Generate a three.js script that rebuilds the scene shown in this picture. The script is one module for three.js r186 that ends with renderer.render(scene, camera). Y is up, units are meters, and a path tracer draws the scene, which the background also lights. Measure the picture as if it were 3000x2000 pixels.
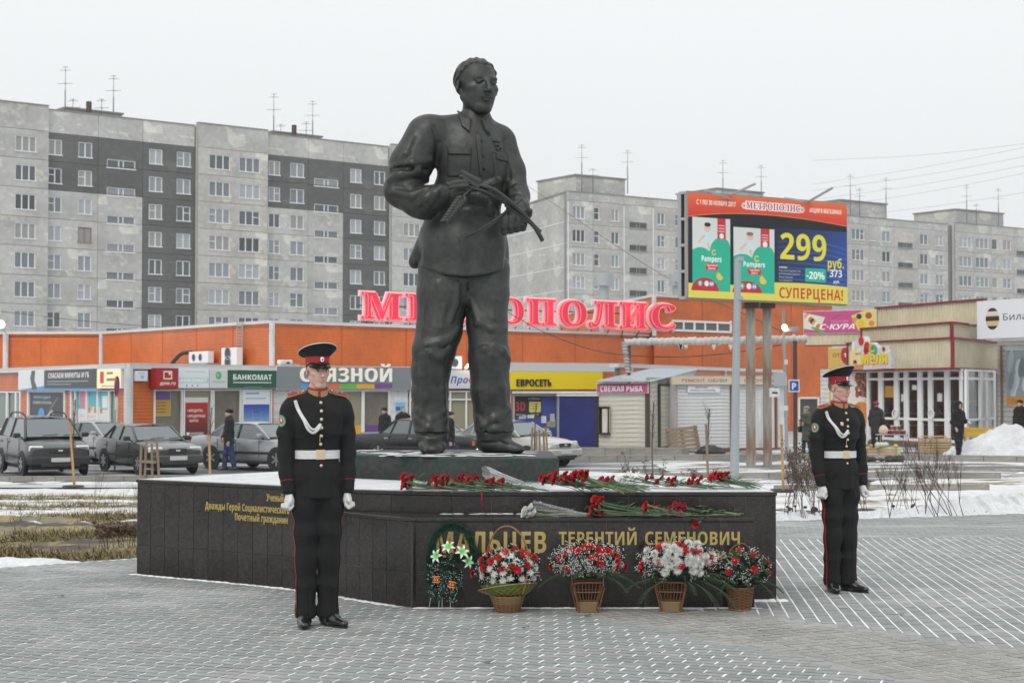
import * as THREE from 'three';
import { mergeGeometries, toCreasedNormals } from 'three/addons/utils/BufferGeometryUtils.js';
import { RoundedBoxGeometry } from 'three/addons/geometries/RoundedBoxGeometry.js';
import { FontLoader } from 'three/addons/loaders/FontLoader.js';

// ---------------------------------------------------------------- camera, sky, sun, exposure
const scene = new THREE.Scene();
const EYE = 1.62, FOCAL = 4800, PITCH = Math.atan(140 / 4800);      // focal length in pixels of the 3000 x 2000 photograph
const camera = new THREE.PerspectiveCamera(2 * Math.atan(1000 / FOCAL) * 180 / Math.PI, 1.5, 0.3, 900);
camera.position.set(0, EYE, 0);
camera.rotation.set(PITCH, 0, 0);
camera.focus = 13.2; camera.userData.fStop = 5.0;
const renderer = new THREE.WebGLRenderer({ antialias: true });
renderer.toneMapping = THREE.LinearToneMapping;
renderer.toneMappingExposure = 1.07;
renderer.shadowMap.enabled = true;

{ // even overcast: a little brighter towards the zenith, faint broad cloud structure
  const W = 512, H = 256, d = new Float32Array(W * H * 4);
  for (let j = 0; j < H; j++) for (let i = 0; i < W; i++) {
    const el = ((j + 0.5) / H - 0.5) * Math.PI, az = (i / W) * 2 * Math.PI, s = Math.max(0, Math.sin(el));
    const cl = Math.sin(az * 2 + 3.1 * s) * Math.sin(el * 9 + az) * 0.5 + Math.sin(az * 5 - el * 14) * 0.25 + Math.sin(az * 9 + el * 23 + 1) * 0.18;
    let L = el > 0 ? 0.79 + 0.46 * s + 0.016 * cl : 0.42;
    const k = (j * W + i) * 4;
    d[k] = L * 0.972; d[k + 1] = L * 0.995; d[k + 2] = L * 1.012; d[k + 3] = 1;
  }
  const t = new THREE.DataTexture(d, W, H, THREE.RGBAFormat, THREE.FloatType);
  t.mapping = THREE.EquirectangularReflectionMapping; t.magFilter = THREE.LinearFilter; t.minFilter = THREE.LinearFilter; t.needsUpdate = true;
  scene.background = t; scene.environment = t;
}
const sun = new THREE.DirectionalLight(0xfff6ea, 1.3);
sun.position.set(-14, 34, 16); sun.target.position.set(0, 0, -14);
sun.shadow.radius = 60; sun.castShadow = true;
Object.assign(sun.shadow.camera, { left: -60, right: 60, top: 60, bottom: -60, far: 160 }); sun.shadow.mapSize.set(2048, 2048);
scene.add(sun, sun.target);
scene.fog = new THREE.FogExp2(0xe9eef2, 0.00042);
// ---------------------------------------------------------------- helpers
const FL = new FontLoader();
const [SANS, SANSR, SERIF] = await Promise.all(['droid_sans_bold', 'droid_sans_regular', 'droid_serif_bold'].map((n) => FL.loadAsync('fonts/droid/' + n + '.typeface.json')));
const V = (x = 0, y = 0, z = 0) => new THREE.Vector3(x, y, z), PI = Math.PI, { clamp, lerp, smoothstep } = THREE.MathUtils;
let seed = 12345;
const rnd = (a = 0, b = 1) => { seed = (seed + 0x6d2b79f5) | 0; let t = Math.imul(seed ^ (seed >>> 15), 1 | seed); t = (t + Math.imul(t ^ (t >>> 7), 61 | t)) ^ t; return a + (b - a) * (((t ^ (t >>> 14)) >>> 0) / 4294967296); };
const reseed = (s) => { seed = s; };
const h2 = (x, y, s = 0) => { let n = Math.imul(x | 0, 374761393) ^ Math.imul(y | 0, 668265263) ^ Math.imul(s | 0, 1442695041); n = Math.imul(n ^ (n >>> 13), 1274126177); return ((n ^ (n >>> 16)) >>> 0) / 4294967296; };
// value noise that repeats every p cells
const vn = (x, y, p = 4096, s = 0) => {
  const xi = Math.floor(x), yi = Math.floor(y), fx = x - xi, fy = y - yi, u = fx * fx * (3 - 2 * fx), v = fy * fy * (3 - 2 * fy), m = (a) => ((a % p) + p) % p;
  const a = h2(m(xi), m(yi), s), b = h2(m(xi + 1), m(yi), s), c = h2(m(xi), m(yi + 1), s), d = h2(m(xi + 1), m(yi + 1), s);
  return lerp(lerp(a, b, u), lerp(c, d, u), v);
};
const fbm = (x, y, o = 4, p = 4096, s = 0) => { let r = 0, a = 0.5, t = 0; for (let i = 0; i < o; i++) { r += a * vn(x, y, p, s + i); t += a; a *= 0.5; x *= 2; y *= 2; p *= 2; } return r / t; };
const n3 = (x, y, z, s = 0) => (vn(x + z * 0.37, y - z * 0.61, 4096, s) + vn(y + 17.3, z + x * 0.41, 4096, s + 9) + vn(z - 5.1, x - y * 0.33, 4096, s + 23)) / 3;

// photograph pixel -> direction (per metre of depth); a point at a depth; a point on a level
const dirOf = (px, py) => { const y = -(py - 1000) / FOCAL, c = Math.cos(PITCH), s = Math.sin(PITCH), z = c - y * s; return [(px - 1500) / FOCAL / z, (y * c + s) / z]; };
const at = (px, py, d) => { const [a, b] = dirOf(px, py); return V(a * d, EYE + b * d, -d); };
const onY = (px, py, Y) => at(px, py, (Y - EYE) / dirOf(px, py)[1]);
const gh = (x, z) => -smoothstep(-z, 17, 44) * (0.78 - 0.2 * smoothstep(x, 0, 12));
const onG = (px, py) => { let Y = -0.3, p; for (let i = 0; i < 24; i++) { p = onY(px, py, Y); Y = lerp(Y, gh(p.x, p.z), 0.6); } return p; };

const used = new Map();
const numbered = (n) => { const k = used.get(n) ?? 0; used.set(n, k + 1); return k ? n + '_' + String(k).padStart(3, '0') : n; };
const shade = (o) => { o.castShadow = true; o.receiveShadow = true; return o; };
const mesh = (name, g, m, parent) => { const o = shade(new THREE.Mesh(Array.isArray(g) ? merge(g) : g, m)); o.name = parent ? name : numbered(name); (parent ?? scene).add(o); return o; };
const tag = (o, label, category, group) => { o.userData.label = label; o.userData.category = category; if (group) o.userData.group = group; return o; };
const thing = (name, label, category, p, ry = 0, group) => { const o = new THREE.Group(); o.name = numbered(name); scene.add(o); if (p) o.position.copy(p); o.rotation.y = ry; return tag(o, label, category, group); };
const sub = (name, parent, p) => { const o = new THREE.Group(); o.name = name; parent.add(o); if (p) o.position.copy(p); return o; };
const structure = (o) => { o.userData.kind = 'structure'; return o; };
const stuff = (o) => { o.userData.kind = 'stuff'; return o; };
const copyOf = (o, p, ry = 0, label) => { const c = o.clone(); c.name = numbered(o.name.replace(/_\d+$/, '')); c.userData = { ...o.userData }; if (label) c.userData.label = label; if (p) c.position.copy(p); c.rotation.y = ry; scene.add(c); return c; };

const merge = (list) => {
  list = list.flat(9).filter(Boolean);
  if (list.length === 1) return list[0];
  const idx = list.some((g) => g.index), keep = ['position', 'normal', 'uv'].concat(list.every((g) => g.attributes.color) ? ['color'] : []);
  return mergeGeometries(list.map((g) => { let q = idx && !g.index ? ix(g) : g; q = q === g ? g.clone() : q; for (const a of Object.keys(q.attributes)) if (!keep.includes(a)) q.deleteAttribute(a); if (!q.attributes.uv) q.setAttribute('uv', new THREE.BufferAttribute(new Float32Array(q.attributes.position.count * 2), 2)); if (!q.attributes.normal) q.computeVertexNormals(); q.morphAttributes = {}; return q; }));
};
const ix = (g) => { const q = g.clone(), n = q.attributes.position.count, a = new Uint32Array(n); for (let i = 0; i < n; i++) a[i] = i; q.setIndex(new THREE.BufferAttribute(a, 1)); return q; };
const M4 = (x, y, z, rx = 0, ry = 0, rz = 0, s = 1) => new THREE.Matrix4().compose(V(x, y, z), new THREE.Quaternion().setFromEuler(new THREE.Euler(rx, ry, rz, 'YXZ')), Array.isArray(s) ? V(...s) : V(s, s, s));
const put = (g, x = 0, y = 0, z = 0, rx = 0, ry = 0, rz = 0, s = 1) => g.applyMatrix4(M4(x, y, z, rx, ry, rz, s));
const box = (w, h, d, x = 0, y = 0, z = 0, rx = 0, ry = 0, rz = 0) => put(new THREE.BoxGeometry(w, h, d), x, y, z, rx, ry, rz);
const rbox = (w, h, d, r, x = 0, y = 0, z = 0, rx = 0, ry = 0, rz = 0, n = 2) => put(new RoundedBoxGeometry(w, h, d, n, r), x, y, z, rx, ry, rz);
const cyl = (r0, r1, h, x = 0, y = 0, z = 0, n = 16, rx = 0, ry = 0, rz = 0) => put(new THREE.CylinderGeometry(r1, r0, h, n), x, y, z, rx, ry, rz);
const ball = (r, x = 0, y = 0, z = 0, s = 1, n = 14) => put(new THREE.SphereGeometry(r, n, Math.ceil(n * 0.7)), x, y, z, 0, 0, 0, s);
const rod = (a, b, r, r2 = r, n = 8) => { const d = b.clone().sub(a), g = new THREE.CylinderGeometry(r2, r, d.length(), n); g.applyQuaternion(new THREE.Quaternion().setFromUnitVectors(V(0, 1, 0), d.normalize())); const c = a.clone().add(b).multiplyScalar(0.5); g.translate(c.x, c.y, c.z); return g; };
const bar = (a, b, w, h) => { const d = b.clone().sub(a), L = d.length(), g = new THREE.BoxGeometry(w, h, L); g.applyMatrix4(new THREE.Matrix4().lookAt(V(), d, Math.abs(d.y) > 0.99 * L ? V(1, 0, 0) : V(0, 1, 0))); const c = a.clone().add(b).multiplyScalar(0.5); g.translate(c.x, c.y, c.z); return g; };
const tube = (pts, r, seg = pts.length * 4, n = 6, closed = false) => new THREE.TubeGeometry(new THREE.CatmullRomCurve3(pts, closed), seg, r, n, closed);
const poly = (pts, holes = []) => { const s = new THREE.Shape(pts.map((p) => new THREE.Vector2(p[0], p[1]))); for (const h of holes) s.holes.push(new THREE.Path(h.map((p) => new THREE.Vector2(p[0], p[1])))); return s; };
const rect = (x0, y0, x1, y1) => [[x0, y0], [x1, y0], [x1, y1], [x0, y1]];
const extrude = (shape, depth, bevel = 0, seg = 1) => new THREE.ExtrudeGeometry(shape, { depth, bevelEnabled: bevel > 0, bevelSize: bevel, bevelThickness: bevel, bevelSegments: seg, curveSegments: 8 });
const slab = (pts, y0, y1, bevel = 0) => { const g = extrude(poly(pts.map(([x, z]) => [x, -z])), y1 - y0 - 2 * bevel, bevel); g.rotateX(-PI / 2); g.translate(0, y0 + bevel, 0); return g; };   // a plan (x, z) raised
const lathe = (pts, n = 20) => new THREE.LatheGeometry(pts.map((p) => new THREE.Vector2(p[0], p[1])), n);
const quad = (a, b, c, d) => { const g = new THREE.BufferGeometry(); g.setAttribute('position', new THREE.Float32BufferAttribute([a, b, c, a, c, d].flatMap((p) => [p.x, p.y, p.z]), 3)); g.setAttribute('uv', new THREE.Float32BufferAttribute([0, 0, 1, 0, 1, 1, 0, 0, 1, 1, 0, 1], 2)); g.computeVertexNormals(); return g; };
const uvBox = (g, s = 1, ox = 0, oy = 0) => { // uv in metres by the dominant direction of each normal
  const p = g.attributes.position, n = g.attributes.normal, uv = new Float32Array(p.count * 2);
  for (let i = 0; i < p.count; i++) { const x = Math.abs(n.getX(i)), y = Math.abs(n.getY(i)), z = Math.abs(n.getZ(i)); const [u, v] = y >= x && y >= z ? [p.getX(i), p.getZ(i)] : x > z ? [p.getZ(i), p.getY(i)] : [p.getX(i), p.getY(i)]; uv[2 * i] = u / s + ox; uv[2 * i + 1] = v / s + oy; }
  g.setAttribute('uv', new THREE.BufferAttribute(uv, 2)); return g;
};
const grid = (nu, nv, f, uvf) => { const p = [], uv = [], id = []; for (let j = 0; j <= nv; j++) for (let i = 0; i <= nu; i++) { const q = f(i / nu, j / nv); p.push(q.x, q.y, q.z); uv.push(...(uvf ? uvf(i / nu, j / nv) : [i / nu, j / nv])); } for (let j = 0; j < nv; j++) for (let i = 0; i < nu; i++) { const a = j * (nu + 1) + i, b = a + 1, c = a + nu + 1; id.push(a, b, c + 1, a, c + 1, c); } const g = new THREE.BufferGeometry(); g.setAttribute('position', new THREE.Float32BufferAttribute(p, 3)); g.setAttribute('uv', new THREE.Float32BufferAttribute(uv, 2)); g.setIndex(id); g.computeVertexNormals(); return g; };
const paint = (g, f) => { const p = g.attributes.position, c = new Float32Array(p.count * 3), q = V(); for (let i = 0; i < p.count; i++) { q.fromBufferAttribute(p, i); c.set(f(q, i), 3 * i); } g.setAttribute('color', new THREE.BufferAttribute(c, 3)); return g; };

// materials
const lin = (r, g, b) => new THREE.Color().setRGB(r, g ?? r, b ?? r);
const mat = (color, rough = 0.8, metal = 0, more = {}) => new THREE.MeshPhysicalMaterial({ color: Array.isArray(color) ? lin(...color) : color, roughness: rough, metalness: metal, side: THREE.DoubleSide, ...more });
const dataTex = (W, H, f, srgb = true, rep) => { const d = new Uint8Array(W * H * 4); for (let j = 0; j < H; j++) for (let i = 0; i < W; i++) { const c = f(i / W, j / H, i, j), k = (j * W + i) * 4; for (let q = 0; q < 3; q++) d[k + q] = clamp((Array.isArray(c) ? c[q] : c) * 255, 0, 255); d[k + 3] = Array.isArray(c) && c[3] !== undefined ? c[3] * 255 : 255; } const t = new THREE.DataTexture(d, W, H); t.magFilter = THREE.LinearFilter; t.wrapS = t.wrapT = THREE.RepeatWrapping; if (srgb) t.colorSpace = THREE.SRGBColorSpace; if (rep) t.repeat.set(rep[0], rep[1] ?? rep[0]); t.needsUpdate = true; return t; };
const canvasTex = (W, H, draw) => { const c = document.createElement('canvas'); c.width = W; c.height = H; const x = c.getContext('2d'); draw(x, W, H); const t = new THREE.CanvasTexture(c); t.colorSpace = THREE.SRGBColorSpace; t.magFilter = THREE.LinearFilter; return t; };
const text = (x, s, px, py, h, color, w, font = 'bold', fam = 'sans-serif', align = 'center') => { x.save(); x.font = font + ' ' + h + 'px ' + fam; x.fillStyle = color; x.textBaseline = 'middle'; x.translate(px, py); const m = x.measureText(s).width; const k = w ? w / m : 1; x.scale(k, 1); x.textAlign = align; x.fillText(s, 0, 0); x.restore(); };
const letters = (s, size, depth, font = SANS, bevel = 0) => { // extruded lettering, base line at y = 0, starts at x = 0; sx narrows it
  const g = extrude(font.generateShapes(s, size), Math.max(depth - 2 * bevel, 0.001), bevel); g.computeBoundingBox(); g.translate(-g.boundingBox.min.x, 0, 0); return g;
};
const fitLetters = (s, w, h, depth, font = SANS) => { const g = letters(s, h, depth, font); g.computeBoundingBox(); const b = g.boundingBox; g.scale(w / b.max.x, 1, 1); return g; };

// fields: smooth unions of tapered capsules and ellipsoids, meshed by surface nets
const smin = (a, b, k) => { const h = Math.max(k - Math.abs(a - b), 0) / k; return Math.min(a, b) - h * h * k * 0.25; };
const smax = (a, b, k) => -smin(-a, -b, k);
const cone = (a, b, r1, r2, k = 0.03, sq = [1, 1, 1]) => { // round cone; sq squashes the measure per axis
  const ax = a[0] / sq[0], ay = a[1] / sq[1], az = a[2] / sq[2], bx = b[0] / sq[0] - ax, by = b[1] / sq[1] - ay, bz = b[2] / sq[2] - az, l2 = Math.max(bx * bx + by * by + bz * bz, 1e-9), rr = r1 - r2, a2 = l2 - rr * rr, il = 1 / l2, m = Math.min(...sq);
  const f = (x, y, z) => { x = x / sq[0] - ax; y = y / sq[1] - ay; z = z / sq[2] - az; const yy = x * bx + y * by + z * bz, z0 = yy - l2, qx = x * l2 - bx * yy, qy = y * l2 - by * yy, qz = z * l2 - bz * yy, x2 = qx * qx + qy * qy + qz * qz, y2 = yy * yy * l2, z2 = z0 * z0 * l2, kk = Math.sign(rr) * rr * rr * x2; if (Math.sign(z0) * a2 * z2 > kk) return (Math.sqrt(x2 + z2) * il - r2) * m; if (Math.sign(yy) * a2 * y2 < kk) return (Math.sqrt(x2 + y2) * il - r1) * m; return ((Math.sqrt(x2 * a2 * il) + yy * rr) * il - r1) * m; };
  f.k = k; return f;
};
const ell = (c, r, k = 0.03, rot) => { const q = rot ? new THREE.Matrix4().makeRotationFromEuler(new THREE.Euler(...rot)).transpose().elements : null; const m = Math.min(...r); const f = (x, y, z) => { x -= c[0]; y -= c[1]; z -= c[2]; if (q) [x, y, z] = [q[0] * x + q[4] * y + q[8] * z, q[1] * x + q[5] * y + q[9] * z, q[2] * x + q[6] * y + q[10] * z]; const k0 = Math.hypot(x / r[0], y / r[1], z / r[2]), k1 = Math.hypot(x / (r[0] * r[0]), y / (r[1] * r[1]), z / (r[2] * r[2])); return k0 < 1e-6 ? -m : (k0 * (k0 - 1)) / k1; }; f.k = k; return f; };
const chain = (pts, k = 0.03, sq) => pts.slice(1).map((p, i) => cone(pts[i].slice(0, 3), p.slice(0, 3), pts[i][3], p[3], k, sq));
const union = (list) => { list = list.flat(); return (x, y, z) => { let d = 1e9; for (const f of list) { const e = f(x, y, z); d = f.cut ? smax(d, -e, f.k) : smin(d, e, f.k); } return d; }; };
const cut = (f) => { f.cut = true; return f; };
function nets(f, lo, hi, cell) {
  const n = [0, 1, 2].map((i) => Math.ceil((hi[i] - lo[i]) / cell) + 1), [nx, ny, nz] = n, F = new Float32Array(nx * ny * nz).fill(1), B = 4, R = cell * B * 0.5 * 1.7321 * 1.5;
  for (let k = 0; k < nz; k += B) for (let j = 0; j < ny; j += B) for (let i = 0; i < nx; i += B) {
    const e = f(lo[0] + (i + 1.5) * cell, lo[1] + (j + 1.5) * cell, lo[2] + (k + 1.5) * cell), far = Math.abs(e) > R;
    for (let c = k; c < Math.min(k + B, nz); c++) for (let b = j; b < Math.min(j + B, ny); b++) for (let a = i; a < Math.min(i + B, nx); a++) F[(c * ny + b) * nx + a] = far ? e : f(lo[0] + a * cell, lo[1] + b * cell, lo[2] + c * cell);
  }
  const id = new Int32Array(nx * ny * nz).fill(-1), P = [], T = [], I = (a, b, c) => (c * ny + b) * nx + a;
  for (let k = 0; k < nz - 1; k++) for (let j = 0; j < ny - 1; j++) for (let i = 0; i < nx - 1; i++) {
    let s = 0, cx = 0, cy = 0, cz = 0, m = 0;
    const v = [];
    for (let q = 0; q < 8; q++) { const w = F[I(i + (q & 1), j + ((q >> 1) & 1), k + (q >> 2))]; v.push(w); if (w < 0) m++; }
    if (m === 0 || m === 8) continue;
    for (let q = 0; q < 8; q++) for (const e of [1, 2, 4]) if (!(q & e)) { const a = v[q], b = v[q | e]; if ((a < 0) !== (b < 0)) { const t = a / (a - b); cx += (q & 1) + (e === 1 ? t : 0); cy += ((q >> 1) & 1) + (e === 2 ? t : 0); cz += (q >> 2) + (e === 4 ? t : 0); s++; } }
    id[I(i, j, k)] = P.length / 3; P.push(lo[0] + (i + cx / s) * cell, lo[1] + (j + cy / s) * cell, lo[2] + (k + cz / s) * cell);
  }
  const face = (a, b, c, d, flip) => { if (a < 0 || b < 0 || c < 0 || d < 0) return; flip ? T.push(a, c, b, a, d, c) : T.push(a, b, c, a, c, d); };
  for (let k = 1; k < nz - 1; k++) for (let j = 1; j < ny - 1; j++) for (let i = 1; i < nx - 1; i++) {
    const w = F[I(i, j, k)] < 0;
    if (w !== F[I(i + 1, j, k)] < 0) face(id[I(i, j - 1, k - 1)], id[I(i, j, k - 1)], id[I(i, j, k)], id[I(i, j - 1, k)], !w);
    if (w !== F[I(i, j + 1, k)] < 0) face(id[I(i - 1, j, k - 1)], id[I(i - 1, j, k)], id[I(i, j, k)], id[I(i, j, k - 1)], !w);
    if (w !== F[I(i, j, k + 1)] < 0) face(id[I(i - 1, j - 1, k)], id[I(i, j - 1, k)], id[I(i, j, k)], id[I(i - 1, j, k)], !w);
  }
  const g = new THREE.BufferGeometry(), N = new Float32Array(P.length), e = cell * 0.35;
  for (let i = 0; i < P.length; i += 3) { const [x, y, z] = [P[i], P[i + 1], P[i + 2]]; let a = f(x + e, y, z) - f(x - e, y, z), b = f(x, y + e, z) - f(x, y - e, z), c = f(x, y, z + e) - f(x, y, z - e); const l = Math.hypot(a, b, c) || 1; N[i] = a / l; N[i + 1] = b / l; N[i + 2] = c / l; }
  g.setAttribute('position', new THREE.Float32BufferAttribute(P, 3)); g.setAttribute('normal', new THREE.BufferAttribute(N, 3)); g.setIndex(T);
  g.setAttribute('uv', new THREE.BufferAttribute(new Float32Array(P.length / 3 * 2), 2));
  return g;
}
// ---------------------------------------------------------------- ground, plaza paving, snow field, car park
const snowTex = dataTex(512, 512, (u, v) => { const n = fbm(u * 8, v * 8, 5, 8, 3), f = fbm(u * 64, v * 64, 2, 64, 5); const g = 0.76 + 0.13 * n + 0.09 * f; return [g * 0.985, g * 0.993, g]; });
const inPoly = (pts, x, z) => { let c = false; for (let i = 0, j = pts.length - 1; i < pts.length; j = i++) { const [a, b] = pts[i], [d, e] = pts[j]; if ((b > z) !== (e > z) && x < ((d - a) * (z - b)) / (e - b) + a) c = !c; } return c; };
const PLAZA = [[-13, 4], [-13, -8.6], [-4.68, -14.98], [-3.6, -15.8], [-1.2, -18], [3.25, -20.2], [6.67, -21.4], [15, -24], [15, 4]];
{
  const far = grid(80, 90, (u, v) => { const x = lerp(-330, 330, u), z = lerp(12, -420, v * v * 0.6 + v * 0.4); return V(x, gh(x, z) - 0.14 - 0.1 * smoothstep(z, -24, -10), z); });
  const p = far.attributes.position, uv = far.attributes.uv; for (let i = 0; i < p.count; i++) uv.setXY(i, p.getX(i) / 5, p.getZ(i) / 5);
  structure(mesh('ground', far, mat([0.55, 0.56, 0.57], 0.95, 0, { map: snowTex })));
}
{ // left verge and right beds: dry grass, mud and snow, in colour and in relief
  const X0 = -26, X1 = 34, Z0 = -14, Z1 = -43.5;
  const kind = (x, z) => { // weights snow, grass, mud
    const d = -z, w = (fbm(x * 0.22, z * 0.55, 4, 4096, 7) - 0.5) * 7, s = d + w * 0.9, f = fbm(x * 1.7, z * 2.6, 4, 4096, 11), ff = fbm(x * 6, z * 8, 3, 4096, 13);
    let snow = 0.5, mud = 0.05;
    if (x < 2) {
      const bands = [[15, 0.15, 0.5], [16.4, 0.12, 0.45], [17.3, 0.02, 0.12], [19.0, 0.1, 0.1], [20, 0.55, 0.85], [21.2, 0.45, 0.8], [22, 0.1, 0.12], [23.2, 0.35, 0.05], [24, 0.85, 0.02], [25.4, 0.2, 0.05], [27, 0.3, 0.05], [28.5, 0.8, 0.05], [30, 0.75, 0.06], [32, 0.25, 0.05], [34, 0.6, 0.05], [36, 0.9, 0.02], [42, 0.95, 0.02]];
      let i = 0; while (i < bands.length - 2 && bands[i + 1][0] < s) i++;
      const t = clamp((s - bands[i][0]) / (bands[i + 1][0] - bands[i][0]), 0, 1); snow = lerp(bands[i][1], bands[i + 1][1], t); mud = lerp(bands[i][2], bands[i + 1][2], t);
    } else { snow = 0.90 - 0.42 * smoothstep(fbm(x * 0.5, z * 0.9, 3, 4096, 21), 0.42, 0.7); const q = Math.hypot((x - 5.1) / 2.0, (z + 23.6) / 0.9) + (f - 0.5) * 1.6; mud = 0.95 * (1 - smoothstep(q, 0.6, 1.25)) + 0.25 * smoothstep(f, 0.62, 0.72); snow *= 1 - 0.75 * (1 - smoothstep(q, 0.5, 1.2)); }
    const m = smoothstep(f * 0.75 + ff * 0.25, 1.0 - mud - 0.08, 1.0 - mud + 0.1), sn = smoothstep(fbm(x * 1.1 + 9, z * 2.4, 4, 4096, 17) * 0.75 + ff * 0.25, 0.98 - snow * 0.85 - 0.09, 0.98 - snow * 0.85 + 0.07);
    return [sn, m, f, ff];
  };
  const W = 1280, H = 720, t = dataTex(W, H, (u, v) => {
    const x = lerp(X0, X1, u), z = lerp(Z0, Z1, v), [sn, m, f, ff] = kind(x, z), g = fbm(x * 22, z * 30, 2, 4096, 31);
    const gr = [0.50 + 0.30 * (g - 0.5) + 0.22 * (f - 0.5), 0.465 + 0.30 * (g - 0.5) + 0.14 * (f - 0.5), 0.335 + 0.24 * (g - 0.5)], mu = [0.27 + 0.2 * (g - 0.5), 0.25 + 0.2 * (g - 0.5), 0.245 + 0.2 * (g - 0.5)], so = 0.80 + 0.12 * (ff - 0.5) + 0.10 * (f - 0.5) - 0.10 * (1 - sn);
    const c = [0, 1, 2].map((i) => lerp(gr[i], mu[i], m)); return c.map((q, i) => lerp(q, so * [0.985, 0.993, 1.0][i], sn));
  });
  t.wrapS = t.wrapT = THREE.ClampToEdgeWrapping;
  const g = grid(360, 200, (u, v) => { const x = lerp(X0, X1, u), z = lerp(Z0, Z1, v), [sn, m, f, ff] = kind(x, z); const edge = inPoly(PLAZA, x, z) ? -0.14 : 0; return V(x, gh(x, z) - 0.075 + edge + 0.05 * (f - 0.5) + m * 0.07 * (ff - 0.15) + sn * 0.035, z); });
  structure(mesh('verge', g, mat([1, 1, 1], 0.95, 0, { map: t })));
}
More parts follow.
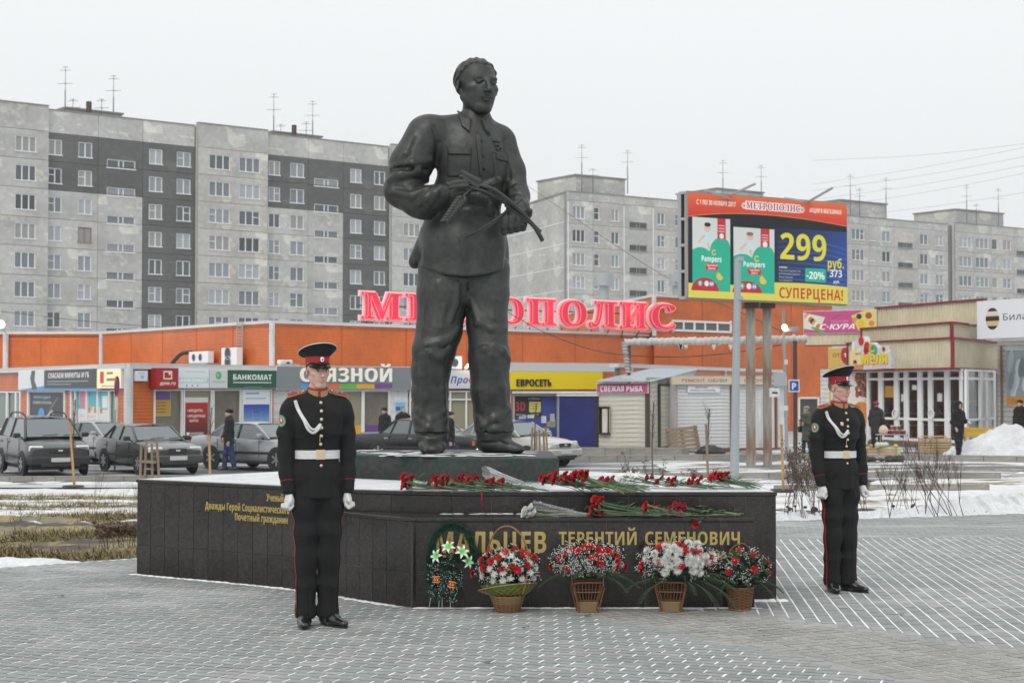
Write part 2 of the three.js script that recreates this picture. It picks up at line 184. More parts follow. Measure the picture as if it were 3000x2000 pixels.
// ---- plaza
const mono = { // plan of the monument's base, from the photograph's ground contacts
  left: [[-3.29, -14.4], [-2.9, -14.13], [-2.35, -13.76], [-1.8, -13.34], [-1.44, -12.96], [-1.12, -12.58], [-0.83, -12.26], [-0.725, -12.2]],
};
{
  const bed = slab(PLAZA, -0.3, -0.0016);
  structure(mesh('plaza_bed', uvBox(bed, 2), mat([0.95, 0.96, 0.97], 0.95, 0, { map: snowTex })));
  const dust = dataTex(1280, 1280, (u, v) => {
    const x = lerp(-8, 9, u), z = lerp(-8, -24, v), n = fbm(x * 0.9 + z * 0.3, z * 2.1, 5, 4096, 41), s = smoothstep(n + 0.18 * (fbm(x * 9, z * 14, 3, 4096, 43) - 0.5), 0.57, 0.82), g = fbm(x * 38, z * 38, 2, 4096, 44), q = fbm(x * 3, z * 3, 3, 4096, 45), sp = smoothstep(h2(Math.floor(x * 70), Math.floor(z * 70), 4), 0.988, 1);
    const b = 0.80 + 0.14 * (g - 0.5) + 0.12 * (q - 0.5) + 0.3 * sp; return [0, 1, 2].map((i) => lerp(b * [0.985, 1.0, 0.99][i], 1.0, s * 0.62));
  });
  dust.wrapS = dust.wrapT = THREE.ClampToEdgeWrapping;
  const pm = mat([1, 1, 1], 0.82, 0, { map: dust, vertexColors: true });
  const side = (ax, az, bx, bz, x, z) => (bx - ax) * (z - az) - (bz - az) * (x - ax);
  const zone = (x, z) => (z < -17.9 - 0.15 * (x - 3) ? 3 : side(1.5, -12, 3.2, -10.1, x, z) < 0 ? 2 : side(0.7, -11.55, 2.0, -9.55, x, z) < 0 ? 1 : 0);
  const seen = (x, z) => z < -8.7 && z > -22.5 && Math.abs(x) < -z * 0.33 + 0.2 && inPoly(PLAZA, x, z);
  const hidden = (x, z) => (x > -0.62 && x < 1.75 && z < -12.4 && z > -18) || (x > -3 && x <= -0.6 && z < -14.6 && z > -18 - 0) || (x > -1.5 && x < 2 && z < -13 && z > -18);
  const bricks = [];
  const rows = (ang, pl, pw, gl, gw, shift, zid, tone) => { // rows run along ang
    const e1 = [Math.cos(ang), Math.sin(ang)], e2 = [e1[1], -e1[0]];
    for (let r = -260; r < 260; r++) for (let c = -140; c < 140; c++) { const a = (c + ((r * shift) % 1)) * pl, b = r * pw, x = e1[0] * a + e2[0] * b, z = -15 + e1[1] * a + e2[1] * b; if (!seen(x, z) || hidden(x, z) || zone(x, z) !== zid) continue; bricks.push([x, z, ang, pl - gl * (0.45 + 0.9 * h2(c, r, 31)), pw - gw * (0.6 + 0.7 * h2(c, r, 37)), tone(h2(r, c, zid))]); }
  };
  const grey = (h) => { const k = 0.375 + 0.085 * h; return h > 0.82 ? [k * 1.02, k * 0.985, k * 0.995] : [k * 0.955, k * 1.0, k * 1.005]; };
  rows(20 * PI / 180, 0.2, 0.1, 0.013, 0.0035, 0.33, 0, grey);
  rows(-85 * PI / 180, 0.2, 0.1, 0.0025, 0.0105, 0.5, 2, grey);
  rows(8 * PI / 180, 0.2, 0.1, 0.003, 0.003, 0.5, 3, (h) => [0.41 + 0.05 * h, 0.425 + 0.05 * h, 0.425 + 0.05 * h]);
  { const an = -25 * PI / 180, c = Math.cos(an), s = Math.sin(an); for (let i = -160; i < 160; i++) for (let j = -160; j < 160; j++) { const k = (((i - j) % 4) + 4) % 4; if (k === 1 || k === 2) continue; const a = (i + (k === 0 ? 1 : 0.5)) * 0.1, b = (j + (k === 0 ? 0.5 : 1)) * 0.1, x = 2 + c * a - s * b, z = -11 + s * a + c * b; if (!seen(x, z) || hidden(x, z) || zone(x, z) !== 1) continue; const h = h2(i, j, 77); bricks.push([x, z, an + (k === 0 ? 0 : PI / 2), 0.1935, 0.0935, [0.385 + 0.07 * h, 0.365 + 0.07 * h, 0.345 + 0.065 * h]]); } }
  const brickGeo = ([x, z, an, L, W, tone]) => {
    const h = h2(Math.round(x * 100), Math.round(z * 100), 5), c = Math.cos(an), s = Math.sin(an), P = [], N = [], U = [], C = [], y = (h - 0.5) * 0.0008, tx = (h2(Math.round(x * 90), 3) - 0.5) * 0.004, tz = (h2(Math.round(z * 90), 8) - 0.5) * 0.004;
    const ring = (i, yy) => [[-1, -1], [1, -1], [1, 1], [-1, 1]].map(([p, q]) => { const a = p * (L / 2 - i), b = q * (W / 2 - i); return V(x + c * a - s * b, yy + y + tx * a + tz * b, z + s * a + c * b); }), A = ring(0, -0.04), B = ring(0, -0.0035), T = ring(0.003, 0);
    const q4 = (p, q, r, t) => { const n = q.clone().sub(p).cross(t.clone().sub(p)).normalize(); if (n.y < -0.01) n.negate(); for (const w of [p, q, r, p, r, t]) { P.push(w.x, w.y, w.z); N.push(n.x, n.y, n.z); U.push((w.x + 8) / 17, (w.z + 8) / -16); C.push(...tone); } };
    q4(T[3], T[2], T[1], T[0]); for (let i = 0; i < 4; i++) { const j = (i + 1) % 4; q4(B[i], B[j], T[j], T[i]); q4(A[i], A[j], B[j], B[i]); }
    const g = new THREE.BufferGeometry(); for (const [n, a, k] of [['position', P, 3], ['normal', N, 3], ['uv', U, 2], ['color', C, 3]]) g.setAttribute(n, new THREE.Float32BufferAttribute(a, k)); return g;
  };
  { const strip = (a, b, w) => { const l = Math.hypot(b[0] - a[0], b[1] - a[1]), nx = -(b[1] - a[1]) / l * w, nz = (b[0] - a[0]) / l * w; return slab([[a[0] + nx, a[1] + nz], [b[0] + nx, b[1] + nz], [b[0] - nx, b[1] - nz], [a[0] - nx, a[1] - nz]], -0.05, -0.0009); }; structure(mesh('paving_seam', [strip([1.5, -12], [4.1, -9.09], 0.14), strip([0.7, -11.55], [2.7, -8.47], 0.14), strip([2, -17.75], [8, -18.65], 0.14)], mat([0.40, 0.40, 0.385], 0.9, 0, { map: snowTex }))); }
  bricks.sort((a, b) => b[1] - a[1]);
  const near = bricks.filter(([x, z]) => Math.abs(x) < -z * 0.3125 && z < -9.05).slice(0, 300), set = new Set(near);
  const pav = new THREE.Group(); pav.name = 'paving'; structure(pav); scene.add(pav);
  for (const b of near) mesh('paver', brickGeo(b), pm, pav);
  stuff(mesh('pavers_beyond', merge(bricks.filter((b) => !set.has(b)).map(brickGeo)), pm, pav));
}
// ---------------------------------------------------------------- the monument: granite base
const graniteTex = dataTex(512, 512, (u, v) => { const a = fbm(u * 24, v * 24, 3, 24, 51), b = fbm(u * 90, v * 90, 2, 90, 52), c = fbm(u * 5, v * 5, 3, 5, 53), k = 0.17 + 0.09 * (a - 0.5) + 0.15 * Math.pow(b, 3) + 0.05 * (c - 0.5); return [k * 1.06, k * 0.99, k * 0.96]; });
const granite = [0.66, 0.74, 0.83].map((k) => mat([k, k, k], 0.2, 0, { map: graniteTex, specularIntensity: 0.8 }));
const mortar = mat([0.30, 0.29, 0.285], 0.9), gold = mat([0.46, 0.35, 0.115], 0.42, 0.35);
const base = thing('monument_base', 'stepped dark granite base with gold lettering under the bronze statue', 'pedestal');
const TOP = 0.83, STEP = 0.666;
{
  const curve = (pts) => new THREE.CatmullRomCurve3(pts.map(([x, z]) => V(x, 0, z)), false, 'catmullrom', 0.5);
  const CA = curve(mono.left.slice(0, 7)), P = (c, n, a = 0, b = 1) => Array.from({ length: n + 1 }, (_, i) => { const q = c.getPointAt(lerp(a, b, i / n)); return [q.x, q.z]; });
  const A = P(CA, 40), split = A.findIndex((p) => p[0] > -1.44);
  const CB = curve([A[split], [-1.2, -12.9], [-0.9, -12.78], [-0.62, -12.68], [-0.468, -12.62]]), B = P(CB, 12);
  const back = [[2.03, -12.62], [1.99, -14.3], [0.9, -15.6], [-0.6, -16.6], [-2.24, -15.75]];
  const upper = [...A.slice(0, split), ...B, ...back], lower = [...A.slice(0, 35), [-0.725, -12.2], [1.8, -12.2], [1.8, -12.8], [-0.5, -13.4], [-2.4, -14.4]];
  const inset = (pts, d) => pts.map(([x, z], i) => { const [ax, az] = pts[(i - 1 + pts.length) % pts.length], [bx, bz] = pts[(i + 1) % pts.length], l = Math.hypot(bx - ax, bz - az); return [x - ((bz - az) / l) * d * W, z + ((bx - ax) / l) * d * W]; });
  let ar = 0; upper.forEach(([x, z], i) => { const [a, b] = upper[(i + 1) % upper.length]; ar += x * b - a * z; }); let W = ar > 0 ? 1 : -1;
  const pull = (pts) => pts.map((p, i) => (i === 0 ? [p[0] + 0.06, p[1] - 0.02] : p)); mesh('core', [slab(pull(inset(upper, 0.007)), 0, TOP - 0.03), slab(pull(inset(lower, 0.007)), 0, STEP - 0.03)], mortar, base);
  const cap = (pts, y, name) => { const g = slab(inset(pts, -0.006), y - 0.028, y, 0.004); return mesh(name, uvBox(g, 0.7), granite[1], base); };
  cap(upper, TOP, 'top_slab');
  cap([...A.slice(split - 2), [-0.725, -12.2], [1.8, -12.2], [1.8, -12.61], ...B.slice(2).reverse().map(([x, z]) => [x, z + 0.004])], STEP, 'step_slab');
  // facing slabs, each its own piece
  const face = (a, b, y0, y1, k) => { const L = Math.hypot(b[0] - a[0], b[1] - a[1]), an = Math.atan2(-(b[1] - a[1]), b[0] - a[0]); const g = rbox(L - 0.003, y1 - y0 - 0.003, 0.022, 0.002, 0, 0, 0, 0, 0, 0, 1); uvBox(g, 0.7, h2(k, 3), h2(k, 7)); put(g, (a[0] + b[0]) / 2, (y0 + y1) / 2, (a[1] + b[1]) / 2, 0, an, 0); g.translate(Math.sin(an) * -0.011, 0, Math.cos(an) * -0.011); mesh('facing_slab', g, granite[Math.floor(h2(k, 1) * 3)], base); };
  const N = 19, cp = Array.from({ length: N + 1 }, (_, i) => CA.getPointAt(i / N)).map((q) => [q.x, q.z]);
  cp[N] = [-0.725, -12.2];
  for (let i = 0; i < N; i++) { const hi = (cp[i][0] + cp[i + 1][0]) / 2 < -1.44 ? TOP : STEP; face(cp[i], cp[i + 1], 0.004, 0.26, i); face(cp[i], cp[i + 1], 0.26, hi - 0.028, i + 40); }
  const fx = [1215, 1328, 1440, 1552, 1666, 1777, 1889, 2000, 2111, 2208].map((p) => (p - 1500) / 4800 * 12.2);
  fx[0] = -0.725; fx[9] = 1.8;
  for (let i = 0; i < 9; i++) { face([fx[i], -12.2], [fx[i + 1], -12.2], 0.004, 0.25, i + 80); face([fx[i], -12.2], [fx[i + 1], -12.2], 0.25, STEP - 0.028, i + 100); }
  for (let i = 0; i < 2; i++) face([1.8, -12.2 - 0.21 * i], [1.8, -12.41 - 0.21 * i], 0.004, STEP - 0.028, i + 120);
  for (let i = 0; i < B.length - 1; i += 3) face(B[i], B[i + 3], STEP, TOP - 0.028, i + 130);
  const ux = [-0.468, ...[1440, 1666, 1842, 1917, 2050, 2152].map((p) => (p - 1500) / 4800 * 12.62), 1.8, 2.03];
  for (let i = 0; i < ux.length - 1; i++) face([ux[i], -12.62], [ux[i + 1], -12.62], i === ux.length - 2 ? 0.004 : STEP, TOP - 0.028, i + 150);
  for (let i = 0; i < 9; i++) { const q = (t) => [lerp(2.03, 1.99, t), lerp(-12.62, -14.3, t)]; face(q(i / 9), q((i + 1) / 9), 0.004, TOP - 0.028, i + 170); }
  const bl = [[-2.24, -15.75], [-3.29, -14.4]]; for (let i = 0; i < 5; i++) { const q = (t) => [lerp(bl[0][0], bl[1][0], t), lerp(bl[0][1], bl[1][1], t)]; face(q(i / 5), q((i + 1) / 5), 0.004, TOP - 0.028, i + 190); }
  mesh('corner_post', uvBox(rbox(0.04, STEP - 0.03, 0.04, 0.006, -0.728, (STEP - 0.03) / 2 + 0.002, -12.215, 0, 0.5), 0.7), granite[1], base);
  // thin snow film lying on the flat tops
  const film = (pts, y, nm) => mesh(nm, uvBox(slab(pts.map(([x, z], i) => [x + 0.012 * (h2(i, 5) - 0.5), z + 0.012 * (h2(i, 9) - 0.5)]), y, y + 0.004), 1.2), mat([0.80, 0.81, 0.82], 0.95, 0, { map: snowTex }), base);
  film(inset(upper, 0.03), TOP + 0.0005, 'snow_film');
  stuff(mesh('snow_crust', Array.from({ length: 46 }, () => ball(0.02, rnd(-0.42, 0.95) - 0.1, STEP, -12.6 + rnd(0, 0.035), [rnd(0.6, 2.4), rnd(0.08, 0.25), rnd(0.3, 1)], 7)), mat([0.72, 0.73, 0.74], 0.95), base));
  { // snow blown against the foot
    const g = []; for (let i = 0; i < 90; i++) { const t = i / 90, q = t < 0.45 ? CA.getPointAt(t / 0.45) : V(lerp(-0.7, 1.85, (t - 0.45) / 0.55), 0, -12.2); g.push(ball(0.03, q.x, 0.0, q.z + 0.015, [1 + rnd(0.4, 1.6), rnd(0.08, 0.28), rnd(0.3, 0.9)], 8)); }
    for (let i = 0; i < 12; i++) g.push(ball(0.035, lerp(1.82, 2.08, i / 11), 0.0, -12.58 + rnd(-0.02, 0.03), [rnd(1, 2), rnd(0.2, 0.6), rnd(0.6, 1.1)], 8));
    stuff(tag(mesh('drifted_snow', g, mat([0.78, 0.79, 0.80], 0.95)), 'thin line of blown snow along the foot of the granite base', 'snow'));
  }
  // gold lettering
  const line = (s, x0, x1, yb, yt) => { const z = 12.2, X = (p) => (p - 1500) / 4800 * z, Y = (p) => EYE - (p - 1140) / 4800 * z, g = fitLetters(s, X(x1) - X(x0), (Y(yt) - Y(yb)) / 0.98, 0.004); g.translate(X(x0), Y(yb), -12.1985); return g; };
  mesh('lettering', line('МАЛЬЦЕВ', 1278, 1600, 1617, 1556), gold, base);
  mesh('lettering', line('ТЕРЕНТИЙ', 1637, 1864, 1594, 1556), gold, base);
  mesh('lettering', line('СЕМЕНОВИЧ', 1889, 2166, 1594, 1556), gold, base);
  mesh('lettering', line('1895 - 1994', 1985, 2168, 1643, 1617), gold, base);
  const bend = (s, px, py, h, w) => { const g = fitLetters(s, w, h, 0.004, SANS), p = g.attributes.position, o = []; // start of the line on the curved wall
    let best = 0, e = 1e9; for (let t = 0; t <= 1; t += 0.002) { const q = CA.getPointAt(t), sx = 1500 + 4800 * q.x / -q.z; if (Math.abs(sx - px) < e) { e = Math.abs(sx - px); best = t; } }
    const q0 = CA.getPointAt(best), y0 = EYE - (py - 1140) / 4800 * -q0.z, L = CA.getLength();
    for (let i = 0; i < p.count; i++) { const t = clamp(best + p.getX(i) / L, 0, 1), q = CA.getPointAt(t), d = CA.getTangentAt(t), n = V(-d.z, 0, d.x).multiplyScalar(d.x > 0 ? 1 : -1), off = p.getZ(i) + 0.0028; p.setXYZ(i, q.x + n.x * off, y0 + p.getY(i), q.z + n.z * off); }
    g.computeVertexNormals(); return g; };
  mesh('lettering', bend('Ученый', 783, 1466, 0.06, 0.2), gold, base);
  mesh('lettering', bend('Дважды Герой Социалистического Труда', 604, 1489, 0.06, 1.16), gold, base);
  mesh('lettering', bend('Почетный гражданин', 691, 1522, 0.06, 0.62), gold, base);
}
// ---------------------------------------------------------------- bronze statue
const bronzeTex = dataTex(512, 512, (u, v) => { const a = fbm(u * 6, v * 6, 4, 6, 61), b = fbm(u * 40, v * 40, 2, 40, 62), p = smoothstep(a, 0.52, 0.8), k = 0.285 + 0.07 * (b - 0.5) + 0.07 * (a - 0.5); return [k * lerp(1, 0.96, p), k * lerp(1.01, 1.03, p), k * lerp(0.99, 1.0, p)]; });
const bronzeRough = dataTex(256, 256, (u, v) => 0.5 + 0.22 * (fbm(u * 12, v * 12, 4, 12, 64) - 0.5), false);
const bronzeBump = dataTex(512, 512, (u, v) => fbm(u * 60, v * 34, 3, 60, 65) * 0.6 + fbm(u * 14, v * 9, 3, 14, 66) * 0.4, false), bronze = mat([0.80, 0.82, 0.815], 1, 0.62, { map: bronzeTex, roughnessMap: bronzeRough, bumpMap: bronzeBump, bumpScale: 0.003 }), bronzeDark = mat([0.8, 0.83, 0.82], 1, 0.6, { map: bronzeTex, roughnessMap: bronzeRough });
// a head of height 1: chin at y = -0.5, crown at 0.5, eyes at 0, looking along +z
const headField = (o = {}) => {
  const L = [ell([0, 0.13, -0.06], [0.305, 0.355, 0.39], 0.04), ell([0, -0.1, 0.11], [0.25, 0.36, 0.27], 0.08), ell([0, -0.41, 0.23], [0.1, 0.085, 0.1], 0.08)];
  for (const s of [-1, 1]) L.push(cone([s * 0.2, -0.2, -0.02], [s * 0.07, -0.42, 0.2], 0.085, 0.07, 0.08), ell([s * 0.185, -0.07, 0.2], [0.08, 0.06, 0.09], 0.06));
  L.push(cone([-0.16, 0.085, 0.315], [0.16, 0.085, 0.315], 0.04, 0.04, 0.05));
  for (const s of [-1, 1]) L.push(cut(ell([s * 0.125, 0.015, 0.4], [0.075, 0.045, 0.075], 0.04)), ell([s * 0.125, 0.008, 0.325], [0.052, 0.034, 0.045], 0.012), cone([s * 0.07, 0.036, 0.36], [s * 0.18, 0.032, 0.335], 0.013, 0.012, 0.02));
  L.push(cone([0, 0.06, 0.365], [0, -0.135, 0.46], 0.03, 0.046, 0.035), ell([0.042, -0.15, 0.41], [0.036, 0.03, 0.045], 0.02), ell([-0.042, -0.15, 0.41], [0.036, 0.03, 0.045], 0.02));
  L.push(ell([0, -0.252, 0.375], [0.09, 0.026, 0.035], 0.02), ell([0, -0.298, 0.365], [0.075, 0.026, 0.035], 0.02), cut(ell([0, -0.273, 0.415], [0.1, 0.008, 0.03], 0.012)));
  for (const s of [-1, 1]) { L.push(cut(cone([s * 0.075, -0.13, 0.43], [s * 0.13, -0.25, 0.36], 0.003, 0.003, 0.03))); L.push(ell([s * 0.325, -0.02, -0.03], [0.03, 0.11, 0.068], 0.02, [0.15, s * 0.35, 0])); L.push(cut(ell([s * 0.365, -0.01, -0.01], [0.03, 0.06, 0.03], 0.02))); }
  L.push(cone([0, -0.3, -0.08], [0, -0.85, -0.16], 0.19, 0.205, 0.08));
  if (o.hair) L.push(...o.hair);
  return union(L);
};
// surface patch: a grid over a quad given in (px, py), laid on a field and raised with rounded rims
const raise = (F, toLocal, quadPx, off, nu = 14, nv = 14, rim = 0.16, z0 = 1.0) => grid(nu, nv, (u, v) => {
  const [a, b, c, d] = quadPx, px = lerp(lerp(a[0], b[0], u), lerp(d[0], c[0], u), v), py = lerp(lerp(a[1], b[1], u), lerp(d[1], c[1], u), v);
  let z = z0, q = toLocal(px, py, z); for (let i = 0; i < 90; i++) { const e = F(q[0], q[1], q[2]); if (e < 0.0008) break; z -= Math.max(e * 0.8, 0.0006); q = toLocal(px, py, z); if (z < -0.8) break; }
  const edge = Math.min(u, 1 - u, v, 1 - v) / rim, k = edge >= 1 ? 1 : Math.sqrt(1 - (1 - edge) ** 2) * 1.5 - 0.5, e = 0.002, n = V(F(q[0] + e, q[1], q[2]) - F(q[0] - e, q[1], q[2]), F(q[0], q[1] + e, q[2]) - F(q[0], q[1] - e, q[2]), F(q[0], q[1], q[2] + e) - F(q[0], q[1], q[2] - e)).normalize();
  return V(...q).addScaledVector(n, off * k);
});
{
  const D = 14.7, X0 = at(1380, 1328, D).x, Y0 = 1.047;
  const S = (px, py, dz = 0) => { const p = at(px, py, D - dz); return [p.x - X0, p.y - Y0, dz]; };
  const statue = thing('bronze_statue', 'dark bronze statue of a man in a belted shirt holding wheat', 'statue', V(X0, Y0, -D));
  const yaw = 0.36, C = (pts, k, sq) => chain(pts.map(([x, y, z, r]) => [...S(x, y, z), r]), k, sq);
  const hem = (x) => S(0, 817 - 0.0018 * (x * 326 + 15) ** 2 * 1, 0)[1];
  const skirt0 = union([cone(S(1357, 625, 0), S(1357, 720, 0), 0.32, 0.385, 0.05, [1, 1, 0.74]), cone(S(1357, 720, 0), S(1357, 815, 0), 0.385, 0.405, 0.05, [1, 1, 0.76])]);
  const fold = (x, y, z) => 0.010 * Math.sin(9 * x + 5 * y + 4 * n3(x * 3, y * 3, z * 3, 5)) * smoothstep(n3(x * 2.1, y * 2.1, z * 2.1, 6), 0.35, 0.65);
  const skirt = (x, y, z) => { const a = Math.atan2(z, x); return smax(skirt0(x, y, z) - 0.012 * Math.sin(a * 9 + 5 * n3(x * 2, y * 2, z * 2, 8)) * smoothstep(S(0, 660, 0)[1] - y, 0, 0.3) - 0.012 * Math.sin(26 * y - 14 * x * x + 8 * x) * smoothstep(n3(x * 2, y * 3, z * 2, 4), 0.4, 0.65), hem(x) - y, 0.03); }; skirt.k = 0.035;
  const legs0 = union([C([[1302, 790, 0, 0.225], [1298, 860, 0.01, 0.215], [1287, 968, 0.05, 0.188], [1271, 1025, 0.08, 0.176], [1262, 1085, 0.06, 0.158], [1260, 1150, 0.03, 0.146], [1260, 1215, 0.03, 0.144], [1265, 1275, 0.06, 0.138], [1266, 1300, 0.06, 0.134]], 0.04), C([[1428, 790, -0.02, 0.19], [1429, 860, -0.01, 0.178], [1427, 950, 0.02, 0.168], [1433, 1048, 0.06, 0.170], [1436, 1146, 0.02, 0.157], [1443, 1215, -0.01, 0.155], [1447, 1262, -0.02, 0.157], [1447, 1296, -0.02, 0.15]], 0.04), [cone(S(1365, 780, 0), S(1368, 860, 0), 0.2, 0.1, 0.08)]]);
  const surf = (F, px, py) => { let z = 0.9; for (let i = 0; i < 80; i++) { const e = F(...S(px, py, z)); if (e < 0.002) break; z -= Math.max(0.7 * e, 0.002); if (z < -0.6) break; } return z; };
  const ridge = (F, pts, r, k = 0.035, deep = 0.3) => chain(pts.map(([x, y], i) => { const w = r * (i === 0 || i === pts.length - 1 ? 0.45 : 1); return [...S(x, y, surf(F, x, y) - w * deep), w]; }), k);
  const groove = (F, pts, r, k = 0.03) => chain(pts.map(([x, y]) => [...S(x, y, surf(F, x, y) + r * 0.45), r]), k).map(cut);
  const legRidges = [[[[1246, 1008], [1290, 1003], [1317, 990], [1341, 962]], 0.03], [[[1262, 1035], [1286, 1046], [1314, 1021]], 0.026], [[[1238, 1040], [1240, 1100], [1246, 1160], [1237, 1215]], 0.024], [[[1290, 1060], [1296, 1140], [1300, 1200]], 0.02], [[[1222, 1225], [1256, 1252], [1304, 1228]], 0.032], [[[1228, 1200], [1260, 1232], [1300, 1205]], 0.02], [[[1285, 830], [1300, 900], [1290, 960]], 0.018], [[[1340, 830], [1335, 890], [1318, 940]], 0.022], [[[1382, 880], [1404, 945], [1440, 962], [1478, 964]], 0.03], [[[1450, 1014], [1470, 1030], [1488, 1052]], 0.036], [[[1396, 1030], [1420, 1022], [1440, 1040]], 0.022], [[[1402, 1222], [1418, 1246], [1450, 1226], [1488, 1200]], 0.034], [[[1412, 1268], [1450, 1256], [1494, 1240]], 0.034], [[[1460, 1080], [1468, 1130], [1478, 1190]], 0.02], [[[1410, 1080], [1408, 1140], [1414, 1200]], 0.02], [[[1440, 830], [1450, 880], [1446, 930]], 0.018]].map(([p, r]) => ridge(legs0, p, r * 0.75, 0.03));
  const legGrooves = [[[[1222, 1266], [1262, 1272], [1305, 1264]], 0.016], [[[1250, 1018], [1300, 1016], [1328, 1000]], 0.02], [[[1400, 1240], [1424, 1262], [1490, 1222]], 0.018], [[[1370, 830], [1371, 900]], 0.02]].map(([p, r]) => groove(legs0, p, r * 0.6));
  const legs1 = union([Object.assign(legs0, { k: 0.02 }), ...legRidges.flat(), ...legGrooves.flat()]);
  const legs = (x, y, z) => smax(legs1(x, y, z) - 0.006 * (n3(x * 7, y * 4, z * 7, 3) - 0.5) * 2 - 0.014 * smoothstep(y, 0.19, 0.17), 0.112 - y, 0.008); legs.k = 0.008;
  const shirt0 = union([
    ell(S(1383, 470, 0.0), [0.335, 0.40, 0.26], 0.08, [0, yaw, 0]), cone(S(1262, 392, 0.1), S(1462, 410, -0.12), 0.145, 0.125, 0.08), cone(S(1385, 372, -0.02), S(1290, 385, 0.05), 0.13, 0.12, 0.1), cone(S(1385, 372, -0.04), S(1460, 402, -0.12), 0.12, 0.1, 0.08),
    ell(S(1370, 575, 0.01), [0.315, 0.27, 0.245], 0.08, [0, yaw * 0.6, 0]), cone(S(1357, 600, 0), S(1357, 645, 0), 0.315, 0.318, 0.05, [1, 1, 0.74]), cone(S(1290, 610, 0.17), S(1420, 600, 0.2), 0.04, 0.05, 0.07), cone(S(1380, 590, 0.22), S(1440, 625, 0.18), 0.04, 0.04, 0.06),
    C([[1246, 395, 0.1, 0.175], [1205, 480, 0.12, 0.185], [1176, 555, 0.13, 0.15], [1222, 588, 0.26, 0.13], [1268, 580, 0.35, 0.105], [1300, 566, 0.41, 0.085]], 0.06), [cone(S(1190, 585, 0.16), S(1246, 610, 0.22), 0.07, 0.1, 0.06)],
    C([[1473, 420, -0.12, 0.125], [1500, 500, -0.1, 0.115], [1517, 575, -0.03, 0.105], [1518, 610, 0.12, 0.095], [1513, 628, 0.22, 0.085]], 0.05),
    cone(S(1393, 345, 0.0), S(1388, 390, 0.0), 0.135, 0.17, 0.05)]);
  const shirtR = [[[[1147, 492], [1209, 478], [1262, 468]], 0.036], [[[1140, 528], [1173, 512], [1220, 502], [1252, 530]], 0.042], [[[1150, 562], [1209, 573], [1250, 552]], 0.034], [[[1256, 600], [1276, 566], [1292, 546]], 0.03], [[[1222, 600], [1250, 580], [1270, 552]], 0.026], [[[1320, 618], [1370, 622], [1436, 598]], 0.036], [[[1400, 540], [1392, 560], [1360, 590]], 0.024], [[[1440, 560], [1420, 590], [1440, 622]], 0.024], [[[1494, 560], [1516, 552], [1534, 570]], 0.028], [[[1490, 592], [1515, 582], [1538, 596]], 0.024], [[[1210, 400], [1188, 450], [1160, 500]], 0.022]].map(([p, r]) => ridge(shirt0, p, r));
  const shirtG = [[[[1270, 372], [1284, 420], [1279, 478]], 0.026], [[[1156, 494], [1200, 492], [1256, 500]], 0.022], [[[1480, 410], [1486, 460], [1492, 520]], 0.018], [[[1160, 545], [1205, 552], [1240, 540]], 0.018]].map(([p, r]) => groove(shirt0, p, r * 0.7));
  const shirt1 = union([Object.assign(shirt0, { k: 0.03 }), ...shirtR.flat(), ...shirtG.flat()]);
  const shirt = (x, y, z) => shirt1(x, y, z) - 0.35 * fold(x, y, z) - 0.005 * (n3(x * 8, y * 5, z * 8, 3) - 0.5) * 2; shirt.k = 0.03;
  const belt = (x, y, z) => { const q = skirt0(x, S(0, 640, 0)[1], z) - 0.004; return smax(q, Math.abs(y - S(0, 641, 0)[1]) - 0.042, 0.012); }; belt.k = 0.01;
  const tail = union([cone(S(1258, 655, -0.06), S(1216, 765, -0.12), 0.06, 0.075, 0.04, [0.8, 1, 1.3])]), tailc = (x, y, z) => smax(tail(x, y, z), S(0, 786, 0)[1] - y, 0.02); tailc.k = 0.03;
  const shoe = (a, b, c, w) => { const f0 = union([cone(S(...a), S(...b), w, w * 0.95, 0.04, [1, 0.82, 1]), cone(S(...b), S(...c), w * 0.9, w * 0.62, 0.05, [1, 0.75, 1])]); const f = (x, y, z) => smax(f0(x, y, z), 0.004 - y, 0.015); f.k = 0.015; return f; };
  const hands = [
    ell(S(1352, 566, 0.5), [0.115, 0.07, 0.085], 0.03, [0, 0.2, 0.1]), C([[1385, 565, 0.52, 0.05], [1420, 545, 0.55, 0.042], [1440, 534, 0.55, 0.037], [1456, 529, 0.54, 0.028]], 0.02),
    ...[[0, 0], [1, 6], [2, 13], [3, 19]].map(([i, o]) => C([[1372, 568 + o, 0.55 - 0.03 * i, 0.036], [1402, 570 + o * 1.1, 0.585 - 0.035 * i, 0.033], [1424, 576 + o, 0.56 - 0.035 * i, 0.03], [1412, 585 + o * 0.7, 0.5 - 0.03 * i, 0.026]], 0.012)),
    ell(S(1512, 650, 0.26), [0.1, 0.075, 0.07], 0.03), ...[0, 1, 2, 3].map((i) => C([[1478 + 19 * i, 640 - 2 * i, 0.3, 0.036], [1477 + 19 * i, 662 - 2 * i, 0.35, 0.034], [1478 + 18 * i, 679 - 4 * i, 0.31, 0.032], [1482 + 17 * i, 676 - 4 * i, 0.24, 0.027]], 0.01)), C([[1535, 640, 0.26, 0.04], [1546, 628, 0.3, 0.036], [1552, 618, 0.33, 0.028]], 0.02)];
  const shoes = [shoe([1266, 1296, -0.02], [1266, 1306, 0.12], [1268, 1317, 0.3], 0.115), shoe([1428, 1296, -0.02], [1462, 1302, 0.02], [1514, 1316, 0.1], 0.11)];
  const body = union([shirt, skirt, belt, tailc, legs, ...hands.flat(), ...shoes]);
  const g1 = nets(body, [-0.86, -0.03, -0.5], [0.72, 3.12, 0.72], 0.0145);
  // head
  const HH = 0.525, hc = S(1398, 254, 0.03), hr = new THREE.Matrix4().makeRotationFromEuler(new THREE.Euler(-0.04, 0.5, -0.03, 'YXZ'));
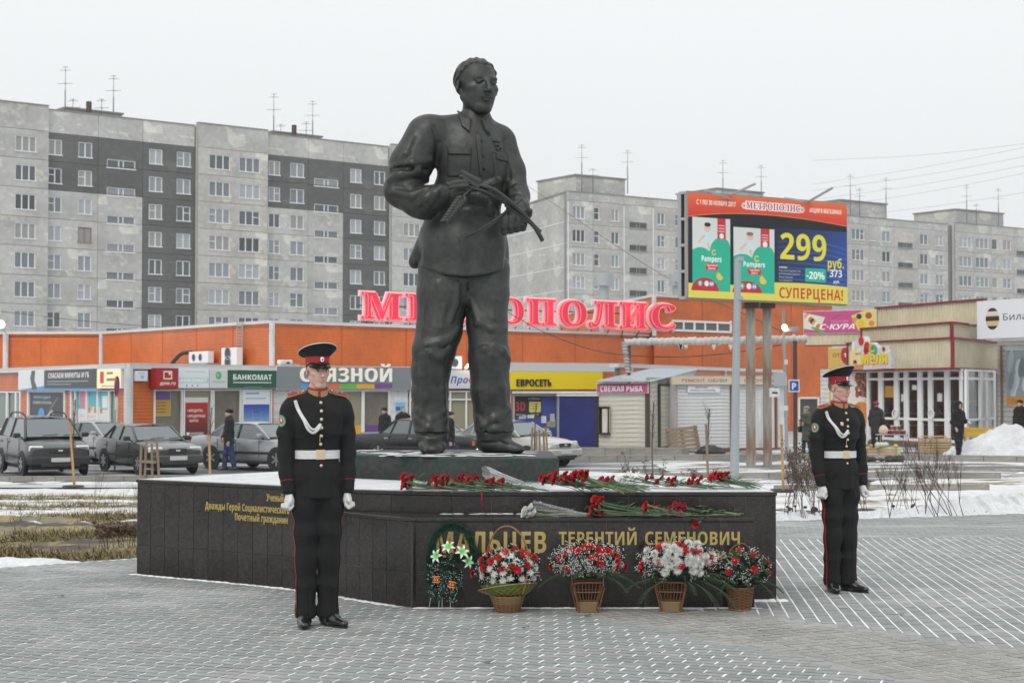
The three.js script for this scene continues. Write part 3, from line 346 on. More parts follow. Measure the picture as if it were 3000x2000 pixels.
  const hairF = (x, y, z) => { const q = ell([0, 0.14, -0.07], [0.335, 0.375, 0.42])(x, y, z) - 0.009 * Math.sin(22 * Math.atan2(x + 0.06, y + 0.12) + 4 * Math.sin(z * 7 + x * 4)) * smoothstep(z, -0.5, 0.1) - 0.007 * Math.sin(30 * (y - z) + 9 * Math.abs(x)) * smoothstep(Math.abs(x), 0.18, 0.3), line = 0.115 + 1.02 * z + 0.12 * Math.abs(x) - 0.05 * Math.cos(x * 14) * smoothstep(z, 0.05, 0.2); return smax(q, Math.max(line, -0.32) - y, 0.03); }; hairF.k = 0.012;
  const hairL = [hairF];
  const hf = headField({ hair: hairL.flat() }), hg = nets(hf, [-0.45, -0.86, -0.56], [0.45, 0.6, 0.56], 0.0135);
  const squareJaw = hg.attributes.position; for (let i = 0; i < squareJaw.count; i++) squareJaw.setX(i, squareJaw.getX(i) * 1.1);
  hg.scale(HH, HH, HH).applyMatrix4(hr).translate(...hc);
  const whole = merge([uvBox(g1, 1.3), uvBox(hg, 1.3)]);
  mesh('figure', whole, bronze, statue);
  // clothing relief: collar, placket, pockets, flaps, medals, buttons, buckle
  const R = (q, off, nu, nv, rim) => uvBox(raise(body, S, q, off, nu, nv, rim), 1.3);
  mesh('collar_wing', R([[1338, 322], [1384, 352], [1376, 392], [1352, 372]], 0.022, 16, 16, 0.1), bronze, statue);
  mesh('collar_wing', R([[1408, 352], [1424, 345], [1436, 400], [1420, 384]], 0.022, 14, 14, 0.1), bronze, statue);
  mesh('placket', R([[1391, 385], [1410, 388], [1414, 520], [1404, 520]], 0.013, 8, 30, 0.12), bronze, statue);
  mesh('pocket', R([[1309, 432], [1383, 432], [1381, 522], [1309, 520]], 0.012, 16, 16, 0.06), bronze, statue);
  mesh('pocket_flap', R([[1308, 428], [1384, 431], [1382, 456], [1312, 455]], 0.026, 16, 10, 0.12), bronze, statue);
  mesh('pocket', R([[1444, 446], [1486, 452], [1484, 540], [1446, 530]], 0.012, 14, 14, 0.07), bronze, statue);
  mesh('pocket_flap', R([[1442, 441], [1487, 453], [1486, 478], [1450, 468]], 0.024, 14, 10, 0.12), bronze, statue);
  for (const [x, y] of [[1447, 412], [1459, 414], [1454, 424], [1464, 432], [1457, 436]]) mesh('medal', R([[x - 5, y - 5], [x + 5, y - 4], [x + 5, y + 5], [x - 5, y + 5]], 0.02, 6, 6, 0.3), bronzeDark, statue);
  for (const [x, y] of [[1409, 410], [1416, 456], [1419, 494], [1346, 452], [1466, 472]]) mesh('button', R([[x - 4, y - 4], [x + 4, y - 4], [x + 4, y + 4], [x - 4, y + 4]], 0.018, 6, 6, 0.4), bronzeDark, statue);
  mesh('buckle', R([[1425, 634], [1456, 636], [1456, 654], [1425, 653]], 0.014, 10, 8, 0.2), bronze, statue);
  for (let i = 0; i < 4; i++) mesh('shoe_lace', R([[1455 + i * 7, 1286 + i * 4], [1472 + i * 7, 1284 + i * 4.5], [1472 + i * 7, 1287 + i * 4.5], [1455 + i * 7, 1289 + i * 4]], 0.012, 6, 4, 0.3), bronze, statue);
  // wheat
  const L = (...a) => V(...S(...a));
  const stalk = (pts, r) => mesh('wheat_stalk', tube(pts.map((p) => L(...p)), r, 40, 8), bronzeDark, statue);
  stalk([[1398, 540, 0.6], [1440, 552, 0.6], [1500, 596, 0.52], [1545, 640, 0.42], [1572, 672, 0.38], [1590, 706, 0.36]], 0.019);
  stalk([[1372, 545, 0.6], [1430, 565, 0.59], [1480, 594, 0.5], [1535, 634, 0.42], [1566, 662, 0.37], [1584, 680, 0.36]], 0.017);
  stalk([[1480, 600, 0.5], [1560, 660, 0.4], [1580, 690, 0.38]], 0.014); stalk([[1404, 542, 0.58], [1372, 560, 0.6], [1355, 580, 0.62]], 0.013);
  const ear = (a, b, r) => { const A = L(...a), B = L(...b), d = B.clone().sub(A), n = 9, g = []; const side = d.clone().cross(V(0, 0, 1)).normalize(), q = new THREE.Quaternion().setFromUnitVectors(V(0, 1, 0), d.clone().normalize()); for (let i = 0; i < n; i++) for (const s of [-1, 1]) { const k = ball(r * 0.52, 0, 0, 0, [0.7, 1.3, 0.85], 10); k.rotateZ(s * -0.7); k.applyQuaternion(q); const c = A.clone().addScaledVector(d, (i + (s > 0 ? 0.5 : 0)) / n).addScaledVector(side, s * r * 0.45 * (1 - 0.5 * i / n)); k.translate(c.x, c.y, c.z); g.push(k); } g.push(rod(A, B, r * 0.4, r * 0.2)); mesh('wheat_ear', merge(g), bronzeDark, statue); };
  ear([1403, 540, 0.6], [1352, 509, 0.62], 0.05); ear([1368, 536, 0.62], [1313, 544, 0.62], 0.045); ear([1355, 580, 0.63], [1302, 652, 0.62], 0.055);
  { const A = L(1365, 694, 0.62), B = L(1532, 583, 0.4), d = B.clone().sub(A), up = V(0.45, 0.75, 0.25); const leaf = grid(30, 6, (u, v) => { const w = 0.10 * Math.pow(Math.sin(PI * Math.min(1, u * 0.86 + 0.02)), 0.8) * (u > 0.9 ? 1 - (u - 0.9) * 4 : 1); return A.clone().addScaledVector(d, u).addScaledVector(up, (v - 0.5) * w + 0.10 * Math.sin(PI * u) * -0.55).add(V(0, 0, 0.03 * Math.sin(PI * v))); }); const l2 = leaf.clone().translate(0, 0, -0.014); mesh('wheat_leaf', merge([uvBox(leaf, 1), uvBox(l2, 1)]), bronzeDark, statue); }
  // plinth of the casting
  const P = (px, py) => { const q = onY(px, py, Y0); return [q.x - X0, q.z + D]; };
  const plan = [P(1030, 1330), P(1381, 1341), P(1633, 1340), [0.72, -0.55], [-0.1, -1.0], [-1.15, -0.75]];
  const pg = extrude(poly(plan.map(([x, z]) => [x, -z])), 0.185, 0.014, 3); pg.rotateX(-PI / 2); pg.translate(0, -0.217 + 0.0165, 0);
  const plinthTex = dataTex(512, 512, (u, v) => { const a = fbm(u * 5, v * 5, 5, 5, 71), b = fbm(u * 30, v * 30, 3, 30, 72), p = smoothstep(a, 0.46, 0.72), k = 0.27 + 0.12 * (b - 0.5); return [k * lerp(1, 0.78, p), k * lerp(1.02, 1.06, p), k * lerp(1.0, 0.95, p)]; });
  mesh('plinth', uvBox(toCreasedNormals(pg, 0.6), 0.9), mat([0.66, 0.69, 0.69], 0.6, 0.4, { map: plinthTex }), statue);
  stuff(mesh('snow_patches', Array.from({ length: 60 }, () => { const u = rnd(), v = Math.pow(rnd(), 1.5); return ball(0.07, lerp(-1.25, 0.55, u), 0.003, lerp(0.75 - 0.25 * Math.abs(u - 0.6), -0.6, v), [rnd(0.5, 2), rnd(0.04, 0.08), rnd(0.4, 1.2)], 9); }), mat([0.80, 0.81, 0.82], 0.95, 0, { map: snowTex }), statue));
}
// ---------------------------------------------------------------- people
const skinTone = [0.52, 0.33, 0.26];
const faceColour = (tone, hair, q) => { // q in head units
  const [x, y, z] = [q.x, q.y, q.z], ax = Math.abs(x); let c = tone.slice();
  const mix = (t, k) => { c = c.map((v, i) => lerp(v, t[i], clamp(k, 0, 1))); };
  if (z > 0.2) {
    mix([tone[0] * 0.9, tone[1] * 0.62, tone[2] * 0.62], 0.75 * Math.max(0, 1 - Math.hypot(x / 0.09, (y + 0.275) / 0.045) ** 4));
    mix([tone[0] * 1.0, tone[1] * 0.82, tone[2] * 0.8], 0.6 * Math.max(0, 1 - Math.hypot((ax - 0.18) / 0.11, (y + 0.14) / 0.1)));
    const b = Math.hypot((ax - 0.13) / 0.085, (y - 0.085 + 0.1 * Math.max(0, ax - 0.12)) / 0.022); mix(hair, 0.9 * (b < 1 ? 1 : 0));
    const e = Math.hypot((ax - 0.125) / 0.05, (y - 0.008) / 0.022); if (e < 1) { mix([0.5, 0.48, 0.46], 0.8); if (Math.hypot((ax - 0.13) / 0.024, (y - 0.008) / 0.026) < 1) mix([0.05, 0.04, 0.035], 0.95); }
    if (Math.hypot((ax - 0.125) / 0.062, (y - 0.034) / 0.012) < 1) mix([0.06, 0.045, 0.04], 0.75);
  }
  return c;
};
const headMesh = (tone, hair, cell = 0.02, style = 'short') => {
  const hl = (x, z) => (style === 'short' ? 0.12 + 0.75 * z + 0.1 * Math.abs(x) : 9);
  const hairF = (x, y, z) => smax(ell([0, 0.13, -0.07], [0.325, 0.37, 0.41])(x, y, z), Math.max(hl(x, z), -0.2) - y, 0.03); hairF.k = 0.01;
  const f = headField(style === 'short' ? { hair: [hairF] } : {}), g = nets(f, [-0.42, -0.86, -0.54], [0.42, 0.56, 0.54], cell);
  return paint(g, (q) => (style === 'short' && q.y > Math.max(hl(q.x, q.z), -0.2) - 0.012 && ell([0, 0.13, -0.07], [0.325, 0.37, 0.41])(q.x, q.y, q.z) > -0.012 && !(Math.abs(q.x) > 0.31 && q.y < 0.1 && q.z > -0.12) ? hair : faceColour(tone, hair, q)));
};
const vcMat = mat([1, 1, 1], 0.62, 0, { vertexColors: true });
const clothTex = dataTex(256, 256, (u, v) => 0.86 + 0.2 * (fbm(u * 60, v * 60, 2, 60, 81) - 0.5) + 0.1 * (fbm(u * 7, v * 7, 3, 7, 82) - 0.5));
const cloth = (c, r = 0.92) => mat(c, r, 0, { map: clothTex, sheen: 0.12, sheenRoughness: 0.6, sheenColor: lin(...c.map((v) => Math.min(1, v * 3 + 0.02))) });
const fistField = (s) => { // a closed hand in metres, wrist at the origin, knuckles down
  const L = [cone([0, 0.01, 0], [0, -0.045, 0.004], 0.026, 0.034, 0.02, [0.8, 1, 1.1]), ell([0, -0.06, 0.006], [0.026, 0.036, 0.043], 0.02)];
  for (let i = 0; i < 4; i++) { const z = 0.038 - i * 0.0215; L.push(...chain([[s * -0.006, -0.088, z, 0.0125], [s * 0.014, -0.108 + i * 0.003, z, 0.0115], [s * 0.036, -0.096 + i * 0.002, z, 0.0105], [s * 0.036, -0.074, z, 0.0095]], 0.006)); }
  L.push(...chain([[s * 0.005, -0.03, 0.036, 0.014], [s * 0.02, -0.062, 0.052, 0.0125], [s * 0.03, -0.088, 0.042, 0.0105]], 0.01));
  return union(L);
};
const sol = {};
{ // shared soldier geometry, facing +z, feet at the origin, 1.83 m without the cap
  const torso0 = union([cone([0, 1.43, -0.005], [0, 1.22, 0], 0.178, 0.138, 0.05, [1, 1, 0.66]), cone([-0.158, 1.52, -0.012], [0.158, 1.52, -0.012], 0.058, 0.058, 0.05), cone([0, 1.5, -0.01], [0, 1.56, -0.012], 0.1, 0.07, 0.06, [1, 1, 0.8]), ell([0, 1.38, 0.04], [0.15, 0.13, 0.095], 0.06), ell([0, 1.4, -0.05], [0.16, 0.16, 0.09], 0.06),
    cone([0, 1.2, 0], [0, 1.02, 0], 0.138, 0.163, 0.03, [1, 1, 0.72]), cone([0, 1.02, 0], [0, 0.86, 0.005], 0.163, 0.176, 0.03, [1, 1, 0.74])]);
  const arm = (s) => chain([[s * 0.182, 1.497, -0.012, 0.068], [s * 0.208, 1.33, -0.022, 0.06], [s * 0.217, 1.18, -0.02, 0.054], [s * 0.214, 1.05, 0.01, 0.049], [s * 0.204, 0.93, 0.04, 0.046]], 0.03);
  const arms = union([arm(-1), arm(1)]);
  const wr = (x, y, z) => 0.0055 * Math.sin(38 * y + 14 * x + 9 * z) * (smoothstep(y, 1.3, 1.18) * smoothstep(y, 1.0, 1.1)) + 0.009 * (n3(x * 12, y * 7, z * 12, 4) - 0.5);
  const tun = (x, y, z) => { const t = smax(torso0(x, y, z) - (y < 1.15 ? 0.004 * Math.sin(Math.atan2(z, x) * 11) * smoothstep(1.15 - y, 0, 0.25) : 0), 0.876 - y, 0.01), a = smax(arms(x, y, z), 0.905 - y, 0.008), slit = union([cone([0.012, 1.02, 0.16], [0.016, 0.84, 0.16], 0.004, 0.016, 0.01)])(x, y, z); return smax(smin(t, a, 0.022) - wr(x, y, z), -slit, 0.012); };
  sol.tunicF = tun; sol.tunic = nets(tun, [-0.33, 0.84, -0.22], [0.33, 1.62, 0.24], 0.0085);
  const leg = (s) => chain([[s * 0.082, 1.0, 0, 0.105], [s * 0.08, 0.78, 0.006, 0.09], [s * 0.076, 0.5, 0.012, 0.075], [s * 0.076, 0.3, 0.0, 0.07], [s * 0.078, 0.1, -0.004, 0.066], [s * 0.078, 0.07, 0.0, 0.066]], 0.03, [1, 1, 1.05]);
  const tr0 = union([leg(-1), leg(1)]), tr = (x, y, z) => smax(tr0(x, y, z) - 0.0055 * Math.sin(30 * y + 10 * Math.abs(x) + 6 * z) * (smoothstep(y, 0.28, 0.1) + 0.6 * smoothstep(y, 0.62, 0.5) * smoothstep(y, 0.36, 0.46)) - 0.004 * smoothstep(0.012 - Math.abs(Math.abs(x) - 0.079), 0, 0.012) * (z > 0 ? 1 : 0), 0.055 - y, 0.006);
  sol.trousersF = tr; sol.trousers = nets(tr, [-0.22, 0.03, -0.15], [0.22, 1.02, 0.16], 0.0085);
  const shoe0 = union([cone([0, 0.05, -0.055], [0, 0.045, 0.05], 0.047, 0.048, 0.03, [0.88, 1, 1]), cone([0, 0.04, 0.05], [0, 0.03, 0.175], 0.045, 0.03, 0.03, [1, 0.8, 1])]), shoeF = (x, y, z) => smax(shoe0(x, y, z), 0.006 - y, 0.006);
  sol.shoe = merge([nets(shoeF, [-0.07, -0.005, -0.13], [0.07, 0.12, 0.23], 0.006), slab(Array.from({ length: 20 }, (_, i) => { const a = i / 20 * 2 * PI; return [0.044 * Math.sin(a) * (Math.cos(a) > 0 ? 0.95 : 0.9), 0.055 + 0.155 * Math.cos(a)]; }), 0, 0.014)]);
  sol.glove = [-1, 1].map((s) => nets(fistField(s), [-0.07, -0.14, -0.07], [0.07, 0.045, 0.08], 0.0045));
  const neck = union([cone([0, 1.5, -0.02], [0, 1.64, 0.0], 0.06, 0.058, 0.02), cone([-0.12, 1.44, -0.01], [0.12, 1.44, -0.01], 0.04, 0.04, 0.05), cone([0, 1.45, -0.01], [0, 1.0, 0], 0.11, 0.1, 0.04, [1, 1, 0.6]), cone([-0.05, 1, 0], [-0.07, 0.12, 0], 0.07, 0.035, 0.03), cone([0.05, 1, 0], [0.07, 0.12, 0], 0.07, 0.035, 0.03)]);
  sol.under = nets(neck, [-0.2, 0.06, -0.14], [0.2, 1.7, 0.14], 0.015);
}
const M = { black: cloth([0.0065, 0.0068, 0.0082]), red: cloth([0.42, 0.012, 0.016], 0.7), white: mat([0.78, 0.78, 0.79], 0.7, 0, { map: clothTex }), gold: mat([0.66, 0.55, 0.36], 0.32, 0.8), goldCloth: cloth([0.40, 0.27, 0.10], 0.6), leather: mat([0.008, 0.008, 0.009], 0.28, 0, { clearcoat: 0.5, clearcoatRoughness: 0.2 }), silver: mat([0.7, 0.7, 0.7], 0.4, 0.6), green: cloth([0.05, 0.22, 0.12], 0.8) };
function soldier(p, ry, scale, look, label, o) {
  const t = thing('person', label, 'person', p, ry, 'guards of honour beside the monument'); t.scale.setScalar(scale);
  const HH = 0.236, head = headMesh(o.skin, o.hair, 0.019);
  const hm = M4(0.0, 1.742, 0.015, o.nod ?? 0, look, 0, HH); head.applyMatrix4(hm);
  mesh('body', merge([paint(sol.under.clone(), () => o.skin), head]), vcMat, t);
  mesh('trousers', sol.trousers, M.black, t);
  const tu = mesh('tunic', sol.tunic, M.black, t);
  for (const s of [-1, 1]) {
    const sh = mesh('shoe', put(sol.shoe.clone(), s * 0.085, 0, s > 0 ? 0.015 : 0.0, 0, s * 0.3 + (o.toe ?? 0), 0), M.leather, t);
    mesh('glove', put(sol.glove[s > 0 ? 1 : 0].clone(), s * 0.202, 0.912, 0.045, -0.1, s * -0.35, s * 0.05), M.white, t);
    const st = []; for (let i = 0; i <= 26; i++) { const y = lerp(0.9, 0.06, i / 26); let x = s * 0.3; const z = 0.022; for (let q = 0; q < 60; q++) { const e = sol.trousersF(x, y, z); if (e < 0.001) break; x -= s * Math.max(e * 0.8, 0.0008); } st.push([x + s * 0.0025, y, z]); }
    mesh('trouser_stripe', grid(1, 26, (u, v) => { const [x, y, z] = st[Math.round(v * 26)]; return V(x - s * 0.0015 * Math.abs(u - 0.5), y, z + (u - 0.5) * 0.026); }), M.red, t);
  }
  const H = (x, y, z) => [x, y, z], on = (q, off, nu, nv, rim) => raise(sol.tunicF, H, q, off, nu, nv, rim, 0.5);
  // standing collar with gold tabs and red piping
  const ring = (r0, r1, y0, y1, zo = 0) => grid(40, 6, (u, v) => { const a = u * 2 * PI, r = lerp(r0, r1, v), front = Math.cos(a); return V(Math.sin(a) * r, lerp(y0, y1, v) - 0.016 * Math.max(0, front) ** 2, -0.008 + Math.cos(a) * r * 0.98 + zo * v); });
  const col = mesh('collar', merge([ring(0.084, 0.069, 1.548, 1.636, 0.014), ring(0.068, 0.068, 1.636, 1.58, 0)]), M.red, t);
  for (const s of [-1, 1]) mesh('collar_tab', grid(12, 5, (u, v) => { const a = s * lerp(0.12, 1.15, u), r = lerp(0.0832, 0.0738, v); return V(Math.sin(a) * r, lerp(1.562, 1.622, v) - 0.016 * Math.cos(a) ** 2, -0.008 + Math.cos(a) * r * 0.98 + 0.0115 * v + 0.0022); }), M.goldCloth, col);
  for (let i = 0; i < 7; i++) { const y = 1.528 - i * 0.0565; let z = 0.3; while (sol.tunicF(0.004, y, z) > 0.002) z -= 0.003; mesh('button', ball(0.0115, 0.004, y, z + 0.003, [1, 1, 0.55], 12), M.gold, tu); }
  { let z = 0.3; while (sol.tunicF(0.006, 1.1, z) > 0.002) z -= 0.003; mesh('button', ball(0.0105, 0.006, 1.1, z + 0.003, [1, 1, 0.55], 12), M.gold, tu); }
  mesh('front_edge', on([[0.022, 1.55], [0.028, 1.55], [0.034, 1.0], [0.028, 1.0]], 0.003, 3, 40, 0.2), M.black, tu);
  const wrap = (y0, y1, d, f = sol.tunicF) => grid(56, 4, (u, v) => { const a = u * 2 * PI, y = lerp(y0, y1, v); let r = 0.26; const c = Math.cos(a), s = Math.sin(a); for (let q = 0; q < 40; q++) { const x = s * r, z = c * r; const e = union([cone([0, 1.43, -0.005], [0, 1.22, 0], 0.178, 0.138, 0.05, [1, 1, 0.66]), cone([0, 1.2, 0], [0, 1.02, 0], 0.138, 0.163, 0.03, [1, 1, 0.72])])(x, y, z); if (e < 0.001) break; r -= Math.max(e * 0.9, 0.0008); } return V(s * (r + d), y, c * (r + d)); });
  const belt = mesh('belt', wrap(1.145, 1.203, 0.0075), M.white, t);
  { const z = 0.138 * 0.7 + 0.012; const bk = mesh('buckle', rbox(0.064, 0.068, 0.012, 0.004, 0.004, 1.174, z + 0.0), M.gold, t); mesh('buckle_star', put(extrude(new THREE.Shape(Array.from({ length: 10 }, (_, i) => { const r = i % 2 ? 0.009 : 0.02, a = i * PI / 5; return new THREE.Vector2(Math.sin(a) * r, Math.cos(a) * r); })), 0.003, 0.001), 0.004, 1.174, z + 0.006), M.gold, bk); }
  for (const s of [-1, 1]) { // shoulder boards
    const sb = sub('shoulder_board', t), bw = 0.052, L = 0.135; const g = (w, l, h, o2) => rbox(l, h, w, 0.003, 0, o2, 0);
    const place = (q) => q.rotateX(0.42).rotateZ(s * -0.24).translate(s * 0.145, 1.59, 0.004);
    mesh('border', place(g(bw, L, 0.008, 0)), M.goldCloth, sb); mesh('field', place(rbox(L - 0.014, 0.006, bw - 0.012, 0.002, s * 0.0, 0.004, 0)), M.red, sb);
    for (let i = 0; i < 2; i++) mesh('stripe', place(box(0.011, 0.004, bw - 0.004, s * (-0.012 - i * 0.02), 0.0075, 0)), M.goldCloth, sb);
    mesh('button', place(ball(0.0085, s * -0.05, 0.009, 0, [1, 0.6, 1], 10)), M.gold, sb);
    mesh('cuff_piping', grid(24, 1, (u, v) => { const a = u * 2 * PI, r = 0.0525; return V(s * 0.2095 + Math.sin(a) * r, 0.985 + 0.02 * Math.cos(a) + v * 0.0045, 0.024 + Math.cos(a) * r); }), M.red, tu);
  }
  // aiguillette: two white cords from the right shoulder to the third button, gold tip
  { const pt = (x, y, d) => { let z = 0.4; for (let i = 0; i < 80; i++) { const e = sol.tunicF(x, y, z); if (e < 0.001) break; z -= Math.max(e * 0.7, 0.001); } return V(x, y, z + d); };
    const ai = mesh('aiguillette', [tube([pt(-0.165, 1.545, 0.008), pt(-0.15, 1.49, 0.009), pt(-0.115, 1.41, 0.009), pt(-0.085, 1.345, 0.01), pt(-0.055, 1.325, 0.01), pt(-0.025, 1.345, 0.01), pt(-0.004, 1.385, 0.01)], 0.0105, 60, 8), tube([pt(-0.16, 1.545, 0.012), pt(-0.138, 1.48, 0.012), pt(-0.1, 1.4, 0.012), pt(-0.07, 1.355, 0.012), pt(-0.045, 1.347, 0.012), pt(-0.012, 1.38, 0.012)], 0.0075, 60, 8)], M.white, t);
    mesh('cord_tip', rod(pt(-0.004, 1.385, 0.01), pt(-0.004, 1.262, 0.008), 0.0045, 0.0025), M.gold, ai); }
  const patchT = canvasTex(128, 160, (x, w, h) => { x.fillStyle = '#2f8a5c'; x.beginPath(); x.ellipse(64, 80, 62, 78, 0, 0, 7); x.fill(); x.fillStyle = '#c9c3b0'; x.beginPath(); x.ellipse(64, 80, 44, 58, 0, 0, 7); x.fill(); x.fillStyle = '#a3454e'; x.beginPath(); x.ellipse(64, 80, 39, 53, 0, 0, 7); x.fill(); x.fillStyle = '#d8d2c4'; x.beginPath(); x.ellipse(64, 70, 14, 24, 0, 0, 7); x.fill(); });
  mesh('sleeve_patch', grid(10, 12, (u, v) => { const a = -PI / 2 + (u - 0.5) * 1.25 + 0.55, y = 1.405 - (v - 0.5) * -0.082, e = Math.hypot((u - 0.5) * 2, (v - 0.5) * 2); const k = e > 1 ? 1 / e : 1, uu = 0.5 + (u - 0.5) * k, vv = 0.5 + (v - 0.5) * k, aa = -PI / 2 + (uu - 0.5) * 1.2 + 0.55, yy = 1.405 + (vv - 0.5) * 0.085; let r = 0.12; const c = [-0.196, yy, -0.018]; while (sol.tunicF(c[0] + Math.sin(aa) * r, yy, c[2] + Math.cos(aa) * r) > 0.001 && r > 0.02) r -= 0.0015; return V(c[0] + Math.sin(aa) * (r + 0.0035), yy, c[2] + Math.cos(aa) * (r + 0.0035)); }, (u, v) => { const e = Math.hypot((u - 0.5) * 2, (v - 0.5) * 2), k = e > 1 ? 1 / e : 1; return [0.5 + (u - 0.5) * k, 0.5 + (v - 0.5) * k]; }), mat([1, 1, 1], 0.85, 0, { map: patchT }), tu);
  if (o.badge) mesh('chest_badge', on([[-0.062, 1.455], [-0.034, 1.455], [-0.034, 1.42], [-0.062, 1.42]], 0.005, 6, 6, 0.45), M.gold, tu);
  // peaked cap
  const cap = sub('peaked_cap', t, V(0, 1.742, 0.015)); cap.rotation.set(o.nod ?? 0, look, o.tilt ?? 0, 'YXZ'); cap.scale.setScalar(HH);
  const ov = (r, y, fz = 1.22, dz = -0.04) => (a) => V(Math.sin(a) * r, y, Math.cos(a) * r * fz + dz);
  const rings = (list, n = 48) => grid(n, list.length - 1, (u, v) => { const i = Math.round(v * (list.length - 1)), [r, y, fz, dz, lift] = list[i], a = u * 2 * PI; return V(Math.sin(a) * r, y + (lift ?? 0) * Math.cos(a), Math.cos(a) * r * (fz ?? 1.2) + (dz ?? -0.04)); });
  mesh('band', rings([[0.335, 0.2, 1.2], [0.338, 0.24], [0.342, 0.42], [0.34, 0.43]]), M.red, cap);
  mesh('band_piping', merge([tube(Array.from({ length: 24 }, (_, i) => ov(0.343, 0.43)(i / 24 * 2 * PI)), 0.012, 72, 6, true), tube(Array.from({ length: 24 }, (_, i) => ov(0.339, 0.2)(i / 24 * 2 * PI)), 0.01, 72, 6, true)]), M.red, cap);
  const crown = [[0.336, 0.42, 1.2, -0.04, 0], [0.42, 0.49, 1.17, -0.04, 0.06], [0.535, 0.585, 1.08, -0.045, 0.19], [0.555, 0.61, 1.08, -0.045, 0.215], [0.52, 0.632, 1.08, -0.045, 0.21], [0.3, 0.64, 1.08, -0.045, 0.12], [0.1, 0.632, 1.08, -0.045, 0.04], [0.001, 0.63, 1.08, -0.045, 0]];
  mesh('crown', rings(crown), M.black, cap);
  mesh('crown_piping', tube(Array.from({ length: 40 }, (_, i) => { const a = i / 40 * 2 * PI; return V(Math.sin(a) * 0.558, 0.606 + 0.213 * Math.cos(a), Math.cos(a) * 0.558 * 1.08 - 0.045); }), 0.0115, 120, 6, true), M.silver, cap);
  mesh('visor', merge([0, 0.02].map((d) => grid(24, 8, (u, v) => { const a = (u - 0.5) * 2.35, r = 0.345 + 0.15 * v * Math.cos(a * 0.75); return V(Math.sin(a) * (0.345 + 0.02 * v), 0.215 - 0.17 * v * Math.cos(a * 0.7) + 0.04 * v * v - d, Math.cos(a) * r * 1.2 - 0.04 + 0.03 * v); }))), M.leather, cap);
  mesh('chin_strap', tube(Array.from({ length: 14 }, (_, i) => { const a = lerp(-1.2, 1.2, i / 13); return V(Math.sin(a) * 0.36, 0.235 + 0.02 * Math.cos(a), Math.cos(a) * 0.36 * 1.2 - 0.03); }), 0.018, 40, 6), M.leather, cap);
  mesh('cockade', put(ball(0.075, 0, 0, 0, [0.78, 1.05, 0.3], 16), 0, 0.345, 0.375, -0.05), mat([0.8, 0.8, 0.8], 0.3, 0.4), cap).add((() => { const q = shade(new THREE.Mesh(ball(0.03, 0, 0.345, 0.4, [0.8, 1.1, 0.3], 10), M.red)); q.name = 'emblem'; return q; })());
  for (const s of [-1, 1]) mesh('cap_button', ball(0.022, s * 0.335, 0.24, 0.1, 1, 8), M.gold, cap);
  return t;
}
{
  const s1 = onY(927, 1832, 0), s2 = onY(2462, 1731, 0);
  soldier(V(s1.x, 0, s1.z), 0.3, 1.0, 0.16, 'guard in black parade uniform standing before the left curve of the granite base', { skin: [0.50, 0.31, 0.245], hair: [0.025, 0.018, 0.014], toe: 0.12 });
  soldier(V(s2.x, 0, s2.z), 0.36, 0.935, 0.3, 'guard in black parade uniform with chest badge standing on the open paving', { skin: [0.50, 0.29, 0.235], hair: [0.12, 0.075, 0.045], badge: true, tilt: 0.02 });
}
// ---------------------------------------------------------------- flowers, baskets, wreath
reseed(777);
const petalTex = dataTex(128, 128, (u, v) => 0.86 + 0.22 * (fbm(u * 16, v * 5, 3, 16, 91) - 0.5));
const petal = (c, r = 0.75) => mat(c, r, 0, { map: petalTex, sheen: 0.2, sheenRoughness: 0.7, sheenColor: lin(...c) });
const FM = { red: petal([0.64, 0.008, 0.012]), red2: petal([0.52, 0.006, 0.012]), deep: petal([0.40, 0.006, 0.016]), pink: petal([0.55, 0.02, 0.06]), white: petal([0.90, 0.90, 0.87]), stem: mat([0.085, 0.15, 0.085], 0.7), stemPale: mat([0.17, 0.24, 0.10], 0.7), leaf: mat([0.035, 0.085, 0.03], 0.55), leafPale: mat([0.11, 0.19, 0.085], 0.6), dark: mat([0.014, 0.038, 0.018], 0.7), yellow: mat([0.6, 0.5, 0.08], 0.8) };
const film = new THREE.MeshPhysicalMaterial({ color: lin(0.95, 0.96, 0.97), roughness: 0.1, transmission: 0.9, thickness: 0, side: THREE.DoubleSide, ior: 1.45, specularIntensity: 1 });
// blooms look along +y, about 1 wide
const carnationBloom = (v) => { const g = []; reseed(900 + v); for (let l = 0; l < 5; l++) { const R = [0.5, 0.46, 0.38, 0.27, 0.15][l], h0 = [0.02, 0.06, 0.12, 0.17, 0.2][l], ph = rnd(0, 6); g.push(grid(26, 2, (u, w) => { const a = u * 2 * PI, r = R * (0.12 + 0.88 * w) * (1 + 0.10 * w * Math.sin(a * 13 + ph)), y = h0 + w * (0.16 - l * 0.01) + w * 0.085 * Math.sin(a * 7 + ph) + 0.05 * w * Math.sin(a * 15 + 2 * ph); return V(Math.cos(a) * r, y, Math.sin(a) * r); })); } const calyx = lathe([[0.02, -0.42], [0.1, -0.36], [0.13, -0.1], [0.17, 0.03]], 8); return [merge(g), calyx]; };
const roseBloom = () => { const g = []; for (let i = 0; i < 11; i++) { const a0 = i * 2.4, R = 0.09 + 0.034 * i, h = 0.5 - 0.012 * i; g.push(grid(8, 4, (u, w) => { const a = a0 + (u - 0.5) * (2.6 - 0.07 * i), r = R * (0.55 + 0.45 * Math.sqrt(w)) + (i > 5 ? 0.10 * w * w : -0.02 * w), y = -0.12 + w * h * (1 - 0.22 * (2 * u - 1) ** 2); return V(Math.cos(a) * r, y, Math.sin(a) * r); })); } return [merge(g), lathe([[0.02, -0.3], [0.12, -0.24], [0.18, -0.1], [0.25, -0.06]], 8)]; };
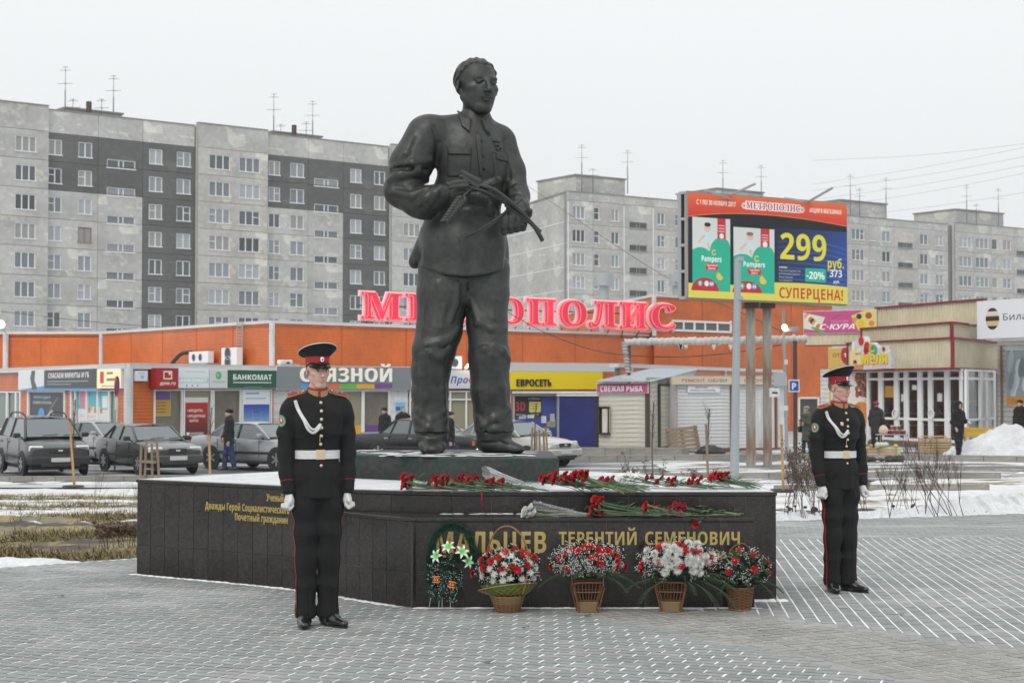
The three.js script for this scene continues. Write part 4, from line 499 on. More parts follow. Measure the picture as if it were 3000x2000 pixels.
const mumBloom = (pom) => { const g = [], n = pom ? 46 : 30; for (let i = 0; i < n; i++) { const t = i / n, el = pom ? lerp(-0.1, 1.35, t) : [0.15, 0.45, 0.9][Math.floor(t * 3)], a = i * 2.39996, L = pom ? 0.5 : 0.52 - 0.12 * Math.floor(t * 3), w = 0.055; const q = grid(1, 3, (u, v) => { const r = 0.06 + L * v, b = (u - 0.5) * w * 2 * Math.sin(PI * (0.25 + 0.72 * v)), y = Math.sin(el) * r * (pom ? 0.9 : 0.8) - (pom ? 0 : 0.05 * v * v); return V(Math.cos(a) * Math.cos(el) * r - Math.sin(a) * b, y, Math.sin(a) * Math.cos(el) * r + Math.cos(a) * b); }); g.push(q); } return [merge(g), ball(pom ? 0.12 : 0.09, 0, 0.08, 0, [1, 0.7, 1], 8)]; };
const CB = [0, 1, 2].map(carnationBloom), RB = roseBloom(), MB = [mumBloom(false), mumBloom(true)];
const yTo = (d) => new THREE.Quaternion().setFromUnitVectors(V(0, 1, 0), d.clone().normalize());
const leafGeo = (L, W, bendDown = 0.2) => grid(2, 6, (u, v) => V((u - 0.5) * W * 2 * Math.sin(PI * Math.pow(v, 0.8)) + 0, -bendDown * L * v * v + Math.abs(u - 0.5) * W * 0.5, v * L));
// one cut flower: head at h, stem end at e (world)
function cutFlower(name, h, e, size, bloom, bm, label, cat, group, leaves = 1, stemM = FM.stem, face) {
  const t = thing(name, label, cat, h.clone(), 0, group), d = e.clone().sub(h), L = d.length(), dir = d.clone().normalize().negate(), q = yTo((face ?? dir.clone().add(V(rnd(-0.35, 0.35), rnd(0.15, 0.7), rnd(0.0, 0.6)))));
  const b = mesh('bloom', bloom[0], bm, t); b.scale.setScalar(size); b.quaternion.copy(q);
  const c = mesh('calyx', bloom[1], bloom === RB || name !== 'chrysanthemum' ? FM.leafPale : FM.yellow, t); c.scale.setScalar(size); c.quaternion.copy(q);
  const base = V(0, -0.42 * size, 0).applyQuaternion(q);
  mesh('stem', tube([base, base.clone().lerp(d, 0.3).add(V(0, -0.004, 0)), d.clone().multiplyScalar(0.65).add(V(rnd(-0.01, 0.01), rnd(-0.003, 0.003), rnd(-0.012, 0.012))), d], 0.0034, 10, 5), stemM, t);
  for (let i = 0; i < leaves; i++) { const g = name === 'rose' ? leafGeo(0.055, 0.017, 0.35) : leafGeo(rnd(0.05, 0.11), 0.0034, 0.3); g.applyMatrix4(M4(0, 0, 0, rnd(-0.8, -0.1), Math.atan2(d.x, d.z) + rnd(-1, 1), 0)); const k = rnd(0.2, 0.85); g.translate(d.x * k, d.y * k + 0.004, d.z * k); mesh('leaf', g, name === 'rose' ? FM.leaf : FM.stem, t); }
  return t;
}
const layY = (px, py, Y) => onY(px, py, Y);
{ // laid flowers: [head px, head py, stem-end px, stem-end py, level] - the height above the level comes from the pile
  const T = TOP + 0.006, S2 = STEP + 0.006;
  const lay = (hx, hy, ex, ey, Y, rise, opts = {}) => { // z from the level for the stem end, the head raised
    const e = layY(ex, ey, Y), z = e.z - (opts.dz ?? rnd(-0.02, 0.05)), h = at(hx, hy, -z); if (h.y < Y + 0.02) h.y = Y + 0.022; e.y = Y + rise; return [h, e]; };
  const gTop = 'cut flowers laid along the upper granite ledge', gStep = 'cut flowers laid along the lower granite ledge';
  const car = (list, Y, label, grp, m, sz = 0.066) => { for (const [hx, hy, ex, ey] of list) { const [h, e] = lay(hx, hy, ex, ey, Y, rnd(0.002, 0.02)); cutFlower('carnation', h, e, sz * rnd(0.88, 1.12), CB[Math.floor(rnd(0, 3))], m ?? (rnd() < 0.6 ? FM.red : FM.red2), label, 'flower', grp, 5, rnd() < 0.3 ? FM.stemPale : FM.stem); } };
  const bunch = (n, hx, hy, wx, wy, ex, ey, ew) => Array.from({ length: n }, () => [hx + rnd(-wx, wx), hy + rnd(-wy, wy), ex + rnd(-ew, ew), ey + rnd(-4, 3)]);
  car(bunch(16, 1192, 1412, 18, 16, 1320, 1436, 40), T, 'red carnation at the bare end of the pile on the upper ledge', gTop);
  car(bunch(15, 1298, 1414, 22, 14, 1420, 1440, 46), T, 'red carnation beside the dark red roses on the upper ledge', gTop);
  car(bunch(18, 1370, 1408, 40, 11, 1500, 1438, 50), T, 'red carnation lying under the film cone on the upper ledge', gTop);
  car(bunch(30, 1635, 1402, 48, 11, 1780, 1440, 90), T, 'red carnation beside the crumpled film on the upper ledge', gTop);
  car(bunch(14, 1704, 1396, 20, 9, 1860, 1446, 40), T, 'red carnation with a long stem hanging over the upper ledge', gTop);
  car(bunch(10, 1450, 1416, 30, 7, 1580, 1438, 40), T, 'red carnation half hidden behind the film cone on the upper ledge', gTop); car(bunch(9, 1775, 1412, 26, 8, 1890, 1437, 40), T, 'red carnation beside the white lilies on the upper ledge', gTop); car(bunch(9, 2010, 1412, 40, 8, 2110, 1434, 40), T, 'red carnation among the broad leaves on the upper ledge', gTop);
  car(bunch(18, 2112, 1400, 28, 9, 2215, 1432, 24), T, 'bright red carnation in the dense bunch beside the roses on the upper ledge', gTop);
  car(bunch(20, 1752, 1488, 18, 26, 1960, 1513, 60), S2, 'red carnation in the dense bunch beside the silver ribbon on the lower ledge', gStep);
  car(bunch(9, 1912, 1488, 28, 14, 2010, 1513, 30), S2, 'red carnation between the dense bunch and the roses on the lower ledge', gStep);
  const rose = (list, Y, label, grp, m, sz) => { for (const [hx, hy, ex, ey] of list) { const [h, e] = lay(hx, hy, ex, ey, Y, 0.016); cutFlower('rose', h, e, sz * rnd(0.92, 1.1), RB, m, label, 'flower', grp, 6, FM.stemPale); } };
  rose([[1262, 1412, 1390, 1432], [1275, 1400, 1400, 1430], [1258, 1418, 1380, 1436]], T, 'dark red rose among the carnations on the upper ledge', gTop, FM.deep, 0.062);
  rose([[1927, 1414, 2030, 1432], [1940, 1402, 2040, 1428], [1960, 1408, 2060, 1430], [1898, 1400, 2000, 1430], [1912, 1398, 2010, 1428]], T, 'dark red rose with broad leaves beside the white lilies on the upper ledge', gTop, FM.deep, 0.055);
  rose([[2035, 1398, 2120, 1428], [2056, 1400, 2140, 1430]], T, 'red rose with pale broad leaves on the upper ledge', gTop, FM.red2, 0.055);
  rose([[1966, 1494, 2110, 1513], [1980, 1478, 2130, 1511], [1992, 1484, 2160, 1512], [2008, 1488, 2180, 1511], [1972, 1504, 2140, 1514], [1998, 1508, 2170, 1514]], S2, 'pinkish red rose in the leafy bunch on the lower ledge', gStep, FM.pink, 0.066);
  { const h = at(2040, 1534, 12.13), e = layY(2075, 1512, S2); cutFlower('rose', h, e, 0.066, RB, FM.red, 'single red rose hanging over the front of the lower ledge', 'flower', null, 2, FM.stemPale, V(-0.6, -0.25, 0.8)); }
  { for (const [hx, hy] of [[1540, 1497], [1556, 1487], [1552, 1508], [1566, 1502], [1538, 1506], [1562, 1517]]) { const [h, e] = lay(hx, hy, 1730, 1513, S2, 0.02, { dz: -0.04 }); cutFlower('rose', h, e, 0.068, RB, FM.white, 'white rose in the film cone on the lower ledge', 'flower', 'white roses wrapped in film', 1, FM.stemPale); } }
  // white lilies
  const lily = (h, e, label, grp, m = FM.white) => { const t = thing('lily', label, 'flower', h, 0, grp), q = yTo(V(rnd(-0.6, 0.3), 0.6, rnd(0.2, 0.8))); for (let i = 0; i < 6; i++) { const g = grid(2, 6, (u, v) => { const w = 0.0095 * Math.sin(PI * Math.pow(v * 0.95 + 0.03, 0.8)) * 2, r = 0.042 * v; return V((u - 0.5) * w, 0.03 * v - 0.02 * v * v * v + Math.abs(u - 0.5) * 0.003, r); }); g.rotateY(i * PI / 3); g.applyQuaternion(q); mesh('petal', g, m, t); } const d = e.clone().sub(h); mesh('stem', tube([V(), d.clone().multiplyScalar(0.5), d], 0.003, 8, 5), FM.stemPale, t); for (let i = 0; i < 3; i++) { const g = leafGeo(rnd(0.06, 0.1), 0.012, 0.3); g.applyMatrix4(M4(d.x * (0.2 + 0.25 * i), d.y * (0.2 + 0.25 * i) + 0.006, d.z * 0.5, -0.3, rnd(0, 6), 0)); mesh('leaf', g, FM.leafPale, t); } return t; };
  for (const [hx, hy] of [[1812, 1404], [1822, 1394], [1832, 1408], [1846, 1392], [1856, 1400], [1816, 1416], [1868, 1394], [1838, 1398]]) { const [h, e] = lay(hx, hy, 1960 + rnd(-40, 40), 1430, T, 0.012); lily(h, e, 'white lily with green stem among the red flowers on the upper ledge', 'white lilies on the upper ledge'); }
  // clear film wraps
  const wrap = (a, b, r0, r1, label, flat = 0.6) => { const d = b.clone().sub(a), q = new THREE.Quaternion().setFromUnitVectors(V(0, 1, 0), d.clone().normalize()), L = d.length(); const g = grid(40, 10, (u, v) => { const an = u * 2 * PI, r = lerp(r0, r1, Math.pow(v, 0.8)) * (1 + 0.13 * Math.sin(an * 6 + v * 5) + 0.07 * Math.sin(an * 13 - v * 9)); return V(Math.cos(an) * r, v * L, Math.sin(an) * r * flat); }); g.applyQuaternion(q); const o = mesh('film_wrap', g, film); o.position.copy(a); tag(o, label, 'wrapping film'); };
  wrap(at(1424, 1386, 12.95), layY(1535, 1414, T + 0.03), 0.075, 0.012, 'clear film cone with a raised open mouth on the upper ledge', 0.5);
  wrap(layY(1612, 1424, T + 0.03), layY(1534, 1412, T + 0.025), 0.055, 0.012, 'crumpled clear film lying flat between carnations on the upper ledge', 0.5);
  wrap(at(1578, 1491, 12.42), layY(1718, 1508, S2 + 0.03), 0.08, 0.014, 'long clear film cone round white roses on the lower ledge', 0.6);
  { const m = mat([0.72, 0.73, 0.75], 0.25, 0.3), g = []; const c = layY(1712, 1500, S2 + 0.02); for (const [dx, dy, L, a] of [[0, 0.02, 0.05, 0.4], [0.02, 0.03, 0.05, -0.5], [0.03, 0.0, 0.11, -0.35], [0.0, -0.005, 0.07, -1.1], [0.045, 0.01, 0.08, -0.7]]) g.push(grid(8, 1, (u, v) => V(dx + Math.cos(a) * L * u, dy + Math.sin(a) * L * u * 0.6 + 0.02 * Math.sin(u * PI), 0.02 * Math.sin(u * 7) + (v - 0.5) * 0.02))); const o = mesh('ribbon_bow', g, m); o.position.copy(c); tag(o, 'shiny silver ribbon bow at the tip of the long film cone', 'ribbon'); }
  { const a = at(1411, 1438, 12.58), g = grid(1, 8, (u, v) => V((u - 0.5) * 0.012 + 0.012 * v * v, -0.115 * v, 0.012 * Math.sin(v * 3))); const o = mesh('hanging_ribbon', g, mat([0.35, 0.008, 0.012], 0.4)); o.position.copy(a); tag(o, 'narrow red ribbon hanging down the upper granite face', 'ribbon'); }
}
// ---- baskets
const wickerTex = dataTex(256, 256, (u, v) => { const n = fbm(u * 20, v * 20, 3, 20, 95); return 0.72 + 0.5 * (n - 0.5); });
const wick = (c) => mat(c, 0.6, 0, { map: wickerTex });
const WM = [wick([0.40, 0.20, 0.085]), wick([0.50, 0.33, 0.16]), wick([0.36, 0.15, 0.06])];
const weave = (r0, r1, y0, y1, rows, n, rw = 0.0045) => { // horizontal strands that go in and out of uprights
  const g = []; for (let j = 0; j < rows; j++) { const t = (j + 0.5) / rows, y = lerp(y0, y1, t), r = lerp(r0, r1, t); const pts = []; for (let i = 0; i < n * 2; i++) { const a = i / (n * 2) * 2 * PI, k = ((i + (j % 2) * 2) % 4 < 2 ? 1 : -1) * 0.0035; pts.push(V(Math.cos(a) * (r + k), y, Math.sin(a) * (r + k))); } g.push(tube(pts, (y1 - y0) / rows * 0.46, n * 3, 5, true)); } return g; };
const uprights = (r0, r1, y0, y1, n, r = 0.0035) => Array.from({ length: n }, (_, i) => { const a = i / n * 2 * PI; return rod(V(Math.cos(a) * r0, y0, Math.sin(a) * r0), V(Math.cos(a) * r1, y1, Math.sin(a) * r1), r, r, 5); });
function mound(c, rx, ry, rz, kinds, gyp, grp) { // flowers spread over a dome; c is its base centre
  const out = []; for (const [type, list] of kinds) for (const [u, v, sz] of list) { const x = u, y = v, k = Math.max(0, 1 - x * x - y * y), z = Math.sqrt(k); const p = V(c.x + x * rx, c.y + Math.max(y, -0.4) * ry, c.z + z * rz); out.push([type, p, V(x * 0.9, y * 0.7 + 0.15, 0.45 + z), sz]); } return out;
}
const palm = (g, a, dir, L, n = 12) => { const side = dir.clone().cross(V(0, 1, 0)).normalize(); const P = (t) => a.clone().addScaledVector(dir, L * t).add(V(0, 0.10 * L * Math.sin(t * 2.4) - 0.35 * L * t * t, 0)); g.push(tube([P(0), P(0.35), P(0.7), P(1)], 0.0016, 10, 4)); for (let i = 2; i < n; i++) for (const s of [-1, 1]) { const t = i / n, b = P(t), l = L * 0.34 * (1 - 0.55 * t); const d = dir.clone().multiplyScalar(0.75).addScaledVector(side, s * 0.6).add(V(0, -0.25, 0)).normalize(); g.push(grid(1, 3, (u, v) => b.clone().addScaledVector(d, l * v).add(V(0, -0.12 * l * v * v, 0)).addScaledVector(V(0, 1, 0.3), (u - 0.5) * 0.006 * Math.sin(PI * (0.15 + 0.8 * v))))); } };
function arrangement(c, rx, ry, rz, spec, which) { // spec: carnations, mums, poms in dome coordinates
  const grp = (k) => k + ' ' + which;
  const place = (name, bl, m, u, v, sz, label, g2) => { const k = Math.max(0, 1 - u * u - v * v), z = Math.sqrt(k), p = V(c.x + u * rx, c.y + v * ry, c.z + z * rz * 0.9 - (v < -0.2 ? 0 : 0)), t = thing(name, label, 'flower', p, 0, g2), q = yTo(V(u * 1.1, v * 0.8 + 0.25, 0.4 + z)); const b = mesh('bloom', bl[0], m, t), cc = mesh(name === 'chrysanthemum' ? 'flower_centre' : 'calyx', bl[1], name === 'chrysanthemum' ? (bl === MB[1] ? FM.white : FM.yellow) : FM.leafPale, t); for (const o of [b, cc]) { o.scale.setScalar(sz); o.quaternion.copy(q); } mesh('stem', rod(V(), V(-u * rx * 0.5, -0.07, -z * rz * 0.5), 0.002, 0.002, 5), FM.stem, t); return t; };
  for (const [u, v] of spec.car) place('carnation', CB[Math.floor(rnd(0, 3))], rnd() < 0.7 ? FM.red : FM.red2, u, v, rnd(0.052, 0.062), 'red carnation in ' + which, grp('carnations in'));
  for (const [u, v] of spec.mum ?? []) place('chrysanthemum', MB[0], FM.white, u, v, rnd(0.054, 0.068), 'white open chrysanthemum in ' + which, grp('white chrysanthemums in'));
  for (const [u, v] of spec.pom ?? []) place('chrysanthemum', MB[1], FM.white, u, v, rnd(0.066, 0.078), 'white pompom chrysanthemum in ' + which, grp('white chrysanthemums in'));
  const tiny = new THREE.IcosahedronGeometry(0.0036, 0), g = [], w = []; for (let i = 0; i < spec.gyp; i++) { const u = rnd(-1.05, 1.05), v = rnd(-0.75, 1.05); if (u * u + v * v > 1.15) continue; const k = Math.max(0, 1 - u * u - v * v), z = Math.sqrt(k), cx = c.x + u * rx * 1.04, cy = c.y + v * ry * 1.06, cz = c.z + z * rz * 0.95 + rnd(-0.02, 0.012); for (let j = 0; j < 6; j++) g.push(put(tiny.clone(), cx + rnd(-0.022, 0.022), cy + rnd(-0.018, 0.022), cz + rnd(-0.02, 0.02), 0, 0, 0, rnd(0.6, 1.25))); w.push(rod(V(cx * 0.4 + c.x * 0.6, cy - 0.04, cz - 0.03), V(cx, cy, cz), 0.0006, 0.0006, 3)); }
  if (g.length) stuff(tag(mesh('gypsophila', g, FM.white), 'tiny white gypsophila blossoms in ' + which, 'flowers'));
  const f = []; for (let i = 0; i < 260; i++) { const u = rnd(-1, 1), v = rnd(-0.95, 0.95); if (u * u + v * v > 1) continue; const z = Math.sqrt(1 - u * u - v * v) * rnd(0.3, 0.9), L = rnd(0.035, 0.075), q = leafGeo(L, rnd(0.006, 0.013), 0.25); q.applyMatrix4(M4(c.x + u * rx * 0.95, c.y + v * ry * 0.95, c.z + z * rz, rnd(-1.2, 0.3), Math.atan2(u, z) + rnd(-1, 1), rnd(-1, 1))); f.push(q); }
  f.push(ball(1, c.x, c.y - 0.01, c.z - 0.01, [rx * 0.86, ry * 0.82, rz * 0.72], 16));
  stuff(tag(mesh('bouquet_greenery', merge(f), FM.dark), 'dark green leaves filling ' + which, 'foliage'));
  if (spec.palm) { const p = []; for (const [dx, dy, dz, L, oy] of spec.palm) palm(p, V(c.x + dx * rx * 0.4, c.y - ry * (oy ?? 0.6), c.z + rz * 0.35), V(dx, dy, dz).normalize(), L); stuff(tag(mesh('palm_fronds', p, mat([0.045, 0.095, 0.04], 0.5)), 'feathery palm fronds arching out of ' + which, 'foliage')); }
}
const scatter = (n, u0, u1, v0, v1, min = 0.24) => { const o = []; for (let k = 0; k < 4000 && o.length < n; k++) { const p = [rnd(u0, u1), rnd(v0, v1)]; if (p[0] ** 2 + p[1] ** 2 > 0.97) continue; if (o.every((q) => Math.hypot(q[0] - p[0], (q[1] - p[1]) * 0.75) > min)) o.push(p); } return o; };
{
  const B1 = onY(1487, 1791, 0), B2 = onY(1721, 1791, 0), B3 = onY(1967, 1790, 0), B4 = onY(2168, 1786, 0);
  // 1: flared lattice basket with a hoop handle
  let t = thing('flower_basket', 'wide flared wicker basket with hoop handle beside the green wreath', 'basket', B1, 0);
  mesh('woven_base', [...weave(0.086, 0.105, 0.004, 0.06, 8, 18), cyl(0.082, 0.086, 0.01, 0, 0.006, 0, 20)], WM[0], t); mesh('woven_side', weave(0.105, 0.125, 0.06, 0.12, 8, 18), WM[1], t); mesh('upright', uprights(0.086, 0.125, 0, 0.122, 18), WM[1], t);
  { const g = []; for (let i = 0; i < 22; i++) for (const s of [-1, 1]) { const a = i / 22 * 2 * PI, F = (v) => { const aa = a + s * v * 0.55, r = 0.125 + 0.085 * Math.pow(v, 0.8), lift = 0.035 * Math.sin(aa + 0.2); return V(Math.cos(aa) * r * 1.02, 0.122 + v * (0.055 + lift + 0.02 * Math.cos(aa)), Math.sin(aa) * r * 0.8); }; g.push(tube([F(0), F(0.35), F(0.7), F(1)], 0.0028, 10, 5)); } mesh('lattice_brim', g, WM[1], t);
    mesh('rim', tube(Array.from({ length: 30 }, (_, i) => { const a = i / 30 * 2 * PI; return V(Math.cos(a) * 0.21 * 1.02, 0.177 + 0.035 * Math.sin(a + 0.2) + 0.02 * Math.cos(a), Math.sin(a) * 0.21 * 0.8); }), 0.0055, 90, 6, true), WM[1], t); }
  mesh('handle', tube([V(-0.125, 0.1, -0.02), V(-0.15, 0.35, -0.02), V(-0.13, 0.5, 0), V(-0.06, 0.605, 0.02), V(0.02, 0.62, 0.04), V(0.1, 0.56, 0.07), V(0.15, 0.42, 0.1), V(0.14, 0.27, 0.13), V(0.11, 0.14, 0.12)], 0.0068, 60, 8), WM[0], t);
  mesh('paper_lining', grid(40, 3, (u, v) => { const a = u * 2 * PI, r = lerp(0.11, 0.198, v) * (1 + 0.04 * Math.sin(a * 9)); return V(Math.cos(a) * r, 0.13 + v * 0.062 + 0.03 * v * Math.sin(a + 0.2), Math.sin(a) * r * 0.8); }), mat([0.12, 0.26, 0.015], 0.7), t);
  let c = V(at(1489, 1665, 11.95).x, at(1489, 1665, 11.95).y, B1.z + 0.02);
  arrangement(c, 0.225, 0.15, 0.16, { car: [[-0.6, 0.75], [-0.1, 0.8], [0.2, 0.95], [0.45, 0.78], [0.65, 0.62], [0.85, 0.5], [0.5, 0.66], [-0.85, 0.4], [-0.55, 0.38], [-0.78, 0.05], [-0.2, 0.1], [0.12, 0.12], [0.3, -0.02], [0.6, 0.2], [-1.12, -0.28], [-0.3, 0.55]], mum: scatter(30, -0.95, 0.9, -0.55, 0.72, 0.25), gyp: 80 }, 'the flared basket with the hoop handle');
  // 2 and 3: tapered open-slat baskets
  const openBasket = (p, label, ry) => { t = thing('flower_basket', label, 'basket', p, ry); const sq = (r, y) => Array.from({ length: 24 }, (_, i) => { const a = i / 24 * 2 * PI, k = 1 / Math.pow(Math.abs(Math.cos(a)) ** 5 + Math.abs(Math.sin(a)) ** 5, 0.2); return V(Math.cos(a) * r * k, y, Math.sin(a) * r * k * 0.85); });
    const g = []; for (let j = 0; j < 11; j++) { const y = 0.006 + j * 0.0068, r = lerp(0.066, 0.077, j / 10); g.push(tube(sq(r, y).map((q, i) => q.multiplyScalar(1 + ((i + j) % 2 ? 0.022 : -0.022)).setY(y)), 0.0042, 72, 5, true)); } mesh('woven_base', [...g, box(0.13, 0.008, 0.11, 0, 0.006, 0)], WM[1], t);
    const up = []; for (let i = 0; i < 28; i++) { const a = i / 28 * 2 * PI, k = 1 / Math.pow(Math.abs(Math.cos(a)) ** 5 + Math.abs(Math.sin(a)) ** 5, 0.2); up.push(tube([V(Math.cos(a) * 0.074 * k, 0.07, Math.sin(a) * 0.063 * k), V(Math.cos(a) * 0.095 * k, 0.13, Math.sin(a) * 0.08 * k), V(Math.cos(a) * 0.108 * k, 0.18 + 0.03 * Math.abs(Math.sin(a)), Math.sin(a) * 0.092 * k)], 0.0026, 8, 5)); } mesh('slat', up, WM[0], t);
    mesh('mid_hoop', tube(sq(0.1, 0.15), 0.0042, 72, 6, true), WM[0], t); mesh('rim', tube(sq(0.11, 0.19).map((q) => q.setY(0.178 + 0.045 * Math.abs(q.z) / 0.1)), 0.0075, 72, 7, true), WM[2], t);
    for (const sx of [-1, 1]) for (const sz of [-1, 1]) mesh('corner_post', rod(V(sx * 0.07, 0.0, sz * 0.06), V(sx * 0.112, 0.185, sz * 0.096), 0.006, 0.006, 6), WM[2], t);
    mesh('handle', tube([V(-0.11, 0.18, 0.02), V(-0.125, 0.36, 0.05), V(-0.05, 0.47, 0.06), V(0.06, 0.43, 0.08), V(0.1, 0.32, 0.1), V(0.105, 0.19, 0.08)], 0.0042, 50, 6), WM[1], t); return t; };
  openBasket(B2, 'open-slat wicker basket of red carnations and gypsophila', 0.1);
  c = V(at(1722, 1640, 11.95).x, at(1722, 1640, 11.95).y, B2.z + 0.02);
  arrangement(c, 0.245, 0.13, 0.17, { car: [[-0.82, 0.15], [-0.62, -0.42], [-0.3, 0.5], [-0.1, 0.72], [0.1, 0.78], [-0.45, 0.62], [0.32, 0.62], [0.42, 0.5], [0.36, 0.4], [0.1, 0.22], [0.34, -0.1], [0.6, 0.5], [0.8, 0.28], [0.86, -0.05], [0.84, -0.42], [1.1, -0.42], [-1.06, -0.4], [-0.62, 0.42]], gyp: 300, palm: [[-1, -0.1, 0.2, 0.26, 0.7], [1, -0.1, 0.25, 0.28, 0.7], [0.3, 0.15, 1, 0.16, 0.7], [-0.4, 0.1, 0.9, 0.16, 0.7], [0, 0.2, 1, 0.14, 0.7], [0.8, -0.2, 0.5, 0.24, 0.8]] }, 'the open-slat basket without white chrysanthemums');
  openBasket(B3, 'open-slat wicker basket of large white chrysanthemums and carnations', -0.15);
  c = V(at(1988, 1650, 11.95).x, at(1988, 1650, 11.95).y, B3.z + 0.02);
  arrangement(c, 0.275, 0.155, 0.18, { car: [[-0.52, 0.72], [-0.4, 0.85], [0.05, 0.85], [0.15, 0.6], [0.38, 0.6], [0.55, 0.5], [-0.55, 0.1], [0.02, -0.02], [-0.95, -0.05], [-0.95, -0.35], [0.85, 0.25], [0.75, 0.05], [0.95, 0.0]], pom: [...scatter(6, -0.95, -0.55, 0.15, 0.6, 0.17), ...scatter(11, -0.38, 0.0, 0.3, 0.85, 0.17), ...scatter(11, -0.42, -0.05, -0.35, 0.15, 0.17), ...scatter(8, 0.2, 0.55, 0.62, 0.9, 0.16), ...scatter(12, 0.2, 0.58, -0.35, 0.35, 0.17), ...scatter(5, 0.62, 0.9, 0.1, 0.4, 0.17)], gyp: 130, palm: [[-1, -0.05, 0.3, 0.3, 0.7], [-0.7, -0.2, 0.6, 0.3, 0.8], [1, -0.1, 0.4, 0.36, 0.6], [0.9, -0.3, 0.55, 0.38, 0.7], [0.6, -0.3, 0.8, 0.34, 0.8], [1, 0.05, 0.2, 0.3, 0.5], [0.3, -0.1, 1, 0.22, 0.8]] }, 'the basket of large white chrysanthemums');
  // 4: plain woven basket
  t = thing('flower_basket', 'small closely woven brown basket of carnations and fern with thin hoop handle', 'basket', B4, 0.2);
  mesh('woven_side', [...weave(0.078, 0.098, 0.004, 0.16, 15, 16), cyl(0.074, 0.074, 0.008, 0, 0.005, 0, 18)], WM[2], t); mesh('upright', uprights(0.078, 0.1, 0, 0.165, 16, 0.003), WM[0], t); mesh('rim', tube(Array.from({ length: 20 }, (_, i) => V(Math.cos(i / 20 * 2 * PI) * 0.1, 0.165, Math.sin(i / 20 * 2 * PI) * 0.1)), 0.007, 60, 6, true), WM[0], t); mesh('foot_rim', tube(Array.from({ length: 20 }, (_, i) => V(Math.cos(i / 20 * 2 * PI) * 0.08, 0.007, Math.sin(i / 20 * 2 * PI) * 0.08)), 0.006, 60, 6, true), WM[1], t);
  mesh('handle', tube([V(-0.1, 0.15, 0), V(-0.11, 0.32, 0.02), V(-0.07, 0.45, 0.02), V(0.02, 0.488, 0.02), V(0.085, 0.42, 0.02), V(0.105, 0.3, 0.02), V(0.1, 0.15, 0)], 0.0042, 60, 6), WM[0], t);
  c = V(at(2178, 1668, 12.0).x, at(2178, 1668, 12.0).y, B4.z + 0.02);
  arrangement(c, 0.2, 0.135, 0.15, { car: [[-0.1, 0.95], [0.38, 0.72], [-0.3, 0.45], [-0.55, -0.1], [0.34, 0.05], [0.9, 0.3], [0.95, -0.22]], gyp: 90, palm: [[1, -0.2, 0.3, 0.22, 0.5], [0.8, -0.5, 0.4, 0.24, 0.5], [-0.6, -0.2, 0.6, 0.2, 0.5], [0.3, 0.6, 0.5, 0.2, -0.2], [0.8, 0.5, 0.3, 0.2, 0], [0.1, -0.1, 1, 0.16, 0.6], [-0.2, 0.7, 0.4, 0.2, -0.2], [0.6, 0.3, 0.6, 0.2, 0.2]] }, 'the small closely woven basket');
  // green garland wreath with lilies, leaning on the granite
  const w0 = onY(1322, 1786, 0); t = thing('memorial_wreath', 'artificial green garland wreath with white lilies leaning on the granite', 'wreath', V(w0.x, 0, w0.z + 0.02)); t.rotation.x = -0.06;
  const Q = (px, py) => { const p = at(px, py, 11.95); return V(p.x - w0.x, p.y, 0); };
  const gm = [mat([0.006, 0.05, 0.026], 0.6), mat([0.012, 0.075, 0.042], 0.5), mat([0.02, 0.10, 0.055], 0.55)];
  const garland = (pts, r, n, name) => { const cv = new THREE.CatmullRomCurve3(pts), g = []; for (let i = 0; i < n; i++) { const u = rnd(), p = cv.getPointAt(u), tg = cv.getTangentAt(u), a = rnd(0, 2 * PI), nrm = V(Math.cos(a), Math.sin(a), rnd(-1, 1)).normalize(), e = p.clone().addScaledVector(nrm, r * rnd(0.6, 1.1)).addScaledVector(tg, rnd(-0.3, 0.3) * r), s = V(rnd(-1, 1), rnd(-1, 1), rnd(-1, 1)).multiplyScalar(0.0034); const q = new THREE.BufferGeometry(); q.setAttribute('position', new THREE.Float32BufferAttribute([p.x - s.x, p.y - s.y, p.z - s.z, p.x + s.x, p.y + s.y, p.z + s.z, e.x, e.y, e.z], 3)); q.setAttribute('uv', new THREE.Float32BufferAttribute([0, 0, 1, 0, 0, 1], 2)); q.computeVertexNormals(); g.push(q); } g.push(ix(tube(pts, 0.004, 60, 5).toNonIndexed())); mesh(name, merge(g), gm[Math.floor(rnd(0, 2))], t); };
  garland([Q(1262, 1745), Q(1254, 1680), Q(1258, 1620), Q(1280, 1568), Q(1318, 1545), Q(1356, 1558), Q(1382, 1600), Q(1384, 1660)], 0.05, 5200, 'garland_arch');
  garland([Q(1290, 1665), Q(1296, 1700), Q(1292, 1740), Q(1286, 1762)], 0.032, 1300, 'garland_strand'); garland([Q(1300, 1672), Q(1318, 1690), Q(1330, 1735), Q(1322, 1768)], 0.034, 1500, 'garland_strand'); garland([Q(1256, 1690), Q(1262, 1725), Q(1264, 1755)], 0.03, 1000, 'garland_strand'); garland([Q(1330, 1680), Q(1345, 1710), Q(1338, 1750)], 0.028, 800, 'garland_strand');
  garland([Q(1270, 1650), Q(1300, 1640), Q(1340, 1650), Q(1362, 1640)], 0.045, 1600, 'fir_tuft');
  { const g = []; const tiny = new THREE.IcosahedronGeometry(0.0024, 0); for (let i = 0; i < 330; i++) { const [a, b] = [[1268, 1680], [1300, 1700], [1272, 1735], [1335, 1700], [1320, 1745], [1310, 1640]][Math.floor(rnd(0, 6))], p = Q(a + rnd(-20, 20), b + rnd(-24, 24)); g.push(put(tiny.clone(), p.x, p.y, 0.02 + rnd(0, 0.03), 0, 0, 0, rnd(0.5, 1.2))); } mesh('glitter', g, mat([0.75, 0.78, 0.76], 0.4), t); }
